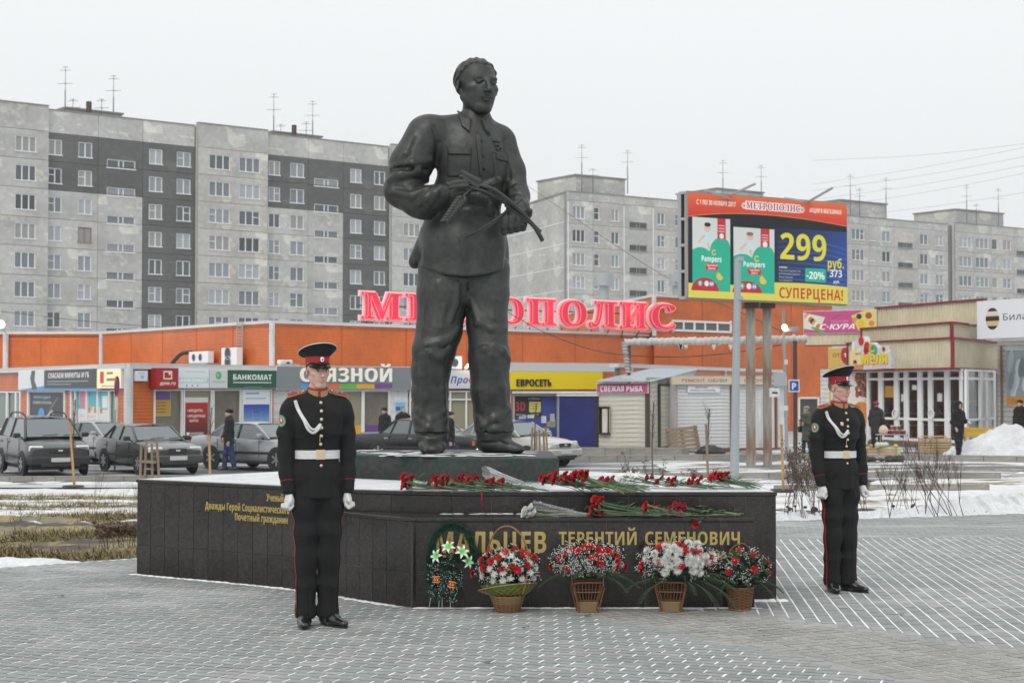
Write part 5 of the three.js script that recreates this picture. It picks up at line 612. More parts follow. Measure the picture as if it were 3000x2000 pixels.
  const lilyM = paint(grid(4, 10, (u, v) => { const w = 0.024 * Math.sin(PI * Math.pow(v * 0.94 + 0.03, 0.75)); return V((u - 0.5) * w, 0.032 * v - 0.03 * v ** 3 + Math.abs(u - 0.5) * 0.008, 0.058 * v); }), (q) => { const k = smoothstep(q.z, 0.012, 0.045); return [lerp(0.16, 0.78, k), lerp(0.55, 0.78, k), lerp(0.1, 0.78, k)]; }), lm = mat([1, 1, 1], 0.6, 0, { vertexColors: true });
  for (const [px, py, ax, ay] of [[1312, 1608, -0.3, 0.7], [1352, 1622, 0.35, 0.4], [1278, 1634, -0.7, 0.25], [1368, 1650, 0.8, 0.1]]) { const p = Q(px, py), fl = sub('lily', t, V(p.x, p.y, 0.05)); fl.quaternion.copy(yTo(V(ax, ay, 0.9))); for (let i = 0; i < 6; i++) { const o = mesh('petal', lilyM, lm, fl); o.rotation.y = i * PI / 3; } }
  for (const [px, py] of [[1316, 1592], [1330, 1610], [1300, 1634], [1334, 1624]]) { const p = Q(px, py), o = mesh('orange_blossom', CB[0][0], mat([0.62, 0.12, 0.02], 0.7), t); o.scale.setScalar(0.02); o.position.set(p.x, p.y, 0.06); o.rotation.x = 1; }
  for (const [px, py, rz] of [[1276, 1702, 0.03], [1322, 1717, -0.2]]) { const p = Q(px, py), tx = canvasTex(128, 96, (x) => { x.fillStyle = '#8e1524'; x.fillRect(0, 0, 128, 96); x.fillStyle = '#d9a93a'; x.fillRect(0, 0, 128, 12); x.fillRect(0, 84, 128, 12); x.strokeStyle = '#e6c45a'; x.lineWidth = 7; x.beginPath(); x.moveTo(24, 66); x.lineTo(40, 30); x.lineTo(56, 66); x.moveTo(72, 30); x.lineTo(86, 66); x.lineTo(100, 30); x.stroke(); }); const o = mesh('ribbon_label', grid(8, 1, (u, v) => V((u - 0.5) * 0.056, (v - 0.5) * 0.046, 0.012 * Math.cos((u - 0.5) * 2.6))), mat([1, 1, 1], 0.5, 0, { map: tx }), t); o.position.set(p.x, p.y, 0.045); o.rotation.z = rz; }
  for (const [px, py, qx, qy] of [[1260, 1752, 1254, 1781], [1293, 1752, 1293, 1784], [1317, 1762, 1318, 1788], [1284, 1764, 1283, 1784]]) mesh('wire_leg', rod(Q(px, py), V(Q(qx, qy).x, 0.012, 0.02), 0.0016, 0.0016, 4), mat([0.6, 0.62, 0.6], 0.4, 0.5), t);
}
// ---------------------------------------------------------------- shopping centre, kiosks, signs
reseed(4242);
const pt = (px, d) => { const p = at(px, 1140, d); return [p.x, p.z]; };
const faceOf = (a, b) => { // vertical plane through two plan points; n looks at the camera
  const ux = b[0] - a[0], uz = b[1] - a[1], L = Math.hypot(ux, uz), u = V(ux / L, 0, uz / L), n = V(-u.z, 0, u.x); if (n.dot(V(-a[0], 0, -a[1])) < 0) n.negate();
  const ry = Math.atan2(-u.z, u.x);
  return { a, b, L, u, n, ry, hit(px, py) { const [dx, dy] = dirOf(px, py), o = V(a[0], 0, a[1]), k = (o.x * n.x + o.z * n.z) / (dx * n.x - n.z); return V(dx * k, EYE + dy * k, -k); }, s(px) { const h = this.hit(px, 1140); return (h.x - a[0]) * u.x + (h.z - a[1]) * u.z; }, y(px, py) { return this.hit(px, py).y; },
    rect(x0, y0, x1, y1) { const s0 = this.s(x0), s1 = this.s(x1), xm = (x0 + x1) / 2, Y0 = this.y(xm, y1), Y1 = this.y(xm, y0), sm = (s0 + s1) / 2; return { w: Math.abs(s1 - s0), h: Y1 - Y0, c: V(a[0] + u.x * sm, (Y0 + Y1) / 2, a[1] + u.z * sm) }; } };
};
const place = (g, F, c, off) => { g.rotateY(F.ry); return g.translate(c.x + F.n.x * off, c.y, c.z + F.n.z * off); };
const plate = (F, r, off, d, bevel = 0.006) => place(rbox(Math.max(r.w, 0.03), Math.max(r.h, 0.03), d, Math.min(bevel, d * 0.3), 0, 0, 0, 0, 0, 0, 1), F, r.c, off + d / 2);
const printed = (F, r, off) => place(new THREE.PlaneGeometry(r.w, r.h), F, r.c, off);
const ribbed = (F, s0, s1, y0, y1, pitch, depth, vertical = false, topFn) => { // folded sheet
  const g = [], P = (s, y, o) => V(F.a[0] + F.u.x * s + F.n.x * o, y, F.a[1] + F.u.z * s + F.n.z * o), n = Math.ceil((vertical ? s1 - s0 : y1 - y0) / pitch);
  const prof = [[0, 0], [0.42, 0], [0.5, 1], [0.92, 1]]; const pts = []; for (let i = 0; i < n; i++) for (const [t, o] of prof) pts.push([Math.min((i + t) * pitch, vertical ? s1 - s0 : y1 - y0), o * depth]); pts.push([vertical ? s1 - s0 : y1 - y0, 0]);
  const pos = [], id = []; pts.forEach(([t, o]) => { const A = vertical ? P(s0 + t, y0, o) : P(s0, y0 + t, o), B = vertical ? P(s0 + t, y1, o) : P(s1, y0 + t, o); pos.push(A.x, A.y, A.z, B.x, B.y, B.z); }); for (let i = 0; i < pts.length - 1; i++) id.push(2 * i, 2 * i + 1, 2 * i + 3, 2 * i, 2 * i + 3, 2 * i + 2);
  const q = new THREE.BufferGeometry(); q.setAttribute('position', new THREE.Float32BufferAttribute(pos, 3)); q.setIndex(id); const o = q.toNonIndexed(); o.computeVertexNormals(); o.setAttribute('uv', new THREE.BufferAttribute(new Float32Array(o.attributes.position.count * 2), 2)); return uvBox(o, 3);
};
const wallBox = (F, s0, s1, y0, y1, d, off = 0) => { const m = (s0 + s1) / 2; return place(new THREE.BoxGeometry(s1 - s0, y1 - y0, d), F, V(F.a[0] + F.u.x * m, (y0 + y1) / 2, F.a[1] + F.u.z * m), off - d / 2); };
const weather = dataTex(256, 256, (u, v) => { const a = fbm(u * 4, v * 4, 4, 4, 101), b = fbm(u * 40, v * 12, 3, 40, 102); return 0.86 + 0.22 * (a - 0.5) + 0.10 * (b - 0.5); });
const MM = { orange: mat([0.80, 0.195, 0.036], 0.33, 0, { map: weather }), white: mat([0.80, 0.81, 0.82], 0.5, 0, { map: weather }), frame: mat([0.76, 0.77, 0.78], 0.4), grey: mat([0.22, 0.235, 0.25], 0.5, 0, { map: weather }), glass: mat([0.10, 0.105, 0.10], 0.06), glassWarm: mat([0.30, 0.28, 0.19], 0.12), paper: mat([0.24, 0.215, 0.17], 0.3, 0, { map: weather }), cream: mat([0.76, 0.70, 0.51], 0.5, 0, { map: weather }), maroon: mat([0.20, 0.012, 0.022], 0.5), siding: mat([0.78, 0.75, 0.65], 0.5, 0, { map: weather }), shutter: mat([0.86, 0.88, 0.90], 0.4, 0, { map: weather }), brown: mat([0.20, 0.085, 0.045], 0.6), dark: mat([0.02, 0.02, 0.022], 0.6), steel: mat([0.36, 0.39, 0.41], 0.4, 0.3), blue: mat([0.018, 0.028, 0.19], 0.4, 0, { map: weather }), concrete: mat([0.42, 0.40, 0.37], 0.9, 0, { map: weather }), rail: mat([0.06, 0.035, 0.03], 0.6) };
const GY = -0.78;
const signOf = (F, x0, y0, x1, y1, draw, label, cat = 'sign', o = {}) => { // lightbox or banner with a printed face
  const r = F.rect(x0, y0, x1, y1), d = o.d ?? 0.14, off = o.off ?? 0.06, t = thing(o.name ?? 'shop_sign', label, cat, V(r.c.x, r.c.y - r.h / 2, r.c.z), 0), inv = (g) => g.translate(-t.position.x, -t.position.y, -t.position.z);
  mesh('box', inv(plate(F, r, off, d)), o.body ?? MM.frame, t);
  const k = 512 / Math.max(r.w, r.h), tx = canvasTex(Math.max(32, Math.round(r.w * k)), Math.max(32, Math.round(r.h * k)), draw);
  mesh('printed_face', inv(printed(F, { ...r, w: r.w - 0.03, h: r.h - 0.03 }, off + d + 0.004)), mat([1, 1, 1], o.rough ?? 0.45, 0, { map: tx, ...(o.glow ? { emissive: lin(o.glow, o.glow, o.glow), emissiveMap: tx } : {}) }), t); return t;
};
const fill = (x, c, a = 0, b = 0, w = 9999, h = 9999) => { x.fillStyle = c; x.fillRect(a, b, w, h); };
{
  // plan of the low shop row and of the taller hall behind it
  const A0 = pt(-60, 74), A1 = pt(376, 56.5), A2 = pt(800, 62.4), A3 = pt(1200, 66), A4 = pt(1752, 70);
  const FL_ = faceOf(A0, A1), F1 = faceOf(A1, A2), F2 = faceOf(A2, A3), F3 = faceOf(A3, A4), H = 2.42;
  const row = thing('shop_row', 'low orange row of small shops along the foot of the shopping hall', 'shop row');
  const split = (F, s0, s1, holes) => { // a ribbed wall with openings left out
    const xs = [s0, ...holes.flatMap((h) => [h[0], h[1]]), s1]; for (let i = 0; i < xs.length - 1; i += 2) if (xs[i + 1] - xs[i] > 0.05) mesh('cladding', ribbed(F, xs[i], xs[i + 1], GY, H - 0.05, 0.12, 0.018), MM.orange, row); for (const [a, b, y0, y1] of holes) { if (y0 > GY + 0.05) mesh('cladding', ribbed(F, a, b, GY, y0, 0.12, 0.018), MM.orange, row); if (y1 < H - 0.1) mesh('cladding', ribbed(F, a, b, y1, H - 0.05, 0.12, 0.018), MM.orange, row); }
  };
  mesh('core_wall', [wallBox(FL_, 0, FL_.L - 1.1, GY - 0.3, H - 0.08, 0.3, -0.35), wallBox(F1, 0.6, F1.L, GY - 0.3, H - 0.08, 0.3, -0.35), wallBox(F2, 0, F2.L, GY - 0.3, H - 0.08, 0.3, -0.35), wallBox(F3, 0, F3.L, GY - 0.3, H - 0.08, 0.3, -0.35)], MM.concrete, row);
  for (const F of [FL_, F1]) mesh('eave', wallBox(F, -0.1, F.L + 0.05, H - 0.1, H + 0.1, 0.5, 0.16), MM.white, row);
  mesh('roof', [slab([A0, A1, A2, A3, A4, pt(1752, 90), pt(800, 84), pt(-60, 90)], H - 0.12, H - 0.02)], MM.white, row);
  mesh('corner_trim', rod(V(A1[0], GY, A1[1] + 0.03), V(A1[0], H - 0.1, A1[1] + 0.03), 0.16, 0.16, 12), MM.white, row);
  const win = (F, x0, y0, x1, y1, bars, m, nm = 'shop_window') => { const r = F.rect(x0, y0, x1, y1), w = sub(nm, row); mesh('pane', plate(F, { ...r, w: r.w - 0.04, h: r.h - 0.04 }, -0.06, 0.02), m, w); const fr = []; const rr = (a, b, c, d) => fr.push(plate(F, F.rect(a, b, c, d), -0.02, 0.08)); const t = 4; rr(x0, y0, x0 + t, y1); rr(x1 - t, y0, x1, y1); rr(x0 + t, y0, x1 - t, y0 + t); rr(x0 + t, y1 - t, x1 - t, y1); for (const b of bars) b[0] === 'v' ? rr(b[1] - t / 2, y0 + t, b[1] + t / 2, y1 - t) : rr(x0 + t, b[1] - t / 2, x1 - t, b[1] + t / 2); fr.forEach((g) => mesh('frame_bar', g, MM.frame, w)); return w; };
  const hole = (F, x0, x1, yt, yb) => { const xm = (x0 + x1) / 2; return [F.s(x0), F.s(x1), Math.max(GY, F.y(xm, yb)), F.y(xm, yt)]; };
  split(FL_, 0, FL_.L - 0.1, [hole(FL_, -20, 63, 1145, 1262), hole(FL_, 80, 194, 1144, 1290), hole(FL_, 206, 346, 1140, 1290)]);
  win(FL_, -20, 1146, 62, 1260, [['v', 22], ['v', 48]], mat([0.16, 0.21, 0.17], 0.1)); win(FL_, 82, 1144, 193, 1288, [], MM.dark); win(FL_, 208, 1142, 345, 1288, [['v', 222], ['v', 256], ['v', 288], ['v', 322]], mat([0.2, 0.24, 0.16], 0.12));
  split(F1, 0.1, F1.L, [hole(F1, 448, 796, 1138, 1302)]);
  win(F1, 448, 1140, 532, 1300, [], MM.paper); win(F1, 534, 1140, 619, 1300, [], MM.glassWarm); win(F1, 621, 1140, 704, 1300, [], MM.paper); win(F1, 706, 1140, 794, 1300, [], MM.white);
  mesh('window_sill', plate(F1, F1.rect(446, 1296, 796, 1304), 0, 0.2), MM.white, row);
  // mobile phone shop: white siding and big windows, interior light painted into the panes
  mesh('siding', ribbed(F2, 0, F2.s(846), GY, 1.66, 0.34, 0.012), MM.white, row); mesh('siding', ribbed(F2, F2.s(1140), F2.s(1195), GY, 1.66, 0.34, 0.012), MM.white, row);
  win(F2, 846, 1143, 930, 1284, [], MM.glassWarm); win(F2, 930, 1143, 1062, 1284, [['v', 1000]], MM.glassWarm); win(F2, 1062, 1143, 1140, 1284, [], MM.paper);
  mesh('plinth_wall', plate(F2, F2.rect(800, 1284, 1195, 1330), 0, 0.1), MM.grey, row);
  for (const [a, b, c, n] of [[872, 930, '#c9a21a', 'yellow'], [934, 998, '#8a4aa0', 'purple'], [1002, 1060, '#d2a415', 'yellow'], [1066, 1136, '#6a4486', 'purple']]) mesh('coloured_film', plate(F2, F2.rect(a, 1245, b, 1281), -0.03, 0.012), mat(new THREE.Color(c), 0.4), row);
  // glazed entrance of the next shop, then plain cladding
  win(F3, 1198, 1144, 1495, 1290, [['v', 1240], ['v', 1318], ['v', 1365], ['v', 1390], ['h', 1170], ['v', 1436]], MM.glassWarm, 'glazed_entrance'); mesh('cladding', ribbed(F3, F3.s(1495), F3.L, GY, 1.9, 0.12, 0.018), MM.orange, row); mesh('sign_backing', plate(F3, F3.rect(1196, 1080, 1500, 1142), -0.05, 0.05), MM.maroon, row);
  // grey folded awning roof over the yellow sign
  { const r = F3.rect(1480, 1062, 1812, 1092); mesh('awning', place(rbox(r.w, r.h, 0.1, 0.02, 0, 0, 0, -0.5), F3, r.c, 0.0), mat([0.36, 0.36, 0.38], 0.35, 0.3), row); }
  // ---- signs of the row
  signOf(FL_, 66, 1082, 300, 1143, (x, w, h) => { fill(x, '#dfe4e8'); x.fillStyle = '#3f9be0'; x.beginPath(); x.moveTo(0, h); x.lineTo(w * 0.36, h * 0.8); x.lineTo(w, h * 0.93); x.lineTo(w, h); x.fill(); x.fillStyle = '#55585c'; x.beginPath(); x.moveTo(w * 0.19, 0); x.lineTo(w * 0.24, 0); x.lineTo(w * 0.23, h * 0.5); x.lineTo(w * 0.27, h * 0.95); x.lineTo(w * 0.2, h); x.lineTo(w * 0.17, h * 0.4); x.fill(); fill(x, '#45474a', w * 0.36, 0, w, h * 0.92); text(x, 'СПАСАЕМ МИНУТЫ И ГБ', w * 0.66, h * 0.3, h * 0.34, '#f0f0f0', w * 0.5); fill(x, '#aeb0b2', w * 0.4, h * 0.55, w * 0.5, h * 0.05); fill(x, '#aeb0b2', w * 0.4, h * 0.7, w * 0.3, h * 0.04); }, 'dark grey and white banner about minutes over the dark poster shop', 'banner', { name: 'shop_banner' });
  signOf(FL_, 298, 1080, 370, 1138, (x, w, h) => { fill(x, '#efe6b8'); fill(x, '#c03a30', w * 0.14, h * 0.12, w * 0.16, h * 0.62); fill(x, '#7d7a55', w * 0.42, h * 0.15, w * 0.26, h * 0.12); fill(x, '#7d7a55', w * 0.42, h * 0.48, w * 0.36, h * 0.14); fill(x, '#9c9870', w * 0.2, h * 0.86, w * 0.6, h * 0.06); }, 'pale yellow lightbox with red block by the white corner trim', 'sign', { glow: 0.25 });
  signOf(FL_, 88, 1148, 190, 1222, (x, w, h) => { fill(x, '#3b3d40'); text(x, 'МИРОДАР', w * 0.35, h * 0.2, h * 0.15, '#7db9e4', w * 0.5); text(x, 'КОМИССИОНКА', w * 0.35, h * 0.42, h * 0.15, '#b9bcc0', w * 0.55); x.fillStyle = '#3f9be0'; x.beginPath(); x.ellipse(w * 0.33, h * 0.9, w * 0.09, h * 0.26, 0, 0, 7); x.fill(); x.strokeStyle = '#9da0a4'; x.lineWidth = 4; x.beginPath(); x.moveTo(w * 0.8, h * 0.2); x.lineTo(w * 0.62, h * 0.6); x.lineTo(w * 0.5, h); x.stroke(); x.fillStyle = '#b9bcc0'; x.beginPath(); x.moveTo(w * 0.45, h); x.lineTo(w * 0.64, h * 0.7); x.lineTo(w * 0.7, h * 0.85); x.fill(); }, 'dark grey poster with blue drop in the shop window', 'poster', { name: 'window_poster', d: 0.02, off: -0.02 });
  signOf(FL_, 226, 1144, 322, 1286, (x, w, h) => { fill(x, '#d9dcda'); fill(x, '#58b3c4', 0, 0, w, h * 0.38); x.fillStyle = '#d27a92'; x.beginPath(); x.arc(w * 0.17, h * 0.14, w * 0.11, 0, 7); x.fill(); for (let i = 0; i < 9; i++) fill(x, ['#c9a26a', '#e2d6bd', '#b98a4f'][i % 3], w * (0.22 + 0.06 * i), h * (0.3 + 0.03 * (i % 3)), w * 0.07, h * 0.1); fill(x, '#e9e4e0', w * 0.76, h * 0.1, w * 0.16, h * 0.25); text(x, 'Вкусняшка', w * 0.34, h * 0.53, h * 0.09, '#cfa3a3', w * 0.55, 'italic'); }, 'sky blue and white window poster with pastry drawing', 'poster', { name: 'window_poster', d: 0.02, off: -0.03 });
  signOf(F1, 386, 1086, 420, 1116, (x, w, h) => { fill(x, '#d6e1ec'); text(x, '30', w * 0.5, h * 0.62, h * 0.5, '#5d87b8'); fill(x, '#8fb0cf', w * 0.2, h * 0.18, w * 0.6, h * 0.08); }, 'small pale house number plate 30 on orange cladding', 'sign', { name: 'house_number' });
  signOf(F1, 433, 1078, 498, 1138, (x, w, h) => { fill(x, '#a3141e'); x.strokeStyle = '#f0e7dc'; x.lineWidth = w * 0.045; x.strokeRect(w * 0.33, h * 0.16, w * 0.36, h * 0.36); fill(x, '#f0e7dc', w * 0.55, h * 0.2, w * 0.1, h * 0.12); text(x, 'дом.ru', w * 0.52, h * 0.74, h * 0.24, '#f0e7dc', w * 0.74); }, 'red square lightbox with white rounded square mark', 'sign', { d: 0.35, body: mat([0.30, 0.01, 0.015], 0.4) });
  signOf(F1, 499, 1080, 600, 1137, (x, w, h) => { fill(x, '#dfe7ea'); fill(x, '#b9d0d4', 0, h * 0.45, w, h * 0.3); text(x, 'БАНКОМАТ', w * 0.5, h * 0.6, h * 0.28, '#f4f8f8', w * 0.9); for (let i = 0; i < 3; i++) fill(x, '#c987a5', w * (0.32 + 0.16 * i), h * 0.83, w * 0.05, h * 0.1); fill(x, '#bfc6cc', w * 0.3, h * 0.12, w * 0.6, h * 0.04); }, 'white cash machine sign with pale teal lettering band', 'sign');
  signOf(F1, 602, 1083, 653, 1137, (x, w, h) => { fill(x, '#cfd4d3'); const g = x.createRadialGradient(w * 0.45, h * 0.25, 2, w * 0.5, h * 0.3, w * 0.2); g.addColorStop(0, '#9fd49a'); g.addColorStop(1, '#2c9a48'); x.fillStyle = g; x.beginPath(); x.arc(w * 0.5, h * 0.3, w * 0.17, 0, 7); x.fill(); text(x, 'СБЕРБАНК', w * 0.5, h * 0.66, h * 0.15, '#8fa79b', w * 0.8); }, 'white lightbox with round green mark beside the green sign', 'sign');
  signOf(F1, 653, 1083, 799, 1138, (x, w, h) => { fill(x, '#0d5640'); text(x, 'БАНКОМАТ', w * 0.5, h * 0.4, h * 0.42, '#f2f5f2', w * 0.8); fill(x, '#e6ece8', w * 0.11, h * 0.66, w * 0.78, h * 0.05); fill(x, '#6b9b88', w * 0.33, h * 0.92, w * 0.36, h * 0.03); }, 'dark green cash machine sign with white lettering', 'sign');
  signOf(F1, 452, 1144, 500, 1218, (x, w, h) => { fill(x, '#5a4f86'); fill(x, '#b79128', 0, h * 0.36, w, h); for (let i = 0; i < 4; i++) fill(x, '#7d5b28', w * 0.1, h * (0.45 + 0.13 * i), w * 0.6, h * 0.04); }, 'violet and ochre poster in the shop window', 'poster', { name: 'window_poster', d: 0.015, off: -0.03 });
  signOf(F1, 542, 1164, 610, 1290, (x, w, h) => { const g = x.createLinearGradient(0, 0, 0, h); g.addColorStop(0, '#b8281f'); g.addColorStop(0.4, '#9c231f'); g.addColorStop(1, '#3a1a1c'); x.fillStyle = g; x.fillRect(0, 0, w, h); fill(x, '#d8d6d4', 0, 0, w, h * 0.11); text(x, '• КРЕДИТЫ', w * 0.42, h * 0.3, h * 0.085, '#efe6e2', w * 0.7); text(x, '• КРЕДИТНЫЕ', w * 0.48, h * 0.43, h * 0.085, '#efe6e2', w * 0.82); text(x, 'КАРТЫ', w * 0.38, h * 0.54, h * 0.085, '#efe6e2', w * 0.4); for (let i = 0; i < 3; i++) fill(x, '#cfc6c4', w * 0.22, h * (0.82 + 0.04 * i), w * 0.6, h * 0.02); fill(x, '#e8e2e0', w * 0.06, h * 0.81, w * 0.13, h * 0.07); }, 'red to brown credit banner in the shop window', 'banner', { name: 'window_banner', d: 0.015, off: -0.03 });
  signOf(F1, 707, 1144, 788, 1244, (x, w, h) => { fill(x, '#dfe4ea'); fill(x, '#5a8bc0', w * 0.1, h * 0.05, w * 0.5, h * 0.04); fill(x, '#9fb6cc', w * 0.1, h * 0.2, w * 0.75, h * 0.04); const g = x.createLinearGradient(0, h * 0.4, 0, h); g.addColorStop(0, '#2343a8'); g.addColorStop(1, '#8fb8d8'); x.fillStyle = g; x.fillRect(w * 0.02, h * 0.4, w * 0.96, h * 0.56); fill(x, '#14204f', w * 0.36, h * 0.58, w * 0.3, h * 0.05); x.strokeStyle = '#cdd9ea'; x.lineWidth = 3; x.strokeRect(w * 0.36, h * 0.6, w * 0.3, h * 0.36); }, 'white and blue cash machine panel beside the white siding', 'sign', { name: 'cash_machine_panel', d: 0.05, off: 0.0 });
  const sv = signOf(F2, 802, 1073, 1198, 1142, (x, w, h) => { fill(x, '#7d8388'); let a = 0.17; for (const [c, b] of [['#3f9fd6', 0.19], ['#e0662c', 0.09], ['#62b83a', 0.13], ['#d9a820', 0.135], ['#7a4494', 0.135]]) { fill(x, c, w * a, h * 0.75, w * b, h * 0.2); a += b; } }, 'grey phone shop fascia with raised cream letters and a striped colour bar', 'sign');
  { const r = F2.rect(870, 1088, 1138, 1118), g = fitLetters('СВЯЗНОЙ', r.w, r.h / 0.74, 0.06); g.translate(-r.w / 2, -r.h / 2, 0); place(g, F2, r.c, 0.21); g.translate(-sv.position.x, -sv.position.y, -sv.position.z); mesh('raised_lettering', g, mat([0.72, 0.72, 0.66], 0.5, 0, { emissive: lin(0.16, 0.16, 0.13) }), sv); }
  signOf(F3, 1200, 1086, 1300, 1138, (x, w, h) => fill(x, '#d5d9dc'), 'blank white lightbox next to the grey phone shop fascia', 'sign');
  signOf(F3, 1300, 1085, 1490, 1138, (x, w, h) => { fill(x, '#c5c8ca'); text(x, 'Про', w * 0.19, h * 0.52, h * 0.56, '#2a3fa0', w * 0.28, 'italic bold'); text(x, 'Связь', w * 0.54, h * 0.52, h * 0.56, '#c02a34', w * 0.42, 'italic bold'); text(x, 'Ваш связной', w * 0.62, h * 0.87, h * 0.13, '#c98a8e', w * 0.3); }, 'light grey sign with blue and red slanted lettering', 'sign');
  const ye = signOf(F3, 1484, 1089, 1754, 1141, (x, w, h) => fill(x, '#e3c90f'), 'long yellow phone shop sign with black raised letters', 'sign', { body: mat([0.62, 0.5, 0.01], 0.4), d: 0.3 });
  { const r = F3.rect(1501, 1116, 1602, 1131), g = fitLetters('ЕВРОСЕТЬ', r.w, r.h / 0.74, 0.05); g.translate(-r.w / 2, -r.h / 2, 0); place(g, F3, r.c, 0.365); g.translate(-ye.position.x, -ye.position.y, -ye.position.z); mesh('raised_lettering', g, MM.dark, ye); }
  signOf(F2, 1156, 1176, 1186, 1206, (x, w, h) => { fill(x, '#7fb4dc'); fill(x, '#2f5fa8', 0, h * 0.5, w * 0.5, h * 0.4); }, 'small blue notice on the white siding column', 'notice', { name: 'wall_notice', d: 0.02, off: 0.02 });
  // ---- taller hall
  const hall = thing('shopping_hall', 'large orange ribbed shopping hall with white edge trims', 'shop building');
  const W = [pt(-60, 82), pt(296, 82), pt(796, 68.5), pt(2096, 89), pt(2420, 94)], HH = 4.38;
  const hallWall = (a, b, y0, y1) => { const F = faceOf(a, b); mesh('cladding', ribbed(F, 0, F.L, y0, y1, 0.11, 0.016), MM.orange, hall); const n = Math.round(F.L / 3.6); for (let i = 1; i < n; i++) mesh('panel_joint', wallBox(F, F.L * i / n - 0.035, F.L * i / n + 0.035, y0, y1, 0.03, 0.02), mat([0.45, 0.09, 0.02], 0.5), hall); mesh('parapet_trim', wallBox(F, -0.06, F.L + 0.06, y1, y1 + 0.13, 0.3, 0.1), MM.white, hall); mesh('inner_wall', wallBox(F, 0.8, F.L - 0.8, GY - 0.4, y1 - 0.02, 0.2, -0.04), MM.concrete, hall); return F; };
  for (let i = 0; i < 3; i++) hallWall(W[i], W[i + 1], H - 0.4, HH);
  for (const [i, dz] of [[1, 0.06], [2, 0.05]]) mesh('corner_trim', rod(V(W[i][0], H - 0.3, W[i][1] + dz), V(W[i][0], HH, W[i][1] + dz), 0.12, 0.12, 10), MM.white, hall);
  { const p = pt(14, 81.8); mesh('corner_trim', rod(V(p[0], H - 0.2, p[1]), V(p[0], HH, p[1]), 0.14, 0.14, 10), MM.white, hall); }
  mesh('roof', slab([...W, pt(2420, 130), pt(-60, 130)], HH - 0.15, HH - 0.05), MM.white, hall);
  const U = [pt(1640, 108), pt(1917, 85), pt(2440, 94.5)], UH = 6.42;
  for (const [a, b] of [[U[0], U[1]], [U[1], U[2]]]) hallWall(a, b, GY - 0.2, UH);
  mesh('corner_trim', rod(V(U[1][0], HH, U[1][1] + 0.05), V(U[1][0], UH, U[1][1] + 0.05), 0.12, 0.12, 10), MM.white, hall);
  const FU = faceOf(U[1], U[2]);
  { const w = sub('strip_window', hall), r = FU.rect(1968, 942, 2140, 971); mesh('pane', plate(FU, r, 0.02, 0.03), MM.glass, w); for (const [a, b, c, d] of [[1966, 940, 2142, 946], [1966, 967, 2142, 973], [1966, 940, 1971, 973], [2137, 940, 2142, 973], [1999, 944, 2003, 969], [2030, 944, 2035, 969], [2062, 944, 2066, 969], [2098, 944, 2102, 969]]) mesh('frame_bar', plate(FU, FU.rect(a, b, c, d), 0.04, 0.06), MM.frame, w); }
  { const d = sub('steel_door', hall), r = FU.rect(2340, 1168, 2392, 1292); mesh('door_leaf', plate(FU, r, 0.03, 0.05), mat([0.045, 0.035, 0.032], 0.5), d); for (const q of [[2336, 1163, 2340, 1292], [2392, 1163, 2397, 1292], [2336, 1163, 2397, 1168]]) mesh('door_frame', plate(FU, FU.rect(...q), 0.03, 0.09), MM.frame, d); }
  // low annexe with white eave behind the kiosks
  const an = thing('shop_annexe', 'low orange annexe with a thin white eave behind the kiosks', 'shop building'), FA = faceOf(pt(1815, 66), pt(2290, 88));
  mesh('cladding', ribbed(FA, 0, FA.L, GY - 0.1, 2.5, 0.11, 0.016), MM.orange, an); mesh('eave', wallBox(FA, -0.4, FA.L, 2.5, 2.66, 0.4, 0.12), MM.white, an); mesh('inner_wall', wallBox(FA, 0.1, FA.L, GY - 0.2, 2.48, 0.2, -0.04), MM.concrete, an);
  for (const px of [1845, 1980, 2120]) { const s = FA.s(px); mesh('downpipe', place(cyl(0.05, 0.05, 1.2), FA, V(FA.a[0] + FA.u.x * s, 1.9, FA.a[1] + FA.u.z * s), 0.1), MM.white, an); }
  // ---- neon roof sign: one thing, each letter a part
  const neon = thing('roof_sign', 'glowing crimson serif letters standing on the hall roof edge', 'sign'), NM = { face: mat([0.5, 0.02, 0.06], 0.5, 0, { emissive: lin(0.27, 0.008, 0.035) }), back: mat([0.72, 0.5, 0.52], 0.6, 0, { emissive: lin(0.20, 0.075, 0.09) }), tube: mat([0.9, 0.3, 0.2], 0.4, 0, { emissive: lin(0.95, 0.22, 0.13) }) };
  const LX = [[1048, 1172, 'М'], [1178, 1284, 'Е'], [1292, 1380, 'Т'], [1372, 1445, 'Р'], [1448, 1528, 'О'], [1534, 1624, 'П'], [1630, 1712, 'О'], [1716, 1802, 'Л'], [1808, 1890, 'И'], [1894, 1972, 'С']];
  const FN = faceOf(pt(1048, 72.2), pt(1972, 86));
  LX.forEach(([x0, x1, ch]) => {
    const yt = lerp(852, 885, (x0 - 1048) / 846), yb = lerp(942, 971, (x0 - 1048) / 846), r = FN.rect(x0, yt, x1, yb), L = sub('letter', neon);
    const shp = SERIF.generateShapes(ch, 1), raw = extrude(shp, 0.2); raw.computeBoundingBox(); const b = raw.boundingBox, bw = b.max.x - b.min.x, bh = b.max.y - b.min.y, m = 0.1; const sx = (r.w - 2 * m) / bw, sy = (r.h - 2 * m) / bh;
    const put2 = (g, off) => { g.translate(-(b.min.x + b.max.x) / 2, -(b.min.y + b.max.y) / 2, 0); g.scale(sx, sy, 1); return place(g, FN, r.c, off); };
    mesh('letter_face', put2(new THREE.ExtrudeGeometry(shp, { depth: 0.1, bevelEnabled: true, bevelSize: 0.016, bevelThickness: 0.012, bevelSegments: 1, curveSegments: 6 }), 0.16), NM.face, L);
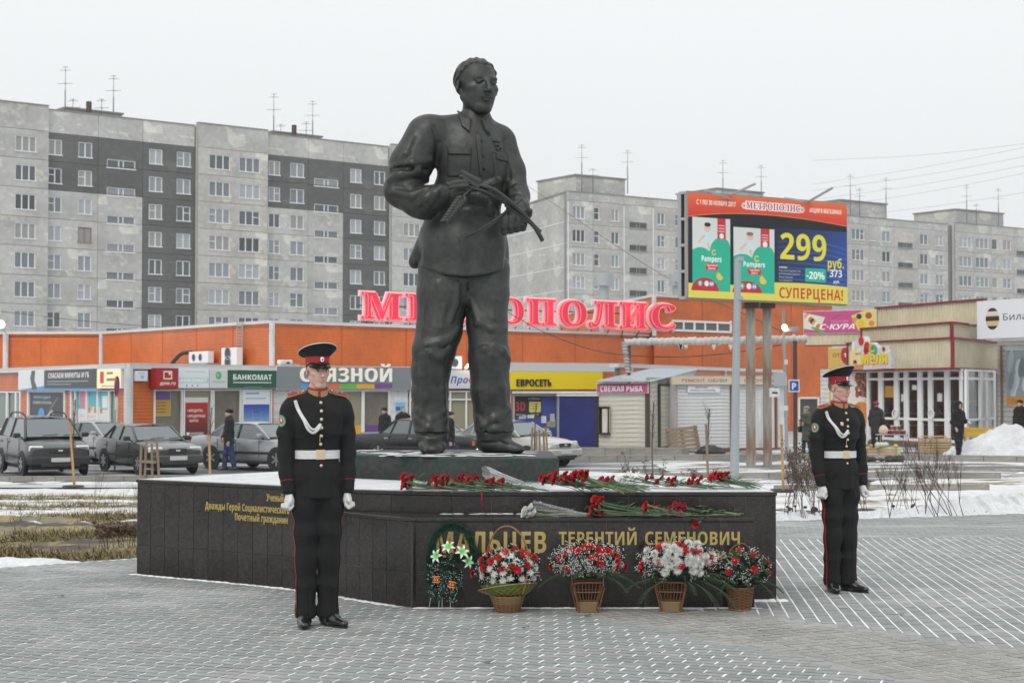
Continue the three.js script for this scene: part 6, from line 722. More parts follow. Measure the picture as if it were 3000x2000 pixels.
    const bk = new THREE.ExtrudeGeometry(shp, { depth: 0.06, bevelEnabled: true, bevelSize: 0.075, bevelThickness: 0.03, bevelSegments: 2, curveSegments: 6 }); mesh('letter_halo', put2(bk, 0.02), NM.back, L);  // pale pink emissive plate paints the neon halo around the letter
    const tb = []; for (const s of shp) for (const c of [s.getPoints(6), ...s.holes.map((q) => q.getPoints(6))]) { const ps = c.map((p) => V(p.x, p.y, 0)); for (let i = 0; i < ps.length; i++) { const p = ps[i], q = ps[(i + 1) % ps.length]; if (p.distanceTo(q) > 0.004) tb.push(rod(p, q, 0.0065, 0.0065, 5)); } } mesh('neon_tube', put2(merge(tb), 0.3), NM.tube, L);
    const c = r.c; for (const k of [-0.3, 0.3]) mesh('support', place(rod(V(k * r.w, -r.h / 2, 0), V(k * r.w * 0.6, -r.h / 2 - 0.75, -0.4), 0.03, 0.03, 5), FN, c, 0), MM.rail, L);
  });
  for (const px of [1110, 1600, 1850]) { const q = FN.hit(px, 905); const l = new THREE.PointLight(0xff5566, 1.2, 0, 2); l.position.set(q.x + FN.n.x * 0.6, q.y, q.z + FN.n.z * 0.6); l.castShadow = true; neon.add(l); }
  for (const [y, t] of [[0.1, 0.035], [-0.9, 0.035]]) { const a = FN.hit(1048, 900), b = FN.hit(1972, 928); mesh('rail', bar(V(a.x, a.y + y, a.z - 0.25), V(b.x, b.y + y, b.z - 0.25), 0.06, 0.06), MM.rail, neon); }
  // ---- roof-top and wall-mounted equipment
  const FW2 = faceOf(W[1], W[2]);
  const ac = (F, x0, y0, x1, y1, fans, label, off = 0.25, dep = 0.32) => { const r = F.rect(x0, y0, x1, y1), t = thing('air_conditioner', label, 'air conditioner', V(r.c.x, r.c.y - r.h / 2, r.c.z)), inv = (g) => g.translate(-t.position.x, -t.position.y, -t.position.z); mesh('case', inv(plate(F, r, off, dep, 0.03)), MM.frame, t); for (const [u, v] of fans) { const R = Math.min(r.w, r.h) * 0.3, p = r.c.clone().addScaledVector(F.u, u * r.w / 2); p.y += v * r.h / 2; const f = sub('fan', t); mesh('grille', inv(place(put(new THREE.TorusGeometry(R, R * 0.09, 6, 24)), F, p, off + dep + 0.01)), MM.steel, f); mesh('fan_disc', inv(place(put(new THREE.CircleGeometry(R * 0.95, 20)), F, p, off + dep + 0.004)), mat([0.06, 0.06, 0.065], 0.6), f); } mesh('bracket', inv(plate(F, { w: r.w * 0.9, h: 0.06, c: V(r.c.x, r.c.y - r.h / 2 - 0.03, r.c.z) }, 0, off + dep * 0.9)), MM.steel, t); };
  ac(FW2, 585, 1030, 641, 1064, [[-0.45, 0], [0.25, 0]], 'wide two-fan air conditioner on the orange wall beside a black duct'); ac(FW2, 681, 1019, 726, 1078, [[-0.1, 0.45], [-0.1, -0.45]], 'tall two-fan air conditioner on the orange wall');
  ac(F2, 832, 1054, 868, 1078, [[0.2, 0]], 'small air conditioner on the roof edge by the white pipe', -0.6, 0.3); ac(F3, 1318, 1043, 1354, 1082, [[-0.2, 0]], 'white air conditioner above the glazed shop entrance', -0.4, 0.4);
  { const P = (x, y, o) => { const h = FW2.hit(x, y); return h.addScaledVector(FW2.n, o); }; tag(mesh('duct', tube([P(528, 1072, 0.5), P(545, 1050, 0.5), P(556, 1036, 0.4), P(568, 1032, 0.1)], 0.09, 30, 8), MM.dark), 'black bent duct on the orange wall', 'duct');
    const ld = thing('wall_ladder', 'thin steel ladder on top of the orange wall', 'ladder'); for (const x of [706, 722]) mesh('rail', rod(P(x, 942, 0.2), P(x - 1, 1015, 0.2), 0.025, 0.025, 5), MM.steel, ld); for (let i = 0; i < 8; i++) mesh('rung', rod(P(706, 946 + i * 9, 0.2), P(722, 946 + i * 9, 0.2), 0.018, 0.018, 5), MM.steel, ld); }
  const lamp = (p, r, label, power, g) => { const t = thing('flood_lamp', label, 'lamp', p); mesh('housing', g ?? merge([box(0.3, 0.2, 0.2, 0, 0, -0.14)]), MM.steel, t); mesh('glow', ball(r, 0, 0, 0.02, [1, 1, 0.5], 12), mat([1, 1, 1], 0.4, 0, { emissive: lin(2.6, 2.5, 2.1) }), t); const l = new THREE.PointLight(0xfff2d8, power, 0, 2); l.position.set(0, 0, 0.25); l.castShadow = true; t.add(l); };
  { const h = at(2, 950, 81); lamp(h, 0.2, 'bright round flood lamp on a stalk at the hall roof corner', 1.5, merge([box(0.3, 0.2, 0.2, 0, 0, -0.14), rod(V(0, -0.1, -0.14), V(0.2, -0.55, -0.4), 0.03, 0.03, 5)])); }
  { const a = F3.hit(1358, 1078).addScaledVector(F3.n, 0.2), b = F3.hit(1372, 1050).addScaledVector(F3.n, 0.5), t = thing('tube_lamp', 'lit tube lamp slanting above the glazed shop entrance', 'lamp', a), d = b.clone().sub(a); mesh('glow_tube', rod(V(), d, 0.05, 0.05, 8), mat([1, 1, 1], 0.4, 0, { emissive: lin(3, 2.8, 2.2) }), t); mesh('bracket', rod(V(-0.15, -0.25, -0.2), V(), 0.02, 0.02, 5), MM.steel, t); const l = new THREE.PointLight(0xfff0d0, 0.5, 0, 2); l.position.copy(d.multiplyScalar(0.5)).add(V(0, 0, 0.12)); l.castShadow = true; t.add(l); }
  // notice board, blue container
  const FB = faceOf(pt(1500, 62), pt(1640, 62)), nb = thing('notice_board', 'white framed notice board with torn posters in front of the orange shop', 'notice board');
  mesh('back_panel', plate(FB, FB.rect(1506, 1160, 1634, 1305), 0, 0.04), mat([0.03, 0.05, 0.26], 0.6), nb); for (const q of [[1503, 1152, 1637, 1160], [1503, 1160, 1508, 1312], [1631, 1160, 1637, 1312]]) mesh('frame_bar', plate(FB, FB.rect(...q), 0, 0.1), MM.steel, nb); mesh('roof_edge', plate(FB, FB.rect(1500, 1146, 1755, 1152), 0.0, 0.4), MM.white, nb);
  const post = (q, draw, nm = 'poster') => { const r = FB.rect(...q), tx = canvasTex(256, Math.round(256 * r.h / r.w), draw); mesh(nm, printed(FB, r, 0.05 + rnd(0, 0.02)), mat([1, 1, 1], 0.7, 0, { map: tx }), nb); };
  post([1507, 1160, 1586, 1219], (x, w, h) => { fill(x, '#1f1d1f'); text(x, '3D', w * 0.22, h * 0.52, h * 0.62, '#a8322e', w * 0.4); text(x, 'ул. Куйбышева', w * 0.74, h * 0.12, h * 0.1, '#c9c9c9', w * 0.44); fill(x, '#c4bf62', w * 0.55, h * 0.28, w * 0.43, h * 0.52); for (let i = 0; i < 3; i++) fill(x, '#8d8a4c', w * 0.6, h * (0.36 + 0.12 * i), w * 0.3, h * 0.05); text(x, 'ПОКАЗЫ', w * 0.2, h * 0.92, h * 0.1, '#b0b0b0', w * 0.3); text(x, '52-55-25', w * 0.76, h * 0.9, h * 0.11, '#b0b0b0', w * 0.3); }, 'cinema_poster');
  for (let i = 0; i < 16; i++) { const x0 = rnd(1508, 1612), y0 = rnd(1205, 1285); post([x0, y0, x0 + rnd(8, 22), y0 + rnd(8, 26)], (x, w, h) => { fill(x, ['#b9bcba', '#a5a898', '#8fb0bf', '#cfd2d0', '#9a927c'][i % 5]); for (let k = 0; k < 5; k++) fill(x, '#77797a', w * 0.1, h * (0.15 + 0.15 * k), w * rnd(0.4, 0.8), h * 0.04); }, 'torn_notice'); }
  const FC = faceOf(pt(1636, 61.5), pt(1752, 60)), bc = thing('storage_container', 'plain dark blue metal container between notice board and fish kiosk', 'container'); mesh('wall', wallBox(FC, 0, FC.L, gh(5, -60) - 0.05, FC.y(1690, 1160), 2.4), MM.blue, bc); mesh('roof_lip', wallBox(FC, -0.05, FC.L + 0.05, FC.y(1690, 1160), FC.y(1690, 1154), 2.5, 0.06), MM.white, bc); mesh('edge_post', wallBox(FC, FC.L - 0.12, FC.L + 0.02, gh(5, -60) - 0.05, FC.y(1690, 1161), 0.2, 0.03), MM.dark, bc); mesh('panel_seam', wallBox(FC, 0.0, 0.05, gh(5, -60), FC.y(1690, 1160), 0.05, 0.02), MM.steel, bc);
  // fish kiosk
  const K0 = pt(1755, 60), K1 = pt(1902, 59), K2 = pt(1988, 61.5), FK = faceOf(K0, K1), FS = faceOf(K1, K2), kg = -0.62, kt = FK.y(1820, 1122);
  const kiosk = thing('fish_kiosk', 'cream sided fish kiosk with sloping corrugated roof and pink sign', 'kiosk');
  const boards = (F, s0, s1, y0, y1, p) => { for (let y = y0; y < y1 - 0.02; y += p) mesh('siding_board', wallBox(F, s0, s1, y + 0.012, Math.min(y + p, y1), 0.03, 0.015 + 0.006 * Math.sin(y * 40)), MM.siding, kiosk); };
  boards(FK, 0, FK.L - 0.12, kg, kt, 0.165); boards(FS, 0.05, FS.s(1926), kg, kt + 0.15, 0.165);
  mesh('inner_wall', [wallBox(FK, 0, FK.L, kg, kt, 0.1, -0.02), wallBox(FS, 0, FS.L, kg, kt + 0.2, 0.1, -0.02)], mat([0.3, 0.28, 0.24], 0.8), kiosk);
  mesh('corner_board', wallBox(FK, FK.L - 0.14, FK.L + 0.02, kg, kt, 0.08, 0.05), mat([0.07, 0.045, 0.035], 0.8), kiosk);
  { const r = FK.rect(1758, 1194, 1788, 1270), w = sub('hatch', kiosk); mesh('hatch_shade', plate(FK, r, 0.02, 0.03), MM.dark, w); mesh('shutter_leaf', place(rbox(r.w * 0.75, r.h * 0.92, 0.04, 0.01), FK, r.c.clone().addScaledVector(FK.u, 0.1), 0.12), MM.siding, w); for (const q of [[1758, 1190, 1790, 1195], [1786, 1194, 1790, 1270], [1758, 1268, 1790, 1273], [1757, 1190, 1762, 1273]]) mesh('frame_bar', plate(FK, FK.rect(...q), 0.06, 0.12), mat([0.035, 0.02, 0.018], 0.6), w); }  // flat near-black plate stands in for the shaded inside of the hatch
  { const d = sub('door', kiosk); const dr = FS.rect(1930, 1130, 1978, 1306); for (let i = 0; i < 14; i++) mesh('door_board', plate(FS, { w: dr.w, h: dr.h / 14 - 0.01, c: V(dr.c.x, dr.c.y - dr.h / 2 + dr.h * (i + 0.5) / 14, dr.c.z) }, 0.03, 0.03), MM.siding, d); for (const q of [[1927, 1124, 1981, 1130], [1926, 1130, 1930, 1310], [1977, 1130, 1982, 1310]]) mesh('door_frame', plate(FS, FS.rect(...q), 0.03, 0.06), mat([0.05, 0.04, 0.03], 0.7), d); mesh('handle', place(ball(0.03), FS, FS.hit(1933, 1220), 0.1), MM.steel, d); }
  { const sg = signOf(FK, 1752, 1122, 1903, 1152, (x, w, h) => { fill(x, '#a94a78'); const g = x.createLinearGradient(0, 0, w, h); g.addColorStop(0, '#b0608a'); g.addColorStop(0.5, '#a03d6c'); g.addColorStop(1, '#b5527f'); x.fillStyle = g; x.fillRect(0, 0, w, h); text(x, 'СВЕЖАЯ РЫБА', w * 0.48, h * 0.56, h * 0.85, '#e8e4e6', w * 0.84); }, 'pink sign with white fresh fish lettering on the cream kiosk', 'sign', { off: 0.05, d: 0.06 }); }
  { const a = V(K0[0] - 0.15, kt + 0.06, K0[1] + 0.35), b = V(K1[0] + 0.05, kt + 0.05, K1[1] + 0.35), c = at(2050, 1081, 64), d = at(1905, 1081, 65), n = 26; mesh('roof_sheet', grid(n * 4, 2, (u, v) => { const p = a.clone().lerp(b, u), q = d.clone().lerp(c, u), r = p.lerp(q, v); r.y += 0.025 * Math.sin(u * n * 2 * PI); return r; }), mat([0.42, 0.47, 0.52], 0.35, 0.5), kiosk); mesh('gable', quad(V(K1[0], kt, K1[1] + 0.02), V(K2[0] + 0.6, kt, K2[1] - 1.5), c.clone().add(V(-0.1, -0.05, 0)), b.clone().add(V(0, -0.03, -0.3))), MM.siding, kiosk); mesh('lifted_sheet', grid(8, 2, (u, v) => at(1822 + u * 34, 1104 + v * 4 - 3 * Math.sin(u * PI), 60 - v * 0.2)), mat([0.42, 0.47, 0.52], 0.35, 0.5), kiosk); }
  // shoe repair kiosk with roller shutters
  const R0 = pt(1982, 60), R1 = pt(2300, 61.5), FR = faceOf(R0, R1), rk = thing('repair_kiosk', 'white roller shutter kiosk for shoe repair with cream fascia', 'kiosk');
  const sh = (x0, x1) => { const s = sub('roller_shutter', rk), r = FR.rect(x0, 1128, x1, 1312), n = 18; for (let i = 0; i < n; i++) mesh('slat', plate(FR, { w: r.w, h: r.h / n - 0.012, c: V(r.c.x, r.c.y - r.h / 2 + r.h * (i + 0.5) / n, r.c.z) }, 0.0, 0.025 + 0.008 * (i % 2), 0.008), MM.shutter, s); };
  mesh('inner_wall', wallBox(FR, 0, FR.L, -0.65, FR.y(2100, 1110), 2.2, -0.02), MM.shutter, rk);
  sh(1985, 2138); sh(2148, 2222); mesh('side_door', plate(FR, FR.rect(2232, 1150, 2268, 1312), 0.0, 0.04), MM.white, rk);
  for (const q of [[2139, 1126, 2148, 1316], [2270, 1126, 2275, 1316]]) mesh('post', plate(FR, FR.rect(...q), 0.0, 0.09), MM.brown, rk); for (const q of [[2110, 1312, 2290, 1318]]) mesh('sill_beam', plate(FR, FR.rect(...q), 0.0, 0.12), MM.brown, rk);
  mesh('pink_edge', plate(FR, FR.rect(1981, 1128, 1984, 1312), 0.0, 0.05), mat([0.55, 0.33, 0.38], 0.6), rk);
  const fas = (x0, x1, lab) => signOf(FR, x0, 1101, x1, 1127, (x, w, h) => { fill(x, '#c9bba6'); fill(x, '#b8a890', 0, 0, w, h * 0.08); text(x, 'РЕМОНТ  ОБУВИ', w * 0.54, h * 0.52, h * 0.56, '#2d2a28', w * 0.78, 'normal'); }, lab, 'sign', { off: 0.08, d: 0.1, body: mat([0.5, 0.42, 0.33], 0.6) }); fas(1963, 2138, 'cream shoe repair fascia over the wide roller shutter'); fas(2150, 2300, 'cream shoe repair fascia crossed by the concrete posts');
  signOf(FR, 2012, 1128, 2107, 1150, (x, w, h) => { fill(x, '#dde1e6'); text(x, 'ЗАТОЧКА', w * 0.42, h * 0.28, h * 0.34, '#333840', w * 0.4); text(x, 'НОЖЕЙ И НОЖНИЦ', w * 0.46, h * 0.72, h * 0.34, '#333840', w * 0.8); }, 'white board about sharpening knives and scissors', 'sign', { name: 'notice_plate', off: 0.06, d: 0.03 });
  signOf(FR, 2236, 1168, 2256, 1190, (x, w, h) => { fill(x, '#d8d0da'); for (let i = 0; i < 14; i++) fill(x, ['#a070b0', '#c0a0cc'][i % 2], rnd(0, w), rnd(0, h), w * 0.2, h * 0.15); }, 'small violet notice on the white side door', 'notice', { name: 'wall_notice', off: 0.05, d: 0.015 });
}
// ---------------------------------------------------------------- grocery shop on the right, billboard, posts, pipe
{
  const E0 = pt(2486, 67), E1 = pt(2792, 60), E2 = pt(2931, 66), FE = faceOf(E0, E1), FG = faceOf(E1, E2), ey = -0.52;
  const shop = thing('grocery_shop', 'cream ribbed grocery shop with maroon trims and white glazed front', 'shop building');
  const tier = (a, b, y0, y1, first) => { const F = faceOf(a, b); mesh('fascia', ribbed(F, 0, F.L, y0, y1, 0.19, 0.03, true), MM.cream, shop); mesh('trim', wallBox(F, -0.03, F.L + 0.03, y1, y1 + 0.075, 0.2, 0.09), MM.maroon, shop); if (first) mesh('trim', wallBox(F, -0.03, F.L + 0.03, y0 - 0.075, y0, 0.2, 0.09), MM.maroon, shop); return F; };
  const edge = (p, y0, y1) => mesh('corner_trim', box(0.12, y1 - y0, 0.12, p[0], (y0 + y1) / 2, p[1] + 0.04), MM.maroon, shop);
  tier(E0, E1, 2.42, 3.46, true); tier(E1, E2, 2.42, 3.46, true); edge(E1, 2.36, 3.53); edge(E0, 2.36, 3.53); edge(E2, 2.36, 3.53);
  const T0 = pt(2527, 67.4), T1 = pt(2790, 61), T2 = pt(2884, 64.5); tier(T0, T1, 3.5, 4.07); tier(T1, T2, 3.5, 4.07); edge(T1, 3.5, 4.14); edge(T0, 3.5, 4.14); edge(T2, 3.5, 4.14);
  const S0 = pt(2571, 68.6), S1 = pt(2886, 61.8); tier(S0, S1, 4.1, 4.98); edge(S0, 4.1, 5.05);
  mesh('soffit', slab([E0, E1, E2, pt(2931, 74), pt(2486, 76)], 2.3, 2.42), MM.white, shop); mesh('roof', slab([S0, S1, pt(2886, 80), pt(2571, 80)], 4.9, 4.96), MM.white, shop); mesh('inner_wall', [wallBox(faceOf(T0, T1), 0, 4, 3.4, 4.05, 0.1, -0.02), slab([T0, T1, T2, pt(2884, 76), pt(2527, 76)], 3.42, 3.49)], MM.cream, shop);
  // glazing, set back a little under the fascia
  const G0 = pt(2543, 66.4), G1 = pt(2826, 60.6), G2 = pt(2912, 64.8), FA1 = faceOf(G0, G1), FA2 = faceOf(G1, G2);
  const glazed = (F, x0, x1, vs, name) => { const w = sub(name, shop); const yb = 1290; mesh('pane', printed(F, F.rect(x0, 1086, x1, yb), -0.02), new THREE.MeshPhysicalMaterial({ color: lin(0.82, 0.85, 0.86), roughness: 0.04, transmission: 1, thickness: 0, side: THREE.DoubleSide }), w); for (const v of vs) mesh('mullion', plate(F, F.rect(v - 3.2, 1086, v + 3.2, yb), 0, 0.09), MM.frame, w); for (const [a, b] of [[1083, 1089], [1106, 1113], [1224, 1231], [1284, 1292]]) mesh('transom', plate(F, F.rect(x0, a, x1, b), 0.012, 0.08), MM.frame, w); return w; };
  const gz = glazed(FA1, 2545, 2825, [2548, 2582, 2588, 2628, 2634, 2657, 2662, 2697, 2703, 2728, 2733, 2776, 2783, 2820], 'glazed_front'); glazed(FA2, 2826, 2912, [2829, 2870, 2909], 'glazed_side');
  for (const [px, py] of [[2632, 1212], [2738, 1213]]) mesh('door_handle', place(new THREE.TorusGeometry(0.17, 0.025, 8, 24), FA1, FA1.hit(px, py), 0.14), MM.frame, gz);
  for (const [q, c] of [[[2640, 1154, 2652, 1176], '#c9ccd0'], [[2672, 1128, 2686, 1142], '#d8dade'], [[2746, 1152, 2760, 1176], '#c9ccd0'], [[2592, 1130, 2622, 1164], '#b98a3a']]) mesh('window_sticker', plate(FA1, FA1.rect(...q), -0.025, 0.01), mat(new THREE.Color(c), 0.6), gz);
  { // sales room behind the glass: floor, back and side walls, shelves of goods
    const bk = faceOf(pt(2500, 75), pt(2935, 71)), inn = mat([0.55, 0.52, 0.45], 0.8); mesh('sales_floor', slab([G0, G1, G2, pt(2935, 71), pt(2500, 75)], ey - 0.1, ey + 0.02), MM.concrete, shop); mesh('inner_wall', [wallBox(bk, 0, bk.L, ey, 2.4, 0.2), wallBox(faceOf(pt(2500, 75), [G0[0] - 0.2, G0[1] - 0.1]), 0, 8.4, ey, 2.3, 0.1), wallBox(faceOf(G2, pt(2935, 71)), 0, 6, ey, 2.3, 0.1, -0.3)], inn, shop); mesh('base_wall', [wallBox(FA1, 0, FA1.L, ey - 0.3, FA1.y(2690, 1291), 0.12), wallBox(FA2, 0, FA2.L, ey - 0.3, FA2.y(2860, 1291), 0.12)], MM.concrete, shop);
    for (let i = 0; i < 7; i++) { const p = pt(2560 + i * 52, 68 + (i % 2)), sh = sub('goods_shelf', shop); mesh('shelf_frame', [0, 0.5, 1.0, 1.5].map((y) => box(0.9, 0.03, 0.4, p[0], ey + 0.15 + y, p[1])), MM.frame, sh); const bx = [[], [], []]; for (let k = 0; k < 18; k++) bx[k % 3].push(box(rnd(0.1, 0.2), rnd(0.15, 0.34), 0.2, p[0] + rnd(-0.38, 0.38), ey + 0.32 + 0.5 * (k % 3), p[1] + rnd(-0.05, 0.1))); bx.forEach((g, k) => mesh('goods', g, mat([[0.4, 0.08, 0.06], [0.45, 0.38, 0.12], [0.12, 0.2, 0.3]][k], 0.6), sh)); } }
  // white side pilaster, poster wall to the left of the glazing
  const FP = faceOf(pt(2405, 68.5), pt(2545, 66.5));
  mesh('siding', ribbed(FP, 0, FP.s(2430), ey - 0.1, 2.46, 0.18, 0.014), MM.white, shop); mesh('poster_wall', wallBox(FP, FP.s(2430), FP.L, ey - 0.1, 2.46, 0.2), MM.white, shop);
  signOf(FP, 2430, 1016, 2544, 1246, (x, w, h) => { fill(x, '#c6ac5c'); x.fillStyle = '#c9c6bd'; x.beginPath(); x.ellipse(w * 0.55, h * 0.62, w * 0.5, h * 0.34, 0.3, 0, 7); x.fill(); x.fillStyle = '#dcdad4'; x.beginPath(); x.ellipse(w * 0.55, h * 0.6, w * 0.4, h * 0.27, 0.3, 0, 7); x.fill(); for (let i = 0; i < 90; i++) { x.fillStyle = ['#7d4230', '#5f2e22', '#935843', '#a86a3e'][i % 4]; x.beginPath(); x.arc(w * rnd(0.72, 1), h * rnd(0.3, 0.62), w * rnd(0.02, 0.06), 0, 7); x.fill(); } x.fillStyle = '#c98238'; x.beginPath(); x.ellipse(w * 0.85, h * 0.84, w * 0.24, h * 0.14, 0, 0, 7); x.fill(); text(x, 'ОТ', w * 0.2, h * 0.1, h * 0.07, '#a83a3a', w * 0.2); x.fillStyle = '#a82a38'; x.beginPath(); x.arc(w * 0.52, h * 0.1, w * 0.2, 0, 7); x.fill(); text(x, '110', w * 0.53, h * 0.1, h * 0.075, '#efe9e4', w * 0.28); }, 'tall food poster with price roundel beside the glazed front', 'poster', { name: 'wall_poster', off: 0.01, d: 0.02 });
  const FQ = faceOf(pt(2362, 69.2), pt(2574, 67.6)); mesh('canopy', ribbed(FQ, 0, FQ.s(2560), FQ.y(2460, 1010), FQ.y(2460, 975), 0.19, 0.02, true), MM.cream, shop); mesh('trim', wallBox(FQ, 0, FQ.s(2560), FQ.y(2460, 1013), FQ.y(2460, 1009.5), 0.15, 0.06), MM.maroon, shop);
  const su = signOf(FQ, 2358, 909, 2572, 976, (x, w, h) => { fill(x, '#b84a80'); x.fillStyle = '#cfd6c4'; x.beginPath(); x.moveTo(0, h * 0.05); x.lineTo(w * 0.3, h * 0.28); x.lineTo(w * 0.22, h * 0.9); x.lineTo(0, h * 0.78); x.fill(); for (let i = 0; i < 7; i++) { x.fillStyle = ['#d98c6a', '#e8dcc8', '#c9704e', '#2e3a2c'][i % 4]; x.beginPath(); x.ellipse(w * (0.04 + 0.027 * i), h * (0.2 + 0.08 * i), w * 0.028, h * 0.13, 0.6, 0, 7); x.fill(); } x.fillStyle = '#5f9a4e'; x.beginPath(); x.ellipse(w * 0.2, h * 0.85, w * 0.1, h * 0.07, 0.4, 0, 7); x.fill(); x.fillStyle = '#cfc86a'; x.beginPath(); x.moveTo(w * 0.66, h * 0.25); x.lineTo(w * 0.84, h * 0.02); x.lineTo(w, 0); x.lineTo(w, h * 0.85); x.lineTo(w * 0.76, h * 0.9); x.fill(); for (const [a, b, c, r] of [[0.77, 0.28, '#2c2c30', 0.05], [0.9, 0.25, '#a5403c', 0.06], [0.71, 0.42, '#d88a3a', 0.045], [0.94, 0.6, '#cf7a52', 0.05], [0.8, 0.62, '#d8b82a', 0.07]]) { x.fillStyle = c; x.beginPath(); x.arc(w * a, h * b, w * r * 0.75, 0, 7); x.fill(); } x.strokeStyle = '#7d2d5a'; x.lineWidth = 4; x.beginPath(); x.moveTo(w * 0.4, h * 0.42); x.quadraticCurveTo(w * 0.42, h * 0.25, w * 0.52, h * 0.2); x.stroke(); text(x, 'Суши-бар', w * 0.5, h * 0.47, h * 0.14, '#d49ab4', w * 0.24, 'italic'); text(x, 'С·КУРА', w * 0.46, h * 0.72, h * 0.34, '#f0e6ec', w * 0.5, 'italic bold'); }, 'pink banner with fruit and rolls and white lettering above the canopy', 'banner', { name: 'shop_banner', off: 0.02, d: 0.08 });
  // cut-out logo sign: white plate, stove-shaped initial, yellow letters
  { const r = FE.rect(2508, 990, 2626, 1082), t = thing('logo_sign', 'white cut-out shop sign with yellow letters on the cream fascia', 'sign', V(r.c.x, r.c.y - r.h / 2, r.c.z)), inv = (g) => g.translate(-t.position.x, -t.position.y, -t.position.z), w = r.w, h = r.h;
    const at2 = (g, off) => inv(place(g, FE, r.c, off)), P = (u, v) => [(u - 0.5) * w, (v - 0.5) * h];
    mesh('plate', at2(extrude(poly([P(0, 0.02), P(0, 0.16), P(0.04, 0.2), P(0.04, 0.6), P(0.07, 0.64), P(0.07, 0.9), P(0.16, 0.9), P(0.2, 1.0), P(0.36, 1.05), P(0.42, 0.86), P(0.6, 0.84), P(0.74, 0.66), P(0.86, 0.72), P(0.88, 0.58), P(1, 0.55), P(1, 0.03), P(0.4, 0.0)]), 0.2, 0.02), 0.04), MM.white, t);
    mesh('stove_initial', at2(extrude(poly([P(0.03, 0.16), P(0.03, 0.56), P(0.07, 0.62), P(0.3, 0.62), P(0.3, 0.54), P(0.16, 0.53), P(0.16, 0.46), P(0.28, 0.46), P(0.28, 0.39), P(0.31, 0.38), P(0.31, 0.16)]), 0.04, 0.008), 0.27), mat([0.72, 0.62, 0.3], 0.5), t); mesh('chimney', at2(extrude(poly([P(0.08, 0.63), P(0.08, 0.88), P(0.13, 0.88), P(0.13, 0.63)]), 0.04), 0.27), MM.frame, t); mesh('stove_base', at2(extrude(poly([P(0.005, 0.03), P(0.005, 0.15), P(0.34, 0.15), P(0.34, 0.02)]), 0.05), 0.27), mat([0.62, 0.22, 0.09], 0.5), t); mesh('stove_mouth', at2(put(new THREE.CircleGeometry(w * 0.05, 16, 0, PI), ...P(0.17, 0.2), 0), 0.33), mat([0.16, 0.02, 0.02], 0.6), t);
    const lt = fitLetters('мёля', w * 0.62, h * 0.42, 0.05); lt.translate(...P(0.33, 0.17), 0); mesh('letters', at2(lt, 0.27), mat([0.72, 0.56, 0.06], 0.5), t);
    const tx = canvasTex(256, 40, (x, a, b) => { fill(x, '#e9e0e0'); text(x, 'СЕТЬ МАГАЗИНОВ', a / 2, b / 2, 30, '#c8485a', 236); }); mesh('caption', at2(put(new THREE.PlaneGeometry(w * 0.56, h * 0.1), ...P(0.66, 0.09), 0), 0.275), mat([1, 1, 1], 0.5, 0, { map: tx }), t);
    for (const [u, v, c, s] of [[0.3, 0.92, [0.5, 0.01, 0.02], 0.06], [0.45, 0.72, [0.5, 0.01, 0.02], 0.07], [0.55, 0.7, [0.55, 0.5, 0.06], 0.06], [0.62, 0.62, [0.05, 0.35, 0.2], 0.07], [0.42, 0.6, [0.5, 0.01, 0.02], 0.05], [0.86, 0.63, [0.3, 0.02, 0.03], 0.03]]) mesh('colour_shape', at2(put(new THREE.CylinderGeometry(w * s, w * s, 0.03, 20), ...P(u, v), 0, PI / 2), 0.28), mat(c, 0.5), t); }
  // neighbour with white phone-company fascia
  const B0 = pt(2886, 60.8), B1 = pt(3140, 57), FB2 = faceOf(B0, B1), nb = thing('phone_shop', 'pale sided shop with white fascia next to the grocery', 'shop building'), FW = faceOf(pt(2925, 62), pt(3140, 59));
  mesh('siding', ribbed(FW, 0, FW.L, ey - 0.1, 3.4, 0.19, 0.02), mat([0.56, 0.57, 0.56], 0.6, 0, { map: weather }), nb); mesh('inner_wall', wallBox(FW, 0, FW.L, ey - 0.2, 4.5, 3, -0.04), MM.white, nb); mesh('downpipe', place(cyl(0.04, 0.04, 3.7), FW, V(FW.a[0] + FW.u.x * 0.25, 1.4, FW.a[1] + FW.u.z * 0.25), 0.08), MM.brown, nb);
  signOf(FB2, 2886, 876, 3100, 990, (x, w, h) => { fill(x, '#d9dde3'); const cx = w * 0.222, cy = h * 0.48, R = h * 0.29; x.save(); x.beginPath(); x.ellipse(cx, cy, R * 0.86, R, 0, 0, 7); x.clip(); fill(x, '#c8a878', cx - R, cy - R, 2 * R, 2 * R); for (const [a, b, c] of [[-1, -0.68, '#17181a'], [-0.68, -0.3, '#d8c6b8'], [-0.22, 0.2, '#17181a'], [0.2, 0.66, '#c9b27e'], [0.66, 1, '#17181a']]) fill(x, c, cx - R, cy + a * R, 2 * R, (b - a) * R); x.restore(); text(x, 'Билайн', w * 0.36, h * 0.45, h * 0.25, '#26282b', w * 0.55, 'normal', 'sans-serif', 'left'); }, 'white fascia with round black and amber striped mark', 'sign', { off: 0.05, d: 0.3, body: MM.white });
  signOf(FW, 2952, 1022, 3090, 1190, (x, w, h) => { fill(x, '#8e9aa0'); for (let i = 0; i < 26; i++) { x.fillStyle = ['#aab4b8', '#6f7c82', '#c2c9cc', '#7d8a90'][i % 4]; x.beginPath(); x.ellipse(w * rnd(), h * rnd(0, 0.8), w * 0.06, h * rnd(0.1, 0.3), 0.2, 0, 7); x.fill(); } fill(x, '#c08a48', 0, h * 0.83, w, h * 0.17); text(x, 'Покупай', w * 0.36, h * 0.915, h * 0.1, '#5a3d22', w * 0.5, 'normal', 'serif'); }, 'grey pictured poster with an orange caption strip on the pale siding', 'poster', { name: 'wall_poster', off: 0.03, d: 0.03 });
